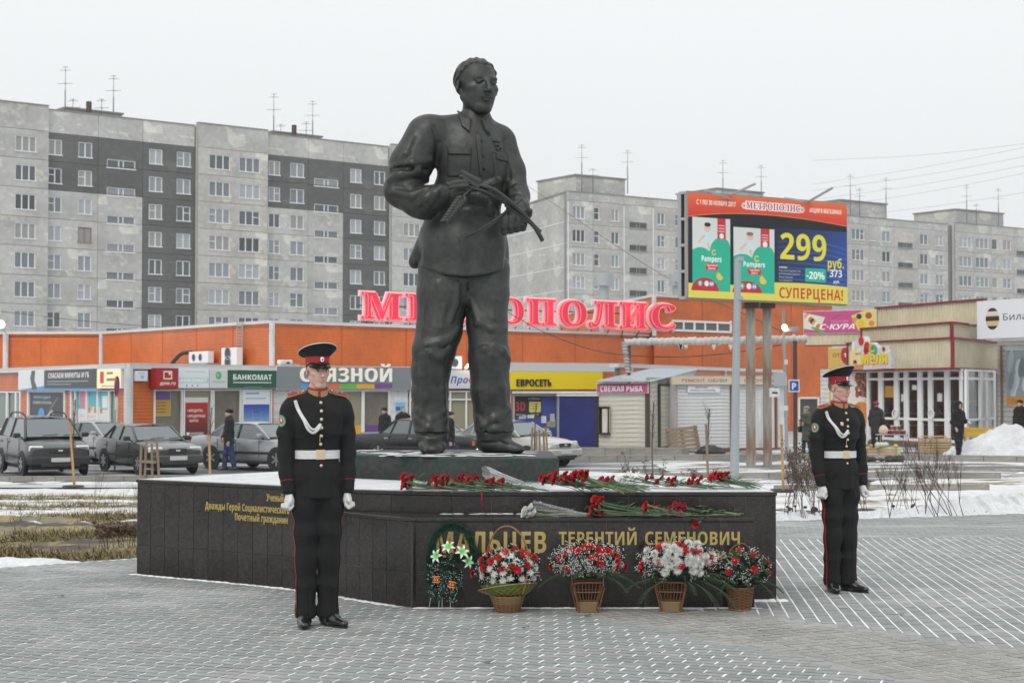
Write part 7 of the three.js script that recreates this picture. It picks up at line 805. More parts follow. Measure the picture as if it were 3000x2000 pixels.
  // ---- billboard
  const D0 = pt(2017, 46.8), D1 = pt(2484, 49.2), FD = faceOf(D0, D1), bb = thing('billboard', 'large diaper price billboard on two concrete posts', 'billboard');
  const topL = FD.y(2017, 563), botL = FD.y(2017, 871), topR = FD.y(2484, 599), botR = FD.y(2484, 891);
  const bt = canvasTex(1536, 800, (x, w, h) => {
    fill(x, '#12131d'); const bl = x.createLinearGradient(w * 0.45, 0, w, h * 0.3); bl.addColorStop(0, '#14151f'); bl.addColorStop(1, '#24458c'); x.fillStyle = bl; x.fillRect(w * 0.52, h * 0.28, w * 0.48, h * 0.56); x.strokeStyle = 'rgba(80,120,190,0.35)'; x.lineWidth = 16; for (let i = 0; i < 8; i++) { x.beginPath(); x.moveTo(w * 0.55, h * (0.42 + 0.05 * i)); x.quadraticCurveTo(w * 0.8, h * (0.36 + 0.06 * i), w, h * (0.46 + 0.05 * i)); x.stroke(); }
    const r = x.createLinearGradient(0, 0, 0, h * 0.25); r.addColorStop(0, '#dd6a3a'); r.addColorStop(1, '#cc2f2c'); x.fillStyle = r; x.beginPath(); x.moveTo(0, 0); x.lineTo(w, 0); x.lineTo(w, h * 0.22); x.quadraticCurveTo(w * 0.4, h * 0.1, 0, h * 0.23); x.fill(); x.strokeStyle = '#e08a3c'; x.lineWidth = 6; x.beginPath(); x.moveTo(w, h * 0.22); x.quadraticCurveTo(w * 0.4, h * 0.1, 0, h * 0.23); x.stroke();
    text(x, 'С 1 ПО 30 НОЯБРЯ 2017', w * 0.17, h * 0.085, h * 0.062, '#f3e6dd', w * 0.24); text(x, 'АКЦИЯ В МАГАЗИНАХ', w * 0.86, h * 0.085, h * 0.062, '#f3e6dd', w * 0.21); x.save(); x.font = 'bold ' + h * 0.088 + 'px serif'; x.textAlign = 'center'; x.textBaseline = 'middle'; x.lineWidth = 16; x.strokeStyle = '#efe9e8'; x.lineJoin = 'round'; x.strokeText('«МЕТРОПОЛИС»', w * 0.525, h * 0.082); x.fillStyle = '#a82345'; x.fillText('«МЕТРОПОЛИС»', w * 0.525, h * 0.082); x.restore();
    fill(x, '#d9cf58', 0, h * 0.86, w, h); x.fillStyle = '#d9cf58'; x.beginPath(); x.moveTo(w * 0.5, h * 0.82); x.quadraticCurveTo(w * 0.75, h * 0.8, w, h * 0.83); x.lineTo(w, h); x.lineTo(w * 0.5, h); x.fill();
    const pack = (a, b, pw, ph, k, hair) => { x.fillStyle = '#cfd5d4'; x.fillRect(a, b, pw, ph); x.fillStyle = '#1fae90'; x.beginPath(); x.moveTo(a, b + ph * 0.45); x.quadraticCurveTo(a + pw * 0.25, b + ph * 0.36, a + pw * 0.45, b + ph * 0.46); x.quadraticCurveTo(a + pw * 0.5, b + ph * 0.28, a + pw * 0.75, b + ph * 0.26); x.quadraticCurveTo(a + pw, b + ph * 0.27, a + pw, b + ph * 0.42); x.lineTo(a + pw, b + ph); x.lineTo(a, b + ph); x.fill(); fill(x, '#bf2a36', a + pw * 0.66, b, pw * 0.22, ph * 0.28); for (let i = 0; i < 3; i++) fill(x, '#e3b9b9', a + pw * 0.69, b + ph * (0.09 + 0.04 * i), pw * 0.16, ph * 0.015); x.fillStyle = '#e6e2e0'; x.beginPath(); x.arc(a + pw * 0.77, b + ph * 0.24, pw * 0.06, 0, 7); x.fill();
      x.fillStyle = '#d9b9a4'; x.beginPath(); x.ellipse(a + pw * 0.4, b + ph * 0.14, pw * 0.08, ph * 0.06, 0, 0, 7); x.fill(); x.fillStyle = hair; x.beginPath(); x.ellipse(a + pw * 0.4, b + ph * 0.095, pw * 0.085, ph * 0.03, 0, 0, 7); x.fill(); x.fillStyle = '#c3dbe2'; x.beginPath(); x.ellipse(a + pw * 0.4, b + ph * 0.27, pw * 0.11, ph * 0.08, 0, 0, 7); x.fill(); x.strokeStyle = '#d9b9a4'; x.lineWidth = pw * 0.05; x.beginPath(); x.moveTo(a + pw * 0.32, b + ph * 0.24); x.lineTo(a + pw * 0.16, b + ph * 0.34); x.moveTo(a + pw * 0.4, b + ph * 0.34); x.lineTo(a + pw * 0.44, b + ph * 0.42); x.stroke();
      x.strokeStyle = '#e0cf3a'; x.lineWidth = pw * 0.025; x.beginPath(); x.arc(a + pw * 0.57, b + ph * 0.47, pw * 0.05, 0.4, 5.6); x.stroke(); text(x, 'Pampers', a + pw * 0.5, b + ph * 0.56, ph * 0.11, '#eef3f1', pw * 0.54); x.fillStyle = '#bf2a36'; x.beginPath(); x.roundRect(a + pw * 0.34, b + ph * 0.62, pw * 0.34, ph * 0.1, ph * 0.05); x.fill(); text(x, 'трусики', a + pw * 0.51, b + ph * 0.645, ph * 0.045, '#f2dede'); text(x, 'pants', a + pw * 0.51, b + ph * 0.69, ph * 0.045, '#f2dede'); x.fillStyle = '#d8c24e'; x.beginPath(); x.arc(a + pw * 0.72, b + ph * 0.79, pw * 0.09, 0.3, 4.4); x.fill(); x.fillStyle = '#b8262f'; x.beginPath(); x.ellipse(a + pw * 0.33, b + ph, pw * 0.36, ph * 0.18, 0, PI, 2 * PI); x.fill(); for (const [u, c, s] of [[0.2, '#3bb9a6', k], [0.37, '#dfe6e4', ''], [0.5, '#4e9fc4', '44']]) { x.fillStyle = c; x.beginPath(); x.arc(a + pw * u, b + ph * 0.9, pw * 0.06, 0, 7); x.fill(); if (s) text(x, s, a + pw * u, b + ph * 0.9, ph * 0.06, '#f2f2f2'); } };
    pack(w * 0.025, h * 0.23, w * 0.23, h * 0.7, '5', '#2c2622'); pack(w * 0.275, h * 0.3, w * 0.255, h * 0.63, '4', '#8a6a4a');
    text(x, '299', w * 0.715, h * 0.46, h * 0.36, '#dcd23c', w * 0.31); text(x, 'руб.', w * 0.925, h * 0.6, h * 0.13, '#dcd23c', w * 0.115); x.fillStyle = '#1fae90'; x.beginPath(); x.roundRect(w * 0.725, h * 0.66, w * 0.135, h * 0.135, 14); x.fill(); text(x, '-20%', w * 0.792, h * 0.73, h * 0.1, '#f0f4f2', w * 0.12); text(x, '373', w * 0.925, h * 0.7, h * 0.1, '#e6e8ea', w * 0.085); text(x, 'руб.', w * 0.93, h * 0.78, h * 0.04, '#e6e8ea'); text(x, 'PAMPERS', w * 0.585, h * 0.665, h * 0.024, '#e6e8ea', w * 0.05); ['Подгузники-трусики Pants', 'для мальчиков и девочек,', 'Микро Упаковки,', 'в ассортименте'].forEach((s, i) => text(x, s, w * 0.558, h * (0.695 + 0.032 * i), h * 0.026, '#c6c8cc', w * [0.14, 0.135, 0.09, 0.085][i], 'normal', 'sans-serif', 'left'));
    text(x, 'СУПЕРЦЕНА!', w * 0.765, h * 0.915, h * 0.145, '#c03a26', w * 0.42);
  });
  const nrm = FD.n, P4 = (s, y, o) => V(FD.a[0] + FD.u.x * s + nrm.x * o, y, FD.a[1] + FD.u.z * s + nrm.z * o);
  mesh('printed_face', quad(P4(0, botL, 0.02), P4(FD.L, botR, 0.02), P4(FD.L, topR, 0.02), P4(0, topL, 0.02)), mat([1, 1, 1], 0.5, 0, { map: bt }), bb);
  const fr = (a, b, c, d, nm) => mesh(nm, bar(P4(a, b, -0.08), P4(c, d, -0.08), 0.12, 0.1), MM.concrete, bb); fr(0, topL, FD.L, topR, 'frame_bar'); fr(0, botL, FD.L, botR, 'frame_bar'); fr(0, botL, 0, topL, 'frame_bar'); fr(FD.L, botR, FD.L, topR, 'frame_bar');
  for (let i = 0; i <= 4; i++) { const y = lerp(botL, topL, i / 4); mesh('side_rung', bar(P4(0, y, -0.05), P4(-0.1, y, -0.3), 0.06, 0.08), MM.steel, bb); } mesh('side_post', bar(P4(-0.1, botL, -0.3), P4(-0.1, topL, -0.3), 0.09, 0.09), MM.steel, bb); mesh('back_panel', quad(P4(-0.05, botL, -0.28), P4(FD.L, botR, -0.28), P4(FD.L, topR, -0.28), P4(-0.05, topL, -0.28)), mat([0.05, 0.05, 0.055], 0.8), bb);
  for (const [a, b, c, d] of [[2135, 582, 2066, 556], [2140, 572, 2213, 538], [2370, 590, 2440, 550], [2372, 592, 2300, 580]]) { const p = FD.hit(a, b), q = at(c, d, 45.5); mesh('lamp_arm', bar(p, q, 0.05, 0.05), MM.steel, bb); }
  const conc = dataTex(128, 512, (u, v) => { const n = fbm(u * 3, v * 14, 4, 3, 111), s = 0.75 * smoothstep(fbm(u * 2, v * 5, 3, 2, 112), 0.56, 0.78); return [lerp(0.62, 0.50, s) + 0.18 * (n - 0.5), lerp(0.60, 0.39, s) + 0.18 * (n - 0.5), lerp(0.57, 0.31, s) + 0.18 * (n - 0.5)]; }), postM = mat([0.85, 0.85, 0.85], 0.9, 0, { map: conc });
  for (const [x, w] of [[2227, 0.25], [2276, 0.23]]) { const s = FD.s(x), gy = gh(9, -49), g = box(w, FD.y(x, 884) - gy + 0.5, w * 0.9); g.translate(0, (FD.y(x, 884) + gy - 0.5) / 2, 0); const p = P4(s, 0, -0.48); g.translate(p.x, 0, p.z); mesh('post', g, postM, bb); mesh('bracket', box(0.42, 0.16, 0.5, p.x, FD.y(x, 893), p.z), MM.rail, bb); }
  { const p = P4(FD.s(2264), FD.y(2264, 1150), 0.1); const t = thing('utility_box', 'small grey utility box on the concrete billboard post', 'utility box', p); mesh('case', rbox(0.3, 0.27, 0.14, 0.015, 0, 0, 0), MM.white, t); mesh('dial', box(0.16, 0.05, 0.02, 0, 0.0, 0.075), MM.dark, t); const q = P4(FD.s(2278), FD.y(2278, 1112), 0.12); tag(mesh('blank_plate', rbox(0.42, 0.4, 0.03, 0.01, q.x, q.y, q.z, 0, 0.3, 0.1), MM.steel), 'blank grey metal plate tied to the concrete post', 'plate'); }
  // ---- lamp standard in front of it, street lamp, other poles
  { const b = onG(2155, 1470), p = V(at(2158, 1470, 26).x, gh(2, -26), -26), t = thing('steel_column', 'tall plain galvanised steel column behind the monument', 'column', p), h = at(2175, 758, 26).y - p.y; mesh('shaft', cyl(0.076, 0.05, h, 0.0, h / 2, 0, 20, 0, 0, -0.02), mat([0.33, 0.37, 0.40], 0.5, 0.25), t); mesh('foot_plate', cyl(0.16, 0.16, 0.03, 0, 0.015, 0, 16), MM.steel, t); mesh('cap', cyl(0.062, 0.062, 0.06, 0.075, h, 0, 16), MM.steel, t); mesh('collar', cyl(0.066, 0.066, 0.05, 0.058, h * 0.84, 0, 16), MM.steel, t); }
  { const d = 51, g = gh(9, -d), t = thing('street_lamp', 'thin grey street lamp pole with lit lantern beside the concrete posts', 'street lamp', V(at(2300, 1140, d).x, g, -d)), top = at(2296, 905, d).y - g, L = (px, py, o = 0) => { const q = at(px, py, d - o); return V(q.x - t.position.x, q.y - g, o); }; mesh('pole', rod(V(0.06, 0, 0), V(-0.04, top, 0), 0.055, 0.04, 10), MM.steel, t); mesh('arm', rod(L(2296, 965), L(2322, 965, 0.4), 0.03, 0.03, 6), MM.steel, t); mesh('lantern', put(rbox(0.5, 0.14, 0.2, 0.05), L(2318, 966, 0.4).x, L(2318, 966).y, 0.4), MM.steel, t); const c = L(2299, 958, 0.45); mesh('glow', ball(0.09, c.x, c.y, c.z, 1, 10), mat([1, 1, 1], 0.4, 0, { emissive: lin(3, 2.9, 2.4) }), t); const l = new THREE.PointLight(0xfff2d8, 0.35, 0, 2); l.position.set(c.x, c.y - 0.12, c.z + 0.1); l.castShadow = true; t.add(l); for (const [y, m] of [[1195, MM.frame], [1215, MM.steel], [1060, MM.frame]]) mesh('paper_notice', put(cyl(0.065, 0.065, 0.16, 0, 0, 0, 10), 0.03, at(2300, y, d).y - g, 0), m, t); }
  signOf(faceOf(pt(2305, 53), pt(2345, 53)), 2311, 1112, 2343, 1148, (x, w, h) => { fill(x, '#e6e9ee'); fill(x, '#1d4fa0', w * 0.05, h * 0.05, w * 0.9, h * 0.9); text(x, 'P', w * 0.47, h * 0.54, h * 0.8, '#e9edf2'); }, 'blue and white parking sign by the street lamp', 'road sign', { name: 'parking_sign', d: 0.02, off: 0 });
  { const d = 56, g = gh(10, -d), a = at(2331, 1285, d), b = at(2331, 998, d); const t = thing('brown_pole', 'dark brown square pole in front of the orange wall', 'pole', V(a.x, g, -d)); mesh('shaft', box(0.13, b.y - g, 0.13, 0, (b.y - g) / 2, 0), MM.rail, t); mesh('base_plate', box(0.3, 0.02, 0.3, 0, 0.01, 0), MM.rail, t); }
  // insulated heating pipe on supports
  { const t = thing('insulated_pipe', 'rag-wrapped frosted heating pipe bridging above the kiosks', 'pipe'); reseed(99); const d = 62, pts = []; for (let i = 0; i <= 40; i++) pts.push(at(lerp(1828, 2365, i / 40), lerp(1003, 992, i / 40) + rnd(-1.5, 1.5), d)); const cv = new THREE.CatmullRomCurve3(pts); const fr = cv.computeFrenetFrames(240); const g = grid(14, 240, (u, v) => { const p = cv.getPointAt(v), i = Math.round(v * 240), a = u * 2 * PI, r = 0.115 + 0.05 * fbm(u * 3, v * 50, 3, 4096, 121) + 0.018 * Math.sin(v * 210 + a); return p.addScaledVector(fr.normals[i], Math.cos(a) * r).addScaledVector(fr.binormals[i], Math.sin(a) * r); }); mesh('wrapped_run', g, mat([0.62, 0.61, 0.59], 0.95, 0, { map: weather }), t);
    mesh('wrapped_drop', grid(12, 40, (u, v) => { const p = at(lerp(1830, 1842, v), lerp(1002, 1092, v), d), a = u * 2 * PI, r = 0.11 + 0.03 * Math.sin(v * 60); return p.add(V(Math.cos(a) * r, 0, Math.sin(a) * r)); }), mat([0.5, 0.49, 0.47], 0.95, 0, { map: weather }), t); for (let i = 0; i < 9; i++) { const p = at(rnd(1900, 2330), 1010, d); mesh('hanging_rag', grid(2, 4, (u, v) => V(p.x + (u - 0.5) * 0.16 * (1 - v * 0.6), p.y - v * rnd(0.1, 0.22), p.z + 0.12)), mat([0.55, 0.54, 0.52], 0.95), t); }
    for (const px of [1843]) { const a = at(px, 1000, d), b = at(px, 1094, d); mesh('support_post', bar(V(a.x, gh(7, -62), a.z), a, 0.12, 0.12), MM.rail, t); } }
  // overhead cables
  const cable = (pts, r, label) => tag(mesh('overhead_cable', tube(pts, r, 40, 4), MM.dark), label, 'cable');
  const C = (l, d) => l.map(([x, y], i) => at(x, y, Array.isArray(d) ? lerp(d[0], d[1], i / (l.length - 1)) : d));
  cable(C([[1470, 905], [1600, 975], [1760, 1030], [1950, 1045], [2120, 1036], [2290, 1010]], [66, 52]), 0.014, 'thin dark cable sagging across the orange hall to the street lamp'); cable(C([[1480, 500], [1900, 780], [2290, 970]], [150, 60]), 0.02, 'faint cable slanting down across the far block'); cable(C([[0, 912], [300, 945], [620, 965], [900, 968]], 78), 0.012, 'thin cable in front of the left apartment block');
  for (const [y0, y1, i] of [[540, 424, 0], [558, 452, 1], [585, 478, 2], [612, 500, 3], [470, 420, 4], [640, 560, 5]]) cable(C([[2380, y0], [2700, lerp(y0, y1, 0.5) + 9], [3080, y1 - 8]], [150, 110]), 0.008, ['highest faint wire above the right block', 'second faint wire above the right block', 'third faint wire above the right block', 'fourth faint wire above the right block', 'long faint wire crossing the sky right of the billboard', 'lowest faint wire above the right block'][i]);
}
// ---------------------------------------------------------------- apartment blocks behind
reseed(5150);
{
  const conc = dataTex(512, 512, (u, v) => { const a = fbm(u * 3, v * 3, 5, 3, 131), b = fbm(u * 24, v * 24, 3, 24, 132), p = smoothstep(fbm(u * 5 + 3, v * 7, 4, 5, 133), 0.60, 0.66), k = 0.70 + 0.20 * (a - 0.5) + 0.10 * (b - 0.5); return [k + 0.085 * p, k + 0.085 * p, k + 0.07 * p - 0.005]; });
  const skin = (c, n) => Array.from({ length: n }, (_, i) => { const t = conc.clone(); t.offset.set(h2(i, 7), h2(i, 9)); t.needsUpdate = true; const k = 0.93 + 0.14 * h2(i, 11); return mat(c.map((v) => v * k), 0.92, 0, { map: t }); });
  const pale = skin([1.0, 1.0, 0.97], 6), warm = skin([0.98, 0.945, 0.91], 3), dark = skin([0.235, 0.245, 0.235], 3), seamM = mat([0.24, 0.24, 0.23], 0.95), frameM = mat([0.74, 0.76, 0.78], 0.5), woodM = mat([0.34, 0.17, 0.11], 0.7);
  const panes = [[0.10, 0.115, 0.125], [0.17, 0.19, 0.205], [0.26, 0.285, 0.305], [0.36, 0.385, 0.41], [0.30, 0.29, 0.28], [0.06, 0.065, 0.065]].map((c) => mat(c, 0.12)), pane = () => panes[Math.floor(rnd(0, 5.4))];
  const shapes = new Map(), memo = (k, f) => { if (!shapes.has(k)) shapes.set(k, f()); return shapes.get(k); };
  // windows: outer frame with mullions, built once per size
  const frameG = (w, h, n, q) => memo(['f', w.toFixed(1), h, n, q].join(), () => { const t = 0.09, g = [box(w, t, 0.1, 0, h / 2 - t / 2), box(w + 0.12, 0.1, 0.22, 0, -h / 2 + 0.03, 0.06), box(t, h - 2 * t, 0.1, -w / 2 + t / 2), box(t, h - 2 * t, 0.1, w / 2 - t / 2)]; for (const k of n === 4 ? [0.42, 0.58] : Array.from({ length: n - 1 }, (_, i) => (i + 1) / n)) g.push(box(t * 1.15, h - 2 * t, 0.1, -w / 2 + w * k, 0, 0)); if (q) g.push(box(w / n, 0.07, 0.09, -w / 2 + w / n / 2 + w / n * (q - 1), 0.12, 0.006)); return merge(g); });
  function facade(bld, F, bays, rows, o) {
    for (const [x0, x1, wins, tone, out] of bays) {
      const s0 = F.s(x0), s1 = F.s(x1), W = s1 - s0, L = wins.map(([px, n, hw]) => [F.s(px) - s0, n, F.s(px + hw) - F.s(px - hw)]);
      for (let k = 0; k < rows; k++) {
        const stair = wins[0]?.[1] === 0, yc = o.y0 - o.fl * k, wy = stair ? yc - 1.1 : yc, py = stair ? yc : yc, isDark = tone === 'd' || (tone === 't' && k < 2);
        const hs = L.map(([c, n, w]) => [c, w, n === 0 ? 0.9 : 1.55]);
        const key = ['p', x0, F.L.toFixed(0)].join();
        const g = memo(key, () => { const sh = poly(rect(0.02, -o.fl / 2 + 0.02, W - 0.02, o.fl / 2 - 0.02), hs.map(([c, w, h]) => { const y = stair ? -1.1 : 0; return rect(c - w / 2, y - h / 2 < -o.fl / 2 + 0.05 ? -o.fl / 2 + 0.05 : y - h / 2, c + w / 2, y + h / 2); })); const e = extrude(sh, 0.22); uvBox(e, 9); e.rotateY(F.ry); return e; });
        const pm = (isDark ? dark : tone === 'w' ? warm : pale), m = mesh('wall_panel', g, pm[Math.floor(rnd(0, pm.length))], bld); m.position.set(F.a[0] + F.u.x * s0 + F.n.x * (out ?? 0), py, F.a[1] + F.u.z * s0 + F.n.z * (out ?? 0));
        for (const [c, n, w] of L) { const h = n === 0 ? 0.9 : 1.55, q = rnd() < 0.28 ? Math.ceil(rnd(0, n || 2)) : 0, qq = n === 0 ? 0 : q, fm = o.darkStair && n === 0 ? seamM : n > 1 && rnd() < 0.025 ? woodM : frameM, f = mesh('window', frameG(w, h, n === 0 ? 4 : n, qq), fm, bld); f.rotation.y = F.ry; f.position.set(F.a[0] + F.u.x * (s0 + c) + F.n.x * ((out ?? 0) + 0.11), wy, F.a[1] + F.u.z * (s0 + c) + F.n.z * ((out ?? 0) + 0.11)); const p = mesh('pane', memo('q' + w.toFixed(1) + h, () => box(w - 0.04, h - 0.04, 0.02, 0, 0, -0.03)), n === 0 ? panes[o.darkStair ? (rnd() < 0.6 ? 5 : 0) : Math.floor(rnd(0, 2.5))] : pane(), f); }
      }
      const yt = o.y0 + o.fl / 2, top = o.roof + (out ? 0.25 : 0); const pg = extrude(poly(rect(s0 + 0.02, yt + 0.02, s1 - 0.02, top), o.slots ? L.map(([c, n, w]) => rect(s0 + c - w * 0.32, o.roof - 1.05, s0 + c + w * 0.32, o.roof - 0.8)) : []), 0.22); uvBox(pg, 9); pg.rotateY(F.ry).translate(F.a[0] + F.n.x * (out ?? 0), 0, F.a[1] + F.n.z * (out ?? 0)); mesh('parapet_panel', pg, pale[Math.floor(rnd(0, 6))], bld); mesh('coping', wallBox(F, s0, s1, top, top + 0.12, 0.5, 0.28 + (out ?? 0)), seamM, bld);
      if (out) mesh('return_wall', [wallBox(F, s0 + 0.02, s0 + 0.1, 0, top - 0.02, 0.6, 0.18 + out), wallBox(F, s1 - 0.1, s1 - 0.02, 0, top - 0.02, 0.6, 0.18 + out)], pale[0], bld);
    }
    mesh('core_wall', wallBox(F, 0, F.L, -1.5, o.roof - 0.02, 0.5, -0.02), seamM, bld); mesh('lower_wall', uvBox(wallBox(F, 0, F.L, -1.5, o.y0 - o.fl * rows + o.fl / 2, 0.2, 0.21), 9), pale[0], bld);
  }
  const b1 = thing('apartment_block', 'long grey panel apartment block with dark painted bays above the orange hall', 'apartment block'), F1 = faceOf(pt(-40, 155.3), pt(1242, 186.6)), T = (x) => [x, 3, 31], D = (x) => [x, 2, 20.5], St = (x) => [x, 0, 42];
  facade(b1, F1, [[-40, 127, [T(60)], '', 0.5], [127, 279, [D(152), D(241)], 't'], [279, 410, [St(347)], 't'], [410, 563, [D(449), D(531)], 'd'], [566, 772, [T(630), T(718)], 'w', 0.5], [772, 897, [[798, 2, 17], D(865)], 't'], [897, 1000, [[951, 0, 36]], 't'], [1000, 1133, [[1038, 2, 17], [1108, 2, 17]], 'd'], [1136, 1242, [[1195, 3, 25]], '', 0.5]], 7, { y0: 25.2, fl: 2.8, roof: 28.8 });
  const b2 = thing('apartment_block', 'distant grey panel apartment block with slit vents behind the billboard', 'apartment block'), F2 = faceOf(pt(1661, 195), pt(3060, 247)), t3 = (x) => [x, 3, 19], t2 = (x) => [x, 2, 12], t1 = (x) => [x, 1, 8.5], ts = (x) => [x, 0, 26];
  facade(b2, F2, [[1661, 1735, [t3(1693)], ''], [1735, 1826, [t1(1745.5), t2(1800)], 'w'], [1826, 1912, [ts(1868)], ''], [1912, 2012, [t2(1935), t2(1989)], 'w'], [2012, 2110, [t2(2040), t3(2085)], ''], [2110, 2200, [t3(2150), t1(2185)], 'w'], [2200, 2300, [t2(2235), t2(2275)], ''], [2300, 2380, [ts(2340)], 'w'], [2380, 2484, [t2(2410), t2(2455)], ''], [2484, 2547, [t3(2514)], 'w'], [2547, 2620, [t1(2555.5), t2(2597)], ''], [2620, 2690, [[2653, 0, 22]], 'w'], [2690, 2778, [t2(2708), t2(2753)], ''], [2790, 2845, [t3(2820)], 'w', 0.6], [2845, 2895, [t3(2869)], '', 0.6], [2895, 2962, [t1(2905.5), t2(2942)], 'w', 0.6], [2962, 3058, [[2990, 0, 20], t2(3036)], '', 0.6]], 5, { y0: 22.8, fl: 2.8, roof: 25.2, darkStair: true, slots: true });
  { const FS = faceOf(pt(1480, 216), pt(1661, 195)); mesh('end_wall', uvBox(wallBox(FS, 0, FS.L, -1.5, 25.1, 0.3, 0), 9), pale[3], b2); for (const y of [19.0, 16.2, 13.4, 10.6, 21.6]) mesh('seam', wallBox(FS, 0, FS.L, y, y + 0.1, 0.04, 0.03), frameM, b2); mesh('coping', wallBox(FS, 0, FS.L, 25.1, 25.3, 0.5, 0.1), seamM, b2); for (const px of [1662, 1826, 1912]) mesh('seam', wallBox(F2, F2.s(px) - 0.06, F2.s(px) + 0.06, 2, 24, 0.04, 0.25), frameM, b2); }
  // lift houses and aerials on the roofs
  const lift = (F, x0, x1, yt, roof, depth, label) => { const s0 = F.s(x0), s1 = F.s(x1), r = F.rect(x0, yt, x1, yt + 40), top = r.c.y + r.h / 2 + 0.4, t = thing('lift_house', label, 'roof house'); mesh('wall', uvBox(wallBox(F, s0, s1, roof - 1, top, depth, -4), 9), pale[Math.floor(rnd(0, 6))], t); mesh('roof_slab', wallBox(F, s0 - 0.15, s1 + 0.15, top, top + 0.18, depth + 0.3, -3.85), seamM, t); if (roof > 27) { const c = (s0 + s1) / 2 - 1; mesh('flue', place(cyl(0.28, 0.28, 1.3, 0, 0, 0, 10), F, V(F.a[0] + F.u.x * c, roof + 1.2, F.a[1] + F.u.z * c), -3), MM.rail, t); } };
  lift(F1, 232, 401, 322, 28.8, 6, 'low concrete lift house at the higher end of the left block'); lift(F1, 850, 995, 392, 28.8, 6, 'low concrete lift house near the statue on the left block');
  lift(F2, 1747, 1893, 520, 25.2, 8, 'tall concrete lift house between statue and billboard'); lift(F2, 2165, 2302, 560, 25.2, 8, 'concrete lift house rising behind the billboard top'); lift(F2, 2530, 2666, 594, 25.2, 8, 'concrete lift house beside the billboard edge'); lift(F2, 2870, 3010, 622, 25.2, 8, 'concrete lift house at the far end of the right block');
  const aerial = (F, px, y0, y1, label) => { const b = F.hit(px, y1).addScaledVector(F.n, -3.2), a = F.hit(px, y0).addScaledVector(F.n, -3.2), t = thing('roof_aerial', label, 'aerial', V(b.x, b.y - 1.5, b.z), 0, 'aerials on the apartment roofs'), h = a.y - b.y + 1.5; mesh('mast', merge([rod(V(), V(0, h * 0.62, 0), 0.075, 0.06, 5), rod(V(0, h * 0.6, 0), V(0, h, 0), 0.035, 0.025, 5)]), MM.grey, t); for (const [k, w] of [[0.98, 0.5], [0.93, 0.9], [0.72, 1.3]]) mesh('cross_element', merge([rod(V(-w * 0.6, h * k, 0), V(w * 0.6, h * k, 0.1), 0.022, 0.022, 4), rod(V(0, h * k, -w * 0.4), V(0, h * k, w * 0.4), 0.022, 0.022, 4)]), MM.grey, t); };
  const lb = (w) => 'thin television aerial on the roof of the ' + w;
  for (const [px, a, b] of [[228, 178, 322], [371, 205, 330], [845, 260, 395], [960, 282, 402], [251, 276, 325], [336, 276, 330], [866, 352, 398], [941, 345, 400]]) aerial(F1, px, a, b, lb('left apartment block'));
  for (const [px, a, b] of [[1752, 413, 520], [1887, 430, 524], [1785, 485, 520], [2168, 460, 562], [2281, 475, 566], [2543, 502, 596], [2648, 512, 600], [2570, 545, 596], [2885, 535, 624], [2978, 545, 628], [2913, 592, 625]]) aerial(F2, px, a, b, lb('distant right block'));
  for (const [px, w] of [[1770, 0.5], [1985, 0.45]]) { const p = at(px, 850, 96), t = thing('roof_vent', px < 1800 ? 'round metal vent cowl on the hall roof beside the letters' : 'small metal vent cowl on the hall roof beside the billboard', 'vent', V(p.x, 4.3, p.z)); mesh('stack', cyl(0.3, 0.3, p.y - 4.3 + 0.3, 0, (p.y - 4) / 2 - 0.1, 0, 12), MM.steel, t); mesh('cowl', cyl(w * 1.1, w * 1.1, 0.7, 0, p.y - 4.3 + 0.6, 0, 14), MM.steel, t); }
}
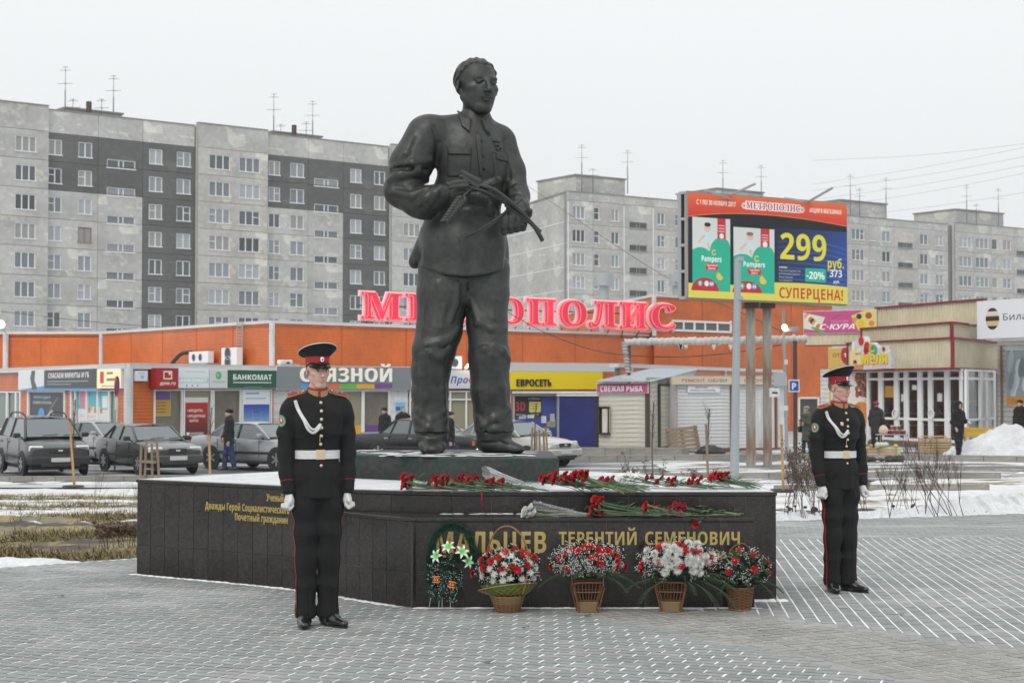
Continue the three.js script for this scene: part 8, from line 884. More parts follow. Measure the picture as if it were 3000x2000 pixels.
// ---------------------------------------------------------------- parked cars
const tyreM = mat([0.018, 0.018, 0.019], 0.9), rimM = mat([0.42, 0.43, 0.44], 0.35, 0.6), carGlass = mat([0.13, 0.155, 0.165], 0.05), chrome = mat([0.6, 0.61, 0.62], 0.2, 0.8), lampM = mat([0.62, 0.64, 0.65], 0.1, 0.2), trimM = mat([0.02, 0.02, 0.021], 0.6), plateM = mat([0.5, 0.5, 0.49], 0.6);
const dirt = dataTex(256, 256, (u, v) => { const n = fbm(u * 5, v * 5, 4, 5, 141); return 0.82 + 0.36 * (n - 0.5); });
function car(pos, ry, o) { // +z is forward; stations: [z, half width, belt height, sill height, crown]
  const t = thing(o.name ?? 'parked_car', o.label, 'car', pos, ry), paintM = mat(o.colour, 0.32, 0.15, { map: dirt, clearcoat: 0.7, clearcoatRoughness: 0.15 }), L = o.len, hw = o.w / 2, b = o.belt, S = o.st;
  const st = S.map(([z, k, y, sill]) => [z * L, hw * k, y, sill]);
  const sec = ([z, w, y, s]) => [[0, s], [w * 0.85, s], [w * 0.98, s + 0.1], [w, s + 0.28], [w * 1.0, Math.min(y - 0.1, s + 0.45)], [w * 0.965, y - 0.035], [w * 0.9, y], [w * 0.55, y + 0.03], [0, y + 0.04]].map(([x, yy]) => V(x, yy, z));
  const half = (sg) => grid(8, st.length - 1, (u, v) => { const p = sec(st[Math.round(v * (st.length - 1))])[Math.round(u * 8)].clone(); p.x *= sg; return p; });
  const caps = [0, st.length - 1].map((i) => { const p = sec(st[i]), s = new THREE.Shape([...p.map((q) => new THREE.Vector2(q.x, q.y)), ...p.slice(1, -1).reverse().map((q) => new THREE.Vector2(-q.x, q.y))]); return new THREE.ShapeGeometry(s).translate(0, 0, st[i][0]); });
  mesh('body', merge([half(1), half(-1), ...caps]), paintM, t);
  const [zw, zr, zb, ze] = o.cab.map((q) => q * L), R = o.h, wb = hw * 0.9, wt = hw * 0.7, roofP = (u, v) => { const x = (u - 0.5) * 2, z = lerp(zr, zb, v); return V(x * wt, R - 0.05 * x * x - 0.03 * (2 * v - 1) ** 2, z); };
  mesh('roof', merge([grid(8, 6, roofP), grid(8, 1, (u, v) => roofP(u, v).setY(R - 0.08))]), paintM, t);
  const glass = sub('windows', t), Q = (p, q, r, s, n) => mesh(n, quad(p, q, r, s), carGlass, glass); const e = 0.02;
  Q(V(-wb + 0.07, b + 0.04, zw - 0.05), V(wb - 0.07, b + 0.04, zw - 0.05), V(wt - 0.03, R - 0.09, zr + 0.03), V(-wt + 0.03, R - 0.09, zr + 0.03), 'windscreen'); Q(V(-wb + 0.1, b + 0.06, ze + 0.06), V(wb - 0.1, b + 0.06, ze + 0.06), V(wt - 0.05, R - 0.1, zb - 0.03), V(-wt + 0.05, R - 0.1, zb - 0.03), 'rear_window');
  const zm = (zr + zb) / 2 + 0.05;
  for (const s of [-1, 1]) { const lo = (z) => V(s * (wb - 0.005), b - 0.02, z), hi = (z) => V(s * (wt + 0.005), R - 0.09, z); Q(lo(zw - 0.12), lo(zm + 0.04), hi(zm + 0.03), hi(zr + 0.0), 'side_window'); Q(lo(zm - 0.05), lo(zb - 0.12), hi(zb + 0.05), hi(zm - 0.03), 'side_window'); Q(lo(zb - 0.16), lo(ze + 0.1), hi(zb - 0.04), hi(zb + 0.01), 'quarter_window');
    for (const [p, q] of [[lo(zw - 0.02), hi(zr + 0.03)], [lo(ze + 0.02), hi(zb - 0.04)], [lo(zm), hi(zm)], [lo(zb - 0.14), hi(zb + 0.02)]]) mesh('pillar', bar(p, q, 0.06, 0.06), p.z === zm ? trimM : paintM, t);
    mesh('window_trim', bar(V(s * (wb + 0.012), b - 0.03, zw), V(s * (wb + 0.012), b - 0.03, ze), 0.02, 0.03), trimM, t);
    const mi = sub('mirror', t); mesh('mirror_case', rbox(0.2, 0.13, 0.1, 0.04, s * (wb + 0.16), b + 0.08, zw - 0.28), o.mirror ?? paintM, mi); mesh('mirror_stalk', rod(V(s * wb, b, zw - 0.25), V(s * (wb + 0.12), b + 0.06, zw - 0.27), 0.02), trimM, mi);
    for (const z of [zm + 0.1, zm - 0.85]) mesh('door_handle', rbox(0.03, 0.03, 0.16, 0.01, s * (hw - 0.005), b - 0.14, z), o.mirror ?? paintM, t); for (const z of [zw - 0.35, zm, zb - 0.1]) mesh('door_seam', box(0.012, b - 0.42, 0.012, s * (hw - 0.001), (b + 0.36) / 2, z), trimM, t);
    mesh('sill_strip', rbox(0.03, 0.07, L * 0.5, 0.01, s * (hw + 0.005), 0.5, 0), o.strip ?? trimM, t);
    for (const z of o.axles.map((q) => q * L)) { mesh('wheel_well_shade', cyl(o.wr + 0.055, o.wr + 0.055, 0.05, s * (hw - 0.012), o.wr, z, 26, 0, 0, PI / 2), trimM, t); const w = sub('wheel', t, V(s * (hw - 0.06), o.wr, z)); w.rotation.y = z > 0 ? (o.steer ?? 0) : 0; mesh('tyre', put(new THREE.TorusGeometry(o.wr - 0.075, 0.085, 10, 28), 0, 0, 0, 0, PI / 2), tyreM, w); mesh('rim', merge([put(new THREE.CylinderGeometry(o.wr - 0.11, o.wr - 0.11, 0.12, 20), 0, 0, 0, 0, 0, PI / 2), ...Array.from({ length: 6 }, (_, i) => box(0.03, o.wr - 0.12, 0.05, s * 0.07, Math.cos(i * PI / 3) * (o.wr - 0.12) / 2, Math.sin(i * PI / 3) * (o.wr - 0.12) / 2, i * PI / 3, 0, 0))]), o.rim ?? rimM, w); }  // dark disc on the body side stands for shade in the wheel well
    const hl = mesh('headlight', rbox(o.hl?.[0] ?? 0.36, o.hl?.[1] ?? 0.16, 0.12, 0.05, s * (hw * 0.72), o.hl?.[2] ?? b - 0.24, L * 0.5 - 0.06 - (o.hl?.[3] ?? 0.06), 0, s * 0.25), lampM, t); if (o.amber) mesh('indicator', rbox(0.12, 0.14, 0.08, 0.01, s * hw * 0.95, o.hl[2], L * 0.5 - 0.1), mat([0.6, 0.12, 0.01], 0.3), t); mesh('tail_light', rbox(0.26, 0.16, 0.06, 0.02, s * hw * 0.74, b - 0.18, -L * 0.5 + 0.02), mat([0.3, 0.01, 0.01], 0.3), t);
  }
  mesh('grille', rbox(o.gr?.[0] ?? 0.62, o.gr?.[1] ?? 0.13, 0.05, 0.03, 0, o.gr?.[2] ?? b - 0.25, L * 0.5 + 0.0), o.grM ?? trimM, t); mesh('emblem', rbox(0.13, 0.05, 0.03, 0.012, 0, o.gr?.[2] ?? b - 0.25, L * 0.5 + 0.03), chrome, t);
  mesh('front_bumper', rbox(o.w * 0.95, 0.26, 0.2, 0.07, 0, 0.42, L * 0.5 - 0.04), o.bump ?? paintM, t); mesh('rear_bumper', rbox(o.w * 0.95, 0.26, 0.2, 0.07, 0, 0.45, -L * 0.5 + 0.04), o.bump ?? paintM, t); mesh('air_intake', rbox(o.w * 0.6, 0.09, 0.05, 0.02, 0, 0.3, L * 0.5 + 0.045), trimM, t); mesh('number_plate', rbox(0.52, 0.115, 0.02, 0.004, 0, 0.45, L * 0.5 + 0.07), plateM, t); mesh('underbody', box(o.w * 0.86, 0.14, L * 0.9, 0, 0.24, 0), trimM, t);
  for (const x of [-0.3, 0.28]) mesh('wiper', bar(V(x, b + 0.07, zw - 0.02), V(x + 0.42, b + 0.1, zw - 0.05), 0.025, 0.02), trimM, t);
  if (o.rails) for (const s of [-1, 1]) mesh('roof_rail', tube([V(s * wt * 0.92, R - 0.05, zr - 0.1), V(s * wt * 0.95, R + 0.05, zr - 0.35), V(s * wt * 0.95, R + 0.05, zb + 0.3), V(s * wt * 0.92, R - 0.04, zb + 0.1)], 0.022, 24, 6), trimM, t);
  return t;
}
{
  const G = (px, d) => { const p = at(px, 1140, d); return V(p.x, gh(p.x, p.z) + 0.005, p.z); }, sedan = [[-0.5, 0.86, 0.86, 0.34], [-0.47, 0.95, 0.95, 0.26], [-0.33, 1, 0.97, 0.22], [-0.1, 1, 0.93, 0.2], [0.2, 1, 0.9, 0.2], [0.36, 0.985, 0.83, 0.22], [0.46, 0.94, 0.74, 0.24], [0.5, 0.84, 0.66, 0.3]];
  car(G(125, 47.2), 0.5, { name: 'minivan', label: 'dark grey family minivan with roof rails beside the wooden stake', len: 4.32, w: 1.76, h: 1.64, belt: 1.03, wr: 0.32, axles: [0.31, -0.32], cab: [0.31, 0.12, -0.4, -0.48], st: [[-0.5, 0.9, 1.02, 0.36], [-0.47, 0.98, 1.06, 0.26], [-0.3, 1, 1.05, 0.22], [0, 1, 1.02, 0.2], [0.25, 1, 1.0, 0.2], [0.38, 0.99, 0.93, 0.22], [0.46, 0.95, 0.84, 0.25], [0.5, 0.86, 0.74, 0.3]], colour: [0.022, 0.023, 0.028], rails: true, hl: [0.4, 0.2, 0.74, 0.08], gr: [0.6, 0.14, 0.7], bump: mat([0.02, 0.021, 0.022], 0.55), mirror: trimM });
  car(G(432, 48.2), 0.62, { name: 'sedan', label: 'dusty dark grey sedan with black grille parked next to the minivan', len: 4.3, w: 1.68, h: 1.4, belt: 0.9, wr: 0.3, axles: [0.31, -0.29], cab: [0.22, 0.06, -0.22, -0.38], st: sedan, colour: [0.05, 0.051, 0.05], hl: [0.42, 0.17, 0.68, 0.1], gr: [0.56, 0.13, 0.66], mirror: trimM });
  car(G(772, 50), 0.95, { name: 'sedan', label: 'silver sedan with spoked wheels behind the guard', len: 4.74, w: 1.82, h: 1.42, belt: 0.93, wr: 0.32, axles: [0.3, -0.28], cab: [0.22, 0.06, -0.2, -0.36], st: sedan, colour: [0.5, 0.53, 0.57], hl: [0.42, 0.17, 0.7, 0.12], gr: [0.5, 0.14, 0.68] });
  car(G(1255, 54), 1.02, { name: 'sedan', label: 'black old-fashioned saloon with chrome grille behind the statue legs', len: 4.9, w: 1.8, h: 1.46, belt: 0.93, wr: 0.33, axles: [0.31, -0.28], cab: [0.19, 0.06, -0.17, -0.3], st: [[-0.5, 0.92, 0.84, 0.36], [-0.48, 0.97, 0.93, 0.3], [-0.3, 1, 0.96, 0.26], [0, 1, 0.95, 0.25], [0.25, 1, 0.94, 0.25], [0.44, 0.98, 0.9, 0.27], [0.49, 0.96, 0.86, 0.3], [0.5, 0.94, 0.8, 0.33]], colour: [0.01, 0.0105, 0.014], hl: [0.32, 0.17, 0.68, -0.02], gr: [0.9, 0.19, 0.68], grM: chrome, amber: true, bump: chrome, mirror: chrome });
  car(G(1500, 52.5), 0.85, { name: 'sedan', label: 'white sedan in front of the notice board', len: 4.4, w: 1.75, h: 1.42, belt: 0.92, wr: 0.3, axles: [0.31, -0.29], cab: [0.23, 0.06, -0.22, -0.38], st: sedan, colour: [0.60, 0.60, 0.56], hl: [0.44, 0.15, 0.7, 0.12], gr: [0.56, 0.12, 0.66] });
  car(G(300, 54), 1.0, { name: 'sedan', label: 'white car glimpsed between the minivan and the dusty sedan', len: 4.2, w: 1.7, h: 1.38, belt: 0.9, wr: 0.3, axles: [0.31, -0.29], cab: [0.2, 0.04, -0.22, -0.38], st: sedan, colour: [0.62, 0.63, 0.64] });
}
// ---------------------------------------------------------------- passers-by
function folk(pos, ry, o) {
  const t = thing('person', o.label, 'person', pos, ry); t.scale.setScalar((o.h ?? 1.75) / 1.75);
  const st = o.stride ?? 0.1, cl = o.coat ?? 0.78, hd = headMesh([0.5, 0.31, 0.25], o.hair ?? [0.05, 0.04, 0.03], 0.04, o.hat ? 'bald' : 'short'); hd.applyMatrix4(M4(0, 1.63, 0.03, o.nod ?? 0, o.look ?? 0, 0, 0.23));
  const arm = (s, a) => chain([[s * 0.2, 1.4, 0, 0.075], [s * 0.255, 1.13, a[0], 0.062], [s * a[2], a[3], a[1], 0.05]], 0.04), aL = o.aL ?? [-0.03, 0.05, 0.25, 0.86], aR = o.aR ?? [-0.03, 0.05, 0.25, 0.86];
  const leg = (s, z) => chain([[s * 0.09, 0.92, 0, 0.1], [s * 0.095, 0.5, z * 0.5 + 0.02, 0.075], [s * 0.1, 0.09, z, 0.062]], 0.04);
  const under = union([cone([0, 1.35, 0], [0, 0.95, 0], 0.12, 0.11, 0.04), cone([0, 1.35, 0], [0, 1.52, 0.01], 0.06, 0.06, 0.04), leg(-1, st), leg(1, -st)]);
  mesh('body', merge([paint(nets(under, [-0.24, 0.02, -0.4], [0.24, 1.58, 0.4], 0.03), () => [0.5, 0.31, 0.25]), hd]), vcMat, t);
  const lf = union([leg(-1, st), leg(1, -st)]), tr = (x, y, z) => smax(lf(x, y, z) - 0.012 - 0.008 * Math.sin(30 * y + 9 * x), 0.07 - y, 0.01); mesh('trousers', nets(tr, [-0.28, 0.04, -0.45], [0.28, 1.05, 0.45], 0.022), cloth(o.legs), t);
  const cf = union([cone([0, 1.36, 0], [0, 1.08, 0.01], 0.2, 0.185, 0.05, [1, 1, 0.72]), cone([0, 1.1, 0.01], [0, cl, 0], 0.19, o.flare ?? 0.2, 0.04, [1, 1, 0.76]), cone([-0.16, 1.43, 0], [0.16, 1.43, 0], 0.07, 0.07, 0.06), cone([0, 1.44, 0], [0, 1.52, 0.01], 0.09, 0.085, 0.04), arm(-1, aL), arm(1, aR)]), cw = (x, y, z) => smax(cf(x, y, z) - 0.012 * Math.sin(26 * y + 8 * x + 7 * z) * 0.6, cl - 0.02 - y, 0.012); mesh('coat', nets(cw, [-0.4, cl - 0.06, -0.3], [0.4, 1.6, 0.5], 0.021), cloth(o.top), t);
  for (const [s, a] of [[-1, aL], [1, aR]]) { const hf = union([cone([s * a[2], a[3] - 0.02, a[1]], [s * a[2] * 0.95, a[3] - 0.1, a[1] + 0.03], 0.035, 0.03, 0.02), ...[0, 1, 2, 3].map((i) => cone([s * a[2] * 0.95, a[3] - 0.1, a[1] + 0.05 - i * 0.02], [s * (a[2] * 0.9), a[3] - 0.16, a[1] + 0.055 - i * 0.02], 0.011, 0.009, 0.006)), cone([s * a[2] * 0.95, a[3] - 0.06, a[1] + 0.04], [s * a[2] * 0.86, a[3] - 0.11, a[1] + 0.07], 0.013, 0.01, 0.006)]); mesh('hand', nets(hf, [s * a[2] - 0.08, a[3] - 0.2, a[1] - 0.08], [s * a[2] + 0.08, a[3] + 0.05, a[1] + 0.13], 0.008), mat([0.5, 0.31, 0.25], 0.6), t); mesh('shoe', put(sol.shoe.clone(), s * 0.1, 0, s < 0 ? st : -st, 0, s * 0.15), M.leather, t); }
  if (o.hat) { const hm = cloth(o.hat), f = o.hood ? union([ell([0, 1.66, 0.0], [0.135, 0.16, 0.15], 0.03), cone([0, 1.55, -0.03], [0, 1.48, -0.02], 0.12, 0.13, 0.04), cut(ell([0, 1.62, 0.15], [0.085, 0.115, 0.1], 0.03))]) : union([ell([0, 1.7, 0.005], [0.104, 0.075, 0.122], 0.02), ...(o.brim ? [cone([-0.05, 1.69, 0.115], [0.05, 1.69, 0.115], 0.025, 0.025, 0.02)] : []), cut(ell([0, 1.62, 0.1], [0.08, 0.06, 0.08], 0.02))]); mesh(o.hood ? 'hood' : 'hat', nets(f, [-0.17, 1.36, -0.2], [0.17, 1.86, 0.2], 0.013), hm, t); }
  if (o.scarf) mesh('scarf', put(new THREE.TorusGeometry(0.095, 0.05, 8, 18), 0, 1.5, 0.01, PI / 2), cloth(o.scarf), t);
  if (o.bag) { const b = sub('bag', t); mesh('bag_case', rbox(0.12, 0.24, 0.3, 0.05, o.bag * 0.3, 0.9, 0.06), M.leather, b); mesh('bag_strap', tube([V(o.bag * 0.28, 1.0, 0.16), V(o.bag * 0.26, 1.3, 0.08), V(o.bag * 0.28, 1.0, -0.06)], 0.012, 20, 5), M.leather, b); }
  return t;
}
{
  const G = (px, d, y) => { const p = at(px, 1140, d); return V(p.x, (y ?? gh(p.x, p.z)) + 0.004, p.z); }, blk = [0.012, 0.012, 0.014];
  folk(G(672, 48.6), -1.25, { label: 'man in black jacket and blue jeans walking past the cars', legs: [0.035, 0.06, 0.16], top: blk, hat: [0.01, 0.01, 0.011], h: 1.8, stride: 0.13, bag: -1, aL: [0.02, 0.14, 0.2, 0.96] });
  folk(G(1127, 58), -0.7, { label: 'man in flat cap and long dark coat by the yellow window', legs: blk, top: [0.014, 0.015, 0.02], coat: 0.55, hat: [0.02, 0.02, 0.02], brim: true, h: 1.74 }); folk(G(1180, 59), 0.4, { label: 'bareheaded man in dark jacket by the white column', legs: blk, top: [0.015, 0.018, 0.017], h: 1.78 }); folk(G(1318, 50), 1.4, { label: 'person in black jacket and blue trousers half hidden behind the statue leg', legs: [0.02, 0.03, 0.13], top: blk, hat: [0.02, 0.02, 0.02], h: 1.7 });
  folk(G(2364, 57, -0.62), -1.3, { label: 'woman in olive coat and grey knitted hat holding a black bag', legs: [0.035, 0.035, 0.042], top: [0.10, 0.098, 0.075], coat: 0.5, flare: 0.24, hat: [0.34, 0.33, 0.32], scarf: [0.3, 0.28, 0.27], h: 1.64, bag: -1, aL: [0.05, 0.2, 0.14, 1.22], aR: [0.05, 0.2, 0.14, 1.22] });
  folk(G(2568, 58, -0.5), 2.6, { label: 'person in red knitted hat and dark shawl behind the produce table', legs: blk, top: [0.035, 0.034, 0.036], coat: 0.62, hat: [0.42, 0.02, 0.045], scarf: blk, h: 1.66, nod: 0.2 });
  const ph = folk(G(2808, 51.4, -0.52), 0.55, { label: 'man in black hooded jacket looking at his phone', legs: [0.012, 0.013, 0.022], top: [0.008, 0.008, 0.01], hat: [0.009, 0.009, 0.01], hood: true, h: 1.72, nod: 0.45, stride: 0.09, aR: [0.06, 0.27, 0.13, 1.16], aL: [-0.02, 0.08, 0.2, 0.98] }); mesh('phone', rbox(0.075, 0.14, 0.012, 0.004, 0.1, 1.13, 0.37, -0.9), mat([0.5, 0.52, 0.54], 0.2), ph);
  folk(G(2990, 57, -0.45), -0.9, { label: 'person in long black coat and round black hat by the snow heap', legs: blk, top: [0.008, 0.008, 0.009], coat: 0.5, flare: 0.26, hat: blk, h: 1.68 });
}
// ---------------------------------------------------------------- car park, kerbs, snow heaps, shrubs, saplings, market clutter
reseed(31337);
{
  const asph = dataTex(1024, 512, (u, v) => { const x = u * 60, z = v * 30, n = fbm(x * 0.35, z * 0.9, 4, 4096, 151), t = fbm(x * 0.12, z * 1.6, 4, 4096, 152), g = fbm(x * 9, z * 9, 2, 4096, 153), s = smoothstep(n * 0.55 + t * 0.45, 0.47, 0.62), k = 0.40 + 0.09 * (g - 0.5) + 0.10 * (n - 0.5); return [0, 1, 2].map((i) => lerp(k * [0.97, 1, 1.01][i], 0.80 + 0.1 * (g - 0.5), s * 0.8)); });
  const sheet = (x0, x1, z0, z1, dy, m, name, nz = 24) => { const g = grid(30, nz, (u, v) => { const x = lerp(x0, x1, u), z = lerp(z0, z1, v); return V(x, gh(x, z) + dy, z); }); return structure(mesh(name, g, m)); };
  sheet(-44, 6.5, -41.2, -63, -0.045, mat([0.9, 0.9, 0.9], 0.75, 0, { map: asph }), 'parking_lot'); sheet(-44, 5, -39.2, -41.2, -0.01, mat([0.62, 0.62, 0.61], 0.95, 0, { map: snowTex }), 'footpath', 3);
  const slush = dataTex(1024, 512, (u, v) => { const x = u * 40, z = v * 30, n = fbm(x * 0.5, z * 1.4, 5, 4096, 161), g = fbm(x * 8, z * 12, 3, 4096, 162), s = smoothstep(n + 0.2 * (g - 0.5), 0.42, 0.60), d = 0.44 + 0.2 * (g - 0.5); return [lerp(d, 0.86, s), lerp(d * 0.985, 0.865, s), lerp(d * 0.96, 0.875, s)]; });
  sheet(4.5, 36, -40, -66, -0.03, mat([0.86, 0.86, 0.86], 0.9, 0, { map: slush }), 'trodden_snow');
  const kerbM = mat([0.36, 0.35, 0.32], 0.95, 0, { map: weather }), kerb = (a, b, h, w, n, nm = 'kerb') => { const k = new THREE.Group(); k.name = numbered(nm); structure(k); scene.add(k); for (let i = 0; i < n; i++) { const p = a.clone().lerp(b, i / n), q = a.clone().lerp(b, (i + 0.985) / n); p.y = gh(p.x, p.z) + h / 2 - 0.04; q.y = gh(q.x, q.z) + h / 2 - 0.04; mesh('kerb_stone', bar(p, q, w, h), kerbM, k); } };
  kerb(onG(1640, 1398), onG(2935, 1398), 0.16, 0.2, 12); kerb(onG(1650, 1348), onG(3080, 1352), 0.2, 0.3, 16); kerb(onG(-40, 1407), onG(560, 1402), 0.14, 0.2, 9); kerb(onG(1642, 1330), onG(2010, 1333), 0.3, 0.5, 5, 'concrete_step'); kerb(onG(2270, 1432), onG(2900, 1430), 0.12, 0.16, 8);
  const snowM = mat([0.80, 0.81, 0.82], 0.95, 0, { map: snowTex });
  const heap = (c, rx, rz, h, label, n = 60, sd = 0) => { const g = grid(n, n, (u, v) => { const x = (u - 0.5) * 2, z = (v - 0.5) * 2, r = Math.hypot(x, z), k = Math.max(0, 1 - r * r); return V(c.x + x * rx, gh(c.x + x * rx, c.z + z * rz) - 0.06 + h * k * (0.5 + 0.9 * fbm(x * 3 + sd, z * 3, 4, 4096, 171)) + (k > 0 ? 0.3 * h * (fbm(x * 11 + sd, z * 11, 2, 4096, 172) - 0.5) : 0), c.z + z * rz); }); tag(mesh('snow_heap', uvBox(g, 2), snowM), label, 'snow heap'); };
  heap(V(at(2985, 1140, 52).x, 0, -52.5), 2.4, 1.6, 0.95, 'tall shovelled snow heap beside the yellow bench'); heap(V(-4.75, 0, -15.45), 1.0, 0.35, 0.1, 'low snow pile along the paving edge by the dry grass', 50, 3);
  { // lumpy bank along the far edge of the paving
    const A = onY(2272, 1522, 0), B = onY(3060, 1500, 0); const g = grid(220, 22, (u, v) => { const p = A.clone().lerp(B, u), w = (v - 0.15) * 1.9, k = Math.sin(PI * Math.min(1, v * 1.02)), l = fbm(u * 46, v * 5, 4, 4096, 181), wide = 0.6 + 0.9 * smoothstep(u, 0.45, 0.75) + 0.3 * fbm(u * 9, 3, 3, 4096, 183); return V(p.x + 0.1 * w, gh(p.x, p.z) - 0.05 + 0.22 * k * (0.25 + l) * (0.7 + 0.6 * smoothstep(u, 0.5, 0.8)), p.z - w * wide + 0.1 * (fbm(u * 60, 1, 3, 4096, 182) - 0.5)); }); tag(mesh('snow_bank', uvBox(g, 2), snowM), 'lumpy snow bank along the far edge of the paving', 'snow bank');
    const d = []; for (let i = 0; i < 50; i++) { const p = i < 34 ? V(5.1 + rnd(-2, 2), 0, -23.6 + rnd(-0.8, 0.8)) : A.clone().lerp(B, rnd(0.5, 0.95)).add(V(0, 0, -rnd(0, 1.3))); d.push(put(new THREE.IcosahedronGeometry(rnd(0.02, 0.06), 1), p.x, gh(p.x, p.z) + 0.03, p.z, rnd(0, 3), rnd(0, 3), 0, [rnd(0.8, 1.8), rnd(0.4, 0.8), 1])); } stuff(tag(mesh('soil_clods', d, mat([0.045, 0.04, 0.037], 0.95)), 'dark soil clods scattered on the snowy bed', 'soil')); }
  // dry grass on the left verge, weeds
  { const blade = new THREE.BufferGeometry(); blade.setAttribute('position', new THREE.Float32BufferAttribute([-0.006, 0, 0, 0.006, 0, 0, 0.03, 1, 0.02, -0.006, 0, 0.004, 0.002, 0, -0.006, -0.12, 0.8, 0.1], 3)); blade.setAttribute('normal', new THREE.Float32BufferAttribute(Array(6).fill([0, 0.6, 0.8]).flat(), 3)); const spots = []; const band = [[16, 19.2, 11000], [21.2, 23.4, 6500], [24.6, 28, 5500], [30.4, 34, 4000]]; for (const [z0, z1, n] of band) for (let i = 0; i < n; i++) { const z = -rnd(z0, z1), x = rnd(-0.36, -0.02) * -z; if (inPoly(PLAZA, x, z) || fbm(x * 1.1, z * 2.2, 4, 4096, 191) < 0.5) continue; spots.push([x, z]); } const im = new THREE.InstancedMesh(blade, mat([1, 1, 1], 0.9), spots.length), c = new THREE.Color(); spots.forEach(([x, z], i) => { im.setMatrixAt(i, M4(x, gh(x, z) - 0.05, z, rnd(-0.5, 0.5), rnd(0, 6), rnd(-0.5, 0.5), [1, rnd(0.03, 0.12), 1])); const k = rnd(0.7, 1.25); im.setColorAt(i, rnd() < 0.3 ? c.setRGB(0.15 * k, 0.145 * k, 0.06 * k) : c.setRGB(0.30 * k, 0.235 * k, 0.11 * k)); }); im.name = 'dry_grass'; scene.add(shade(im)); stuff(tag(im, 'dry yellowed grass on the thawing verge', 'grass')); }
  const twigM = [mat([0.075, 0.05, 0.042], 0.9), mat([0.12, 0.085, 0.06], 0.9), mat([0.05, 0.036, 0.034], 0.9)];
  const shrub = (p, h, n, lean, label, m, r0 = 0.006, leafy = 0) => { const t = thing('bare_shrub', label, 'shrub', p, 0, 'shrubs: ' + label), g = [], lv = []; const grow = (a, d, L, r, k) => { const b = a.clone().addScaledVector(d, L); g.push(rod(a, b, r, r * 0.6, 4)); if (leafy && k < 2 && rnd() < leafy) lv.push(put(new THREE.IcosahedronGeometry(rnd(0.008, 0.016), 0), b.x, b.y, b.z)); if (k <= 0) return; const c = k > 2 ? 2 : Math.floor(rnd(1, 3.4)); for (let i = 0; i < c; i++) grow(b, d.clone().add(V(rnd(-0.42, 0.42), rnd(0.0, 0.3), rnd(-0.42, 0.42))).normalize(), L * rnd(0.6, 0.95), r * 0.64, k - 1); if (k < 4) grow(b, d.clone().add(V(rnd(-0.12, 0.12), 0.05, rnd(-0.12, 0.12))).normalize(), L * 0.85, r * 0.7, k - 1); }; for (let i = 0; i < n; i++) grow(V(rnd(-0.05, 0.05), -0.03, rnd(-0.05, 0.05)), V(rnd(-0.35, 0.35) + lean, 1, rnd(-0.3, 0.3)).normalize(), h * rnd(0.2, 0.3), r0 * rnd(0.7, 1.2), 4); mesh('branches', g, m, t); if (lv.length) mesh('withered_leaves', lv, twigM[1], t); };
  const sl = ['leafless thin-twigged shrub in the snowy bed behind the guard', 'leafless shrub in the snowy bed between monument and open paving guard', 'low leafless shrub in the snow beyond the laid flowers'];
  for (const [px, d, h, n, l] of [[2545, 21.5, 0.75, 3, 0.02], [2598, 21, 0.95, 2, 0.05], [2665, 22, 0.9, 3, -0.1], [2700, 21.3, 1.1, 3, -0.15], [2745, 21, 1.05, 4, -0.25], [2790, 21.4, 1.15, 3, -0.45], [2815, 21, 0.9, 2, -0.5], [2630, 23, 0.7, 3, 0]]) { const x = (px - 1500) / 4800 * d; shrub(V(x, gh(x, -d), -d), h, n, l, sl[0], twigM[0], 0.0065); }
  for (const [px, d, h, n, l] of [[2296, 20.8, 0.9, 3, 0.05], [2325, 21.4, 1.0, 4, 0.02], [2350, 20.9, 0.95, 4, 0], [2380, 21.6, 0.9, 4, 0.08], [2400, 21, 0.8, 3, -0.1]]) { const x = (px - 1500) / 4800 * d; shrub(V(x, gh(x, -d), -d), h, n, l, sl[1], twigM[0], 0.006, 0.35); }
  for (const [px, d, h, n] of [[1860, 29, 0.75, 4], [1900, 30, 0.6, 4], [1925, 29.5, 0.7, 4], [1800, 31, 0.5, 3], [2030, 30, 0.6, 3], [2110, 31, 0.6, 3], [2090, 29, 0.5, 3]]) { const x = (px - 1500) / 4800 * d; shrub(V(x, gh(x, -d), -d), h, n, 0, sl[2], twigM[2], 0.006, 0.3); }
  { const p = onG(330, 1600); for (let i = 0; i < 3; i++) shrub(V(p.x + i * 0.13 - 0.1, 0, p.z - rnd(0, 0.2)), 0.26, 9, 0, 'low rusty brown dry bush at the paving edge beside the granite base', twigM[1], 0.004, 0.5); for (const [px, py, h] of [[110, 1590, 0.75], [268, 1592, 1.0], [340, 1545, 0.5], [390, 1590, 0.95], [50, 1530, 0.4]]) { const q = onG(px, py); shrub(q, h, 1, 0.02, 'single dry weed stalk standing in the left verge', twigM[1], 0.0035); } }
  // saplings tied to wooden stakes
  const woodT = dataTex(64, 256, (u, v) => { const n = fbm(u * 10, v * 2, 4, 10, 201); return [0.78 + 0.3 * (n - 0.5), 0.74 + 0.3 * (n - 0.5), 0.68 + 0.3 * (n - 0.5)]; }), fresh = mat([0.62, 0.44, 0.24], 0.85, 0, { map: woodT }), aged = mat([0.34, 0.29, 0.24], 0.9, 0, { map: woodT }), crateM = mat([0.70, 0.56, 0.36], 0.85, 0, { map: woodT });
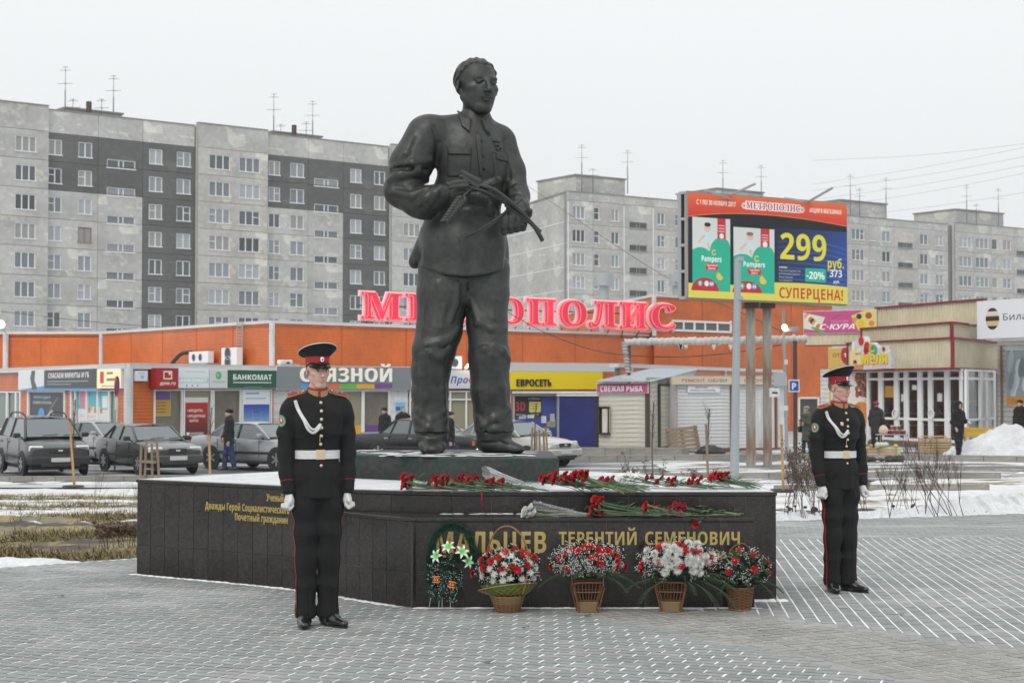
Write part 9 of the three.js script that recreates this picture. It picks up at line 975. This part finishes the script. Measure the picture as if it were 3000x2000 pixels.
  const staked = (px, d, stakes, h, label, m, treeH) => { const x = (px - 1500) / 4800 * d, g = gh(x, -d), t = thing('staked_sapling', label, 'sapling', V(x, g, -d)), K = d / 4800; for (const [a, b, top] of stakes) mesh('stake', bar(V((a - px) * K, -0.1, rnd(-0.1, 0.1)), V((b - px) * K, (EYE - (top - 1140) * K) - g, rnd(-0.08, 0.08)), 0.05, 0.05), m, t); if (stakes.length > 2) mesh('cross_bar', bar(V((stakes[0][1] - px) * K, h * 0.62, 0.05), V((stakes.at(-1)[1] - px) * K, h * 0.6, 0.05), 0.04, 0.06), m, t); if (treeH) { const q = []; const tr = [V(0.03, 0, 0), V(0.0, treeH * 0.5, 0.01), V(0.04, treeH, 0)]; q.push(tube(tr, 0.014, 16, 5)); for (let i = 0; i < 12; i++) { const y = rnd(0.45, 0.98) * treeH, a = rnd(0, 6), L = rnd(0.12, 0.34); q.push(rod(V(0.02, y, 0), V(0.02 + Math.cos(a) * L * 0.5, y + L, Math.sin(a) * L * 0.5), 0.005, 0.002, 4)); } mesh('trunk', q, twigM[0], t); } mesh('soil_ring', put(new THREE.TorusGeometry(0.2, 0.07, 6, 16), 0, 0, 0, PI / 2, 0, 0, [1, 1, 0.5]), mat([0.05, 0.045, 0.04], 0.95), t); };
  staked(216, 39.5, [[222, 205, 1236]], 1.3, 'young tree tied to one pale stake in front of the minivan', fresh, 2.1); staked(440, 39, [[413, 414, 1305], [424, 427, 1286], [446, 443, 1300], [468, 459, 1283]], 1.0, 'grey wooden stake cage in front of the dusty sedan', aged, 0); staked(615, 40, [[620, 614, 1273]], 1.1, 'single fresh stake with a thin sapling left of the walking man', fresh, 1.9); staked(1566, 40, [[1552, 1560, 1252], [1568, 1572, 1262], [1584, 1580, 1258], [1599, 1592, 1262], [1612, 1598, 1250]], 1.15, 'wooden stake cage with sapling in front of the white sedan', aged, 2.0); staked(1910, 35, [], 1, 'thin leafless sapling in front of the fish kiosk', aged, 1.9); staked(2073, 35, [[2074, 2068, 1242]], 1, 'leafless sapling with grey stake before the roller shutter', aged, 1.75); staked(2290, 34, [[2296, 2288, 1243]], 1.1, 'pale stake leaning in the snow beside the concrete posts', fresh, 0);
  // ---- kiosk-side clutter
  const G2 = (px, d, dy = 0) => { const x = (px - 1500) / 4800 * d; return V(x, gh(x, -d) + dy - 0.02, -d); };
  const pallet = (p, rx, ry, label) => { const t = thing('pallet', label, 'pallet', p, ry); t.rotation.x = rx; for (let i = 0; i < 6; i++) mesh('deck_board', box(1.15, 0.022, 0.12, 0, 0.13, -0.38 + i * 0.155), aged, t); for (const x of [-0.5, 0, 0.5]) { mesh('bearer', box(0.1, 0.1, 0.92, x, 0.065, 0), aged, t); mesh('bottom_board', box(0.1, 0.02, 0.95, x, 0.01, 0), aged, t); } };
  pallet(G2(1860, 59, 0), 0, 0.1, 'weathered pallet lying flat before the fish kiosk window'); pallet(G2(1958, 58.6, 0), 0, -0.1, 'weathered pallet lying flat before the fish kiosk door'); { pallet(G2(2000, 58.7, 0.5), 1.25, 0.12, 'weathered pallet leaning on the roller shutter'); }
  { const p = G2(2080, 58.6), g = grid(20, 12, (u, v) => { const a = u * 2 * PI, b = v * PI / 2, r = 0.36 * (1 + 0.3 * (fbm(u * 6, v * 6, 2, 6, 211) - 0.5)); return V(Math.cos(a) * Math.cos(b) * r * 1.5, Math.sin(b) * r * 0.8, Math.sin(a) * Math.cos(b) * r); }); const o = mesh('rubbish_sack', g, mat([0.015, 0.015, 0.016], 0.4)); o.position.copy(p); tag(o, 'crumpled black sack at the foot of the roller shutter', 'sack'); }
  const crate = (p, ry, w, h, d, label, grp) => { const t = thing('slatted_crate', label, 'crate', p, ry, grp), n = Math.max(2, Math.round(h / 0.1)); for (const s of [-1, 1]) for (let i = 0; i < n; i++) { const y = (i + 0.5) * h / n; mesh('slat', box(w, h / n - 0.025, 0.014, 0, y, s * d / 2), crateM, t); mesh('slat', box(0.014, h / n - 0.025, d, s * w / 2, y, 0), crateM, t); } for (const a of [-1, 1]) for (const b of [-1, 1]) mesh('corner_post', box(0.03, h, 0.03, a * (w / 2 - 0.02), h / 2, b * (d / 2 - 0.02)), crateM, t); mesh('bottom', box(w - 0.02, 0.012, d - 0.02, 0, 0.012, 0), crateM, t); return t; };
  for (let i = 0; i < 4; i++) for (const k of [0, 1]) crate(G2(2716 + k * 44, 53, i * 0.165), 0.03 * i, 0.46, 0.16, 0.4, 'slatted wooden crate in the double stack beside the red topped stool', 'crates in the double stack'); tag(mesh('crate_lid', rbox(0.75, 0.03, 0.4, 0.01, ...Object.values(G2(2735, 53, 0.7)), 0, 0.05), crateM), 'loose board lying on the double crate stack', 'board');
  for (const [px, d, w] of [[2560, 54, 0.6], [2600, 53.6, 0.5]]) crate(G2(px, d), 0.05, w, 0.3, 0.42, 'slatted crate of vegetables under the produce table', 'vegetable crates');
  { const vg = (px, dy, r, c, nm, label, grp) => { const p = G2(px, 53.7, dy), o = mesh(nm, put(new THREE.IcosahedronGeometry(r, 2), 0, 0, 0, 0, rnd(0, 3), 0, [1, 0.85, 1]), mat(c, 0.7)); o.position.copy(p); tag(o, label, 'vegetable', grp); }; for (const px of [2572, 2584, 2594]) vg(px, 0.4, 0.11, [0.52, 0.58, 0.40], 'cabbage', 'pale green cabbage in the slatted crate', 'cabbages'); vg(2551, 0.37, 0.07, [0.6, 0.2, 0.03], 'pumpkin', 'small orange pumpkin beside the cabbages'); vg(2630, 0.12, 0.13, [0.42, 0.5, 0.2], 'cabbage', 'yellowish cabbage beside the table leg'); vg(2624, 0.36, 0.08, [0.6, 0.5, 0.05], 'yellow_squash', 'yellow squash on the cabbage beside the table leg');
    const t = thing('produce_table', 'folding table with jars of preserves', 'table', G2(2612, 54.3)); mesh('table_top', rbox(0.98, 0.03, 0.5, 0.01, 0, 0.72, 0), MM.steel, t); for (const a of [-1, 1]) for (const b of [-1, 1]) mesh('leg', rod(V(a * 0.44, 0, b * 0.2), V(a * 0.42, 0.71, b * 0.2), 0.014, 0.014, 6), MM.steel, t);
    const jc = [[0.16, 0.01, 0.02], [0.22, 0.02, 0.02], [0.3, 0.1, 0.02], [0.18, 0.02, 0.09], [0.22, 0.19, 0.04]], jar = (dx, dy, dz, c) => { const q = G2(2612, 54.3), j = thing('preserve_jar', 'glass jar of dark preserves on the folding table', 'jar', V(q.x + dx, q.y + 0.735 + dy, q.z + dz), 0, 'jars on the produce table'); mesh('glass', lathe([[0.001, 0], [0.05, 0], [0.055, 0.02], [0.055, 0.1], [0.042, 0.125]], 12), mat(c, 0.1), j); mesh('lid', cyl(0.045, 0.045, 0.018, 0, 0.133, 0, 12), MM.frame, j); }; for (let i = 0; i < 7; i++) jar(-0.08 + i * 0.082, 0, 0.05 * (i % 2), jc[i % 5]); for (let i = 0; i < 4; i++) jar(0.0 + i * 0.085, 0.145, 0.02, jc[(i + 2) % 5]); { const q = G2(2588, 54.2, 0.735), o = mesh('net_bag', uvBox(nets((x, y, z) => ell([0, 0.13, 0], [0.14, 0.16, 0.11])(x, y, z) - 0.03 * fbm(x * 20, y * 20 + z * 9, 2), [-0.2, -0.02, -0.2], [0.2, 0.36, 0.2], 0.03), 1), mat([0.62, 0.48, 0.38], 0.9)); o.position.copy(q); tag(o, 'pale bulging bag on the produce table', 'bag'); }
    const s = thing('stool', 'small stool with red and white cloth between table and crates', 'stool', G2(2670, 54)); mesh('seat', rbox(0.42, 0.04, 0.34, 0.01, 0, 0.45, 0), aged, s); mesh('seat_cloth', rbox(0.44, 0.02, 0.36, 0.008, 0, 0.485, 0), mat([0.5, 0.04, 0.05], 0.9), s); for (const a of [-1, 1]) for (const b of [-1, 1]) mesh('leg', rod(V(a * 0.18, 0, b * 0.14), V(a * 0.17, 0.44, b * 0.13), 0.015, 0.015, 6), MM.rail, s); }
  { const t = thing('yellow_bench', 'yellow painted bench behind the man with the phone', 'bench', G2(2873, 53), -0.05), y = mat([0.62, 0.40, 0.035], 0.5, 0, { map: weather }); mesh('backrest', rbox(1.05, 0.3, 0.04, 0.01, 0, 0.83, -0.02), y, t); mesh('seat', rbox(1.1, 0.05, 0.4, 0.01, 0, 0.42, 0.2), y, t); for (const s of [-1, 1]) { mesh('back_post', bar(V(s * 0.48, 0, -0.16), V(s * 0.46, 1.0, -0.05), 0.09, 0.06), y, t); mesh('leg', bar(V(s * 0.5, 0, 0.34), V(s * 0.46, 0.42, 0.2), 0.08, 0.06), y, t); } crate(G2(2853, 52), 0.1, 0.34, 0.2, 0.3, 'small slatted crate in front of the yellow bench'); const p = G2(2880, 52.6), o = mesh('brown_sack', uvBox(nets((x, y2, z) => ell([0, 0.2, 0], [0.24, 0.22, 0.16])(x, y2, z) - 0.03 * fbm(x * 8, y2 * 8, 2), [-0.35, -0.04, -0.3], [0.35, 0.5, 0.3], 0.035), 1), mat([0.09, 0.04, 0.03], 0.9)); o.position.copy(p); tag(o, 'dark brown sack leaning by the yellow bench', 'sack'); }
  { const p = G2(2308, 55), t = thing('carton', 'white printed carton at the foot of the street lamp', 'box', p, 0.1); mesh('case', box(0.32, 0.27, 0.3, 0, 0.135, 0), MM.white, t); mesh('print', box(0.16, 0.1, 0.004, 0, 0.14, 0.153), MM.grey, t); mesh('flap', box(0.32, 0.01, 0.14, 0, 0.275, 0.07), MM.white, t); }
  { const p = G2(2570, 50.5), g = []; for (let i = 0; i < 26; i++) g.push(put(new THREE.IcosahedronGeometry(rnd(0.06, 0.16), 1), p.x + rnd(-0.75, 0.75), p.y + 0.05, p.z + rnd(-0.3, 0.3), rnd(0, 3), rnd(0, 3), 0, [1.4, 0.5, 1])); stuff(tag(mesh('rag_pile', g, mat([0.045, 0.042, 0.045], 0.95)), 'dark heap of rags and rubbish on the snow before the vegetable crates', 'rubbish')); }
  { const d = 50, p = G2(337, d), t = thing('no_parking_sign', 'edge-on round road sign on a pole by the pale yellow lightbox', 'road sign', p, 1.62), y = at(337, 1130, d).y - p.y; mesh('pole', cyl(0.03, 0.03, y + 0.4, 0, y / 2, 0, 8), MM.steel, t); mesh('disc', put(new THREE.CylinderGeometry(0.3, 0.3, 0.02, 28), 0, y, 0.04, PI / 2), mat([0.04, 0.06, 0.25], 0.4), t); mesh('red_rim', put(new THREE.TorusGeometry(0.28, 0.03, 6, 28), 0, y, 0.05), mat([0.4, 0.02, 0.02], 0.4), t); mesh('plate', rbox(0.4, 0.36, 0.02, 0.006, 0, y - 0.55, 0.04), MM.frame, t); }
  for (const [px, py, r, l] of [[180, 1744, 0.4, 'fallen green leaf on the paving before the curved granite wall'], [1528, 1839, 1.2, 'fallen dark leaf on the paving below the flared basket'], [1418, 1942, 2, 'fallen leaf curled on the front paving'], [2628, 1800, 0.8, 'tiny green leaf beyond the guard on the open paving'], [1708, 1805, 1.6, 'loose green leaf strip in front of the open-slat basket']]) { const p = onY(px, py, 0.004), g = leafGeo(0.06, 0.016, -0.15); g.applyMatrix4(M4(p.x, 0.006, p.z, 0, r, 0)); tag(mesh('fallen_leaf', g, FM.leaf), l, 'leaf'); }
}
renderer.render(scene, camera);
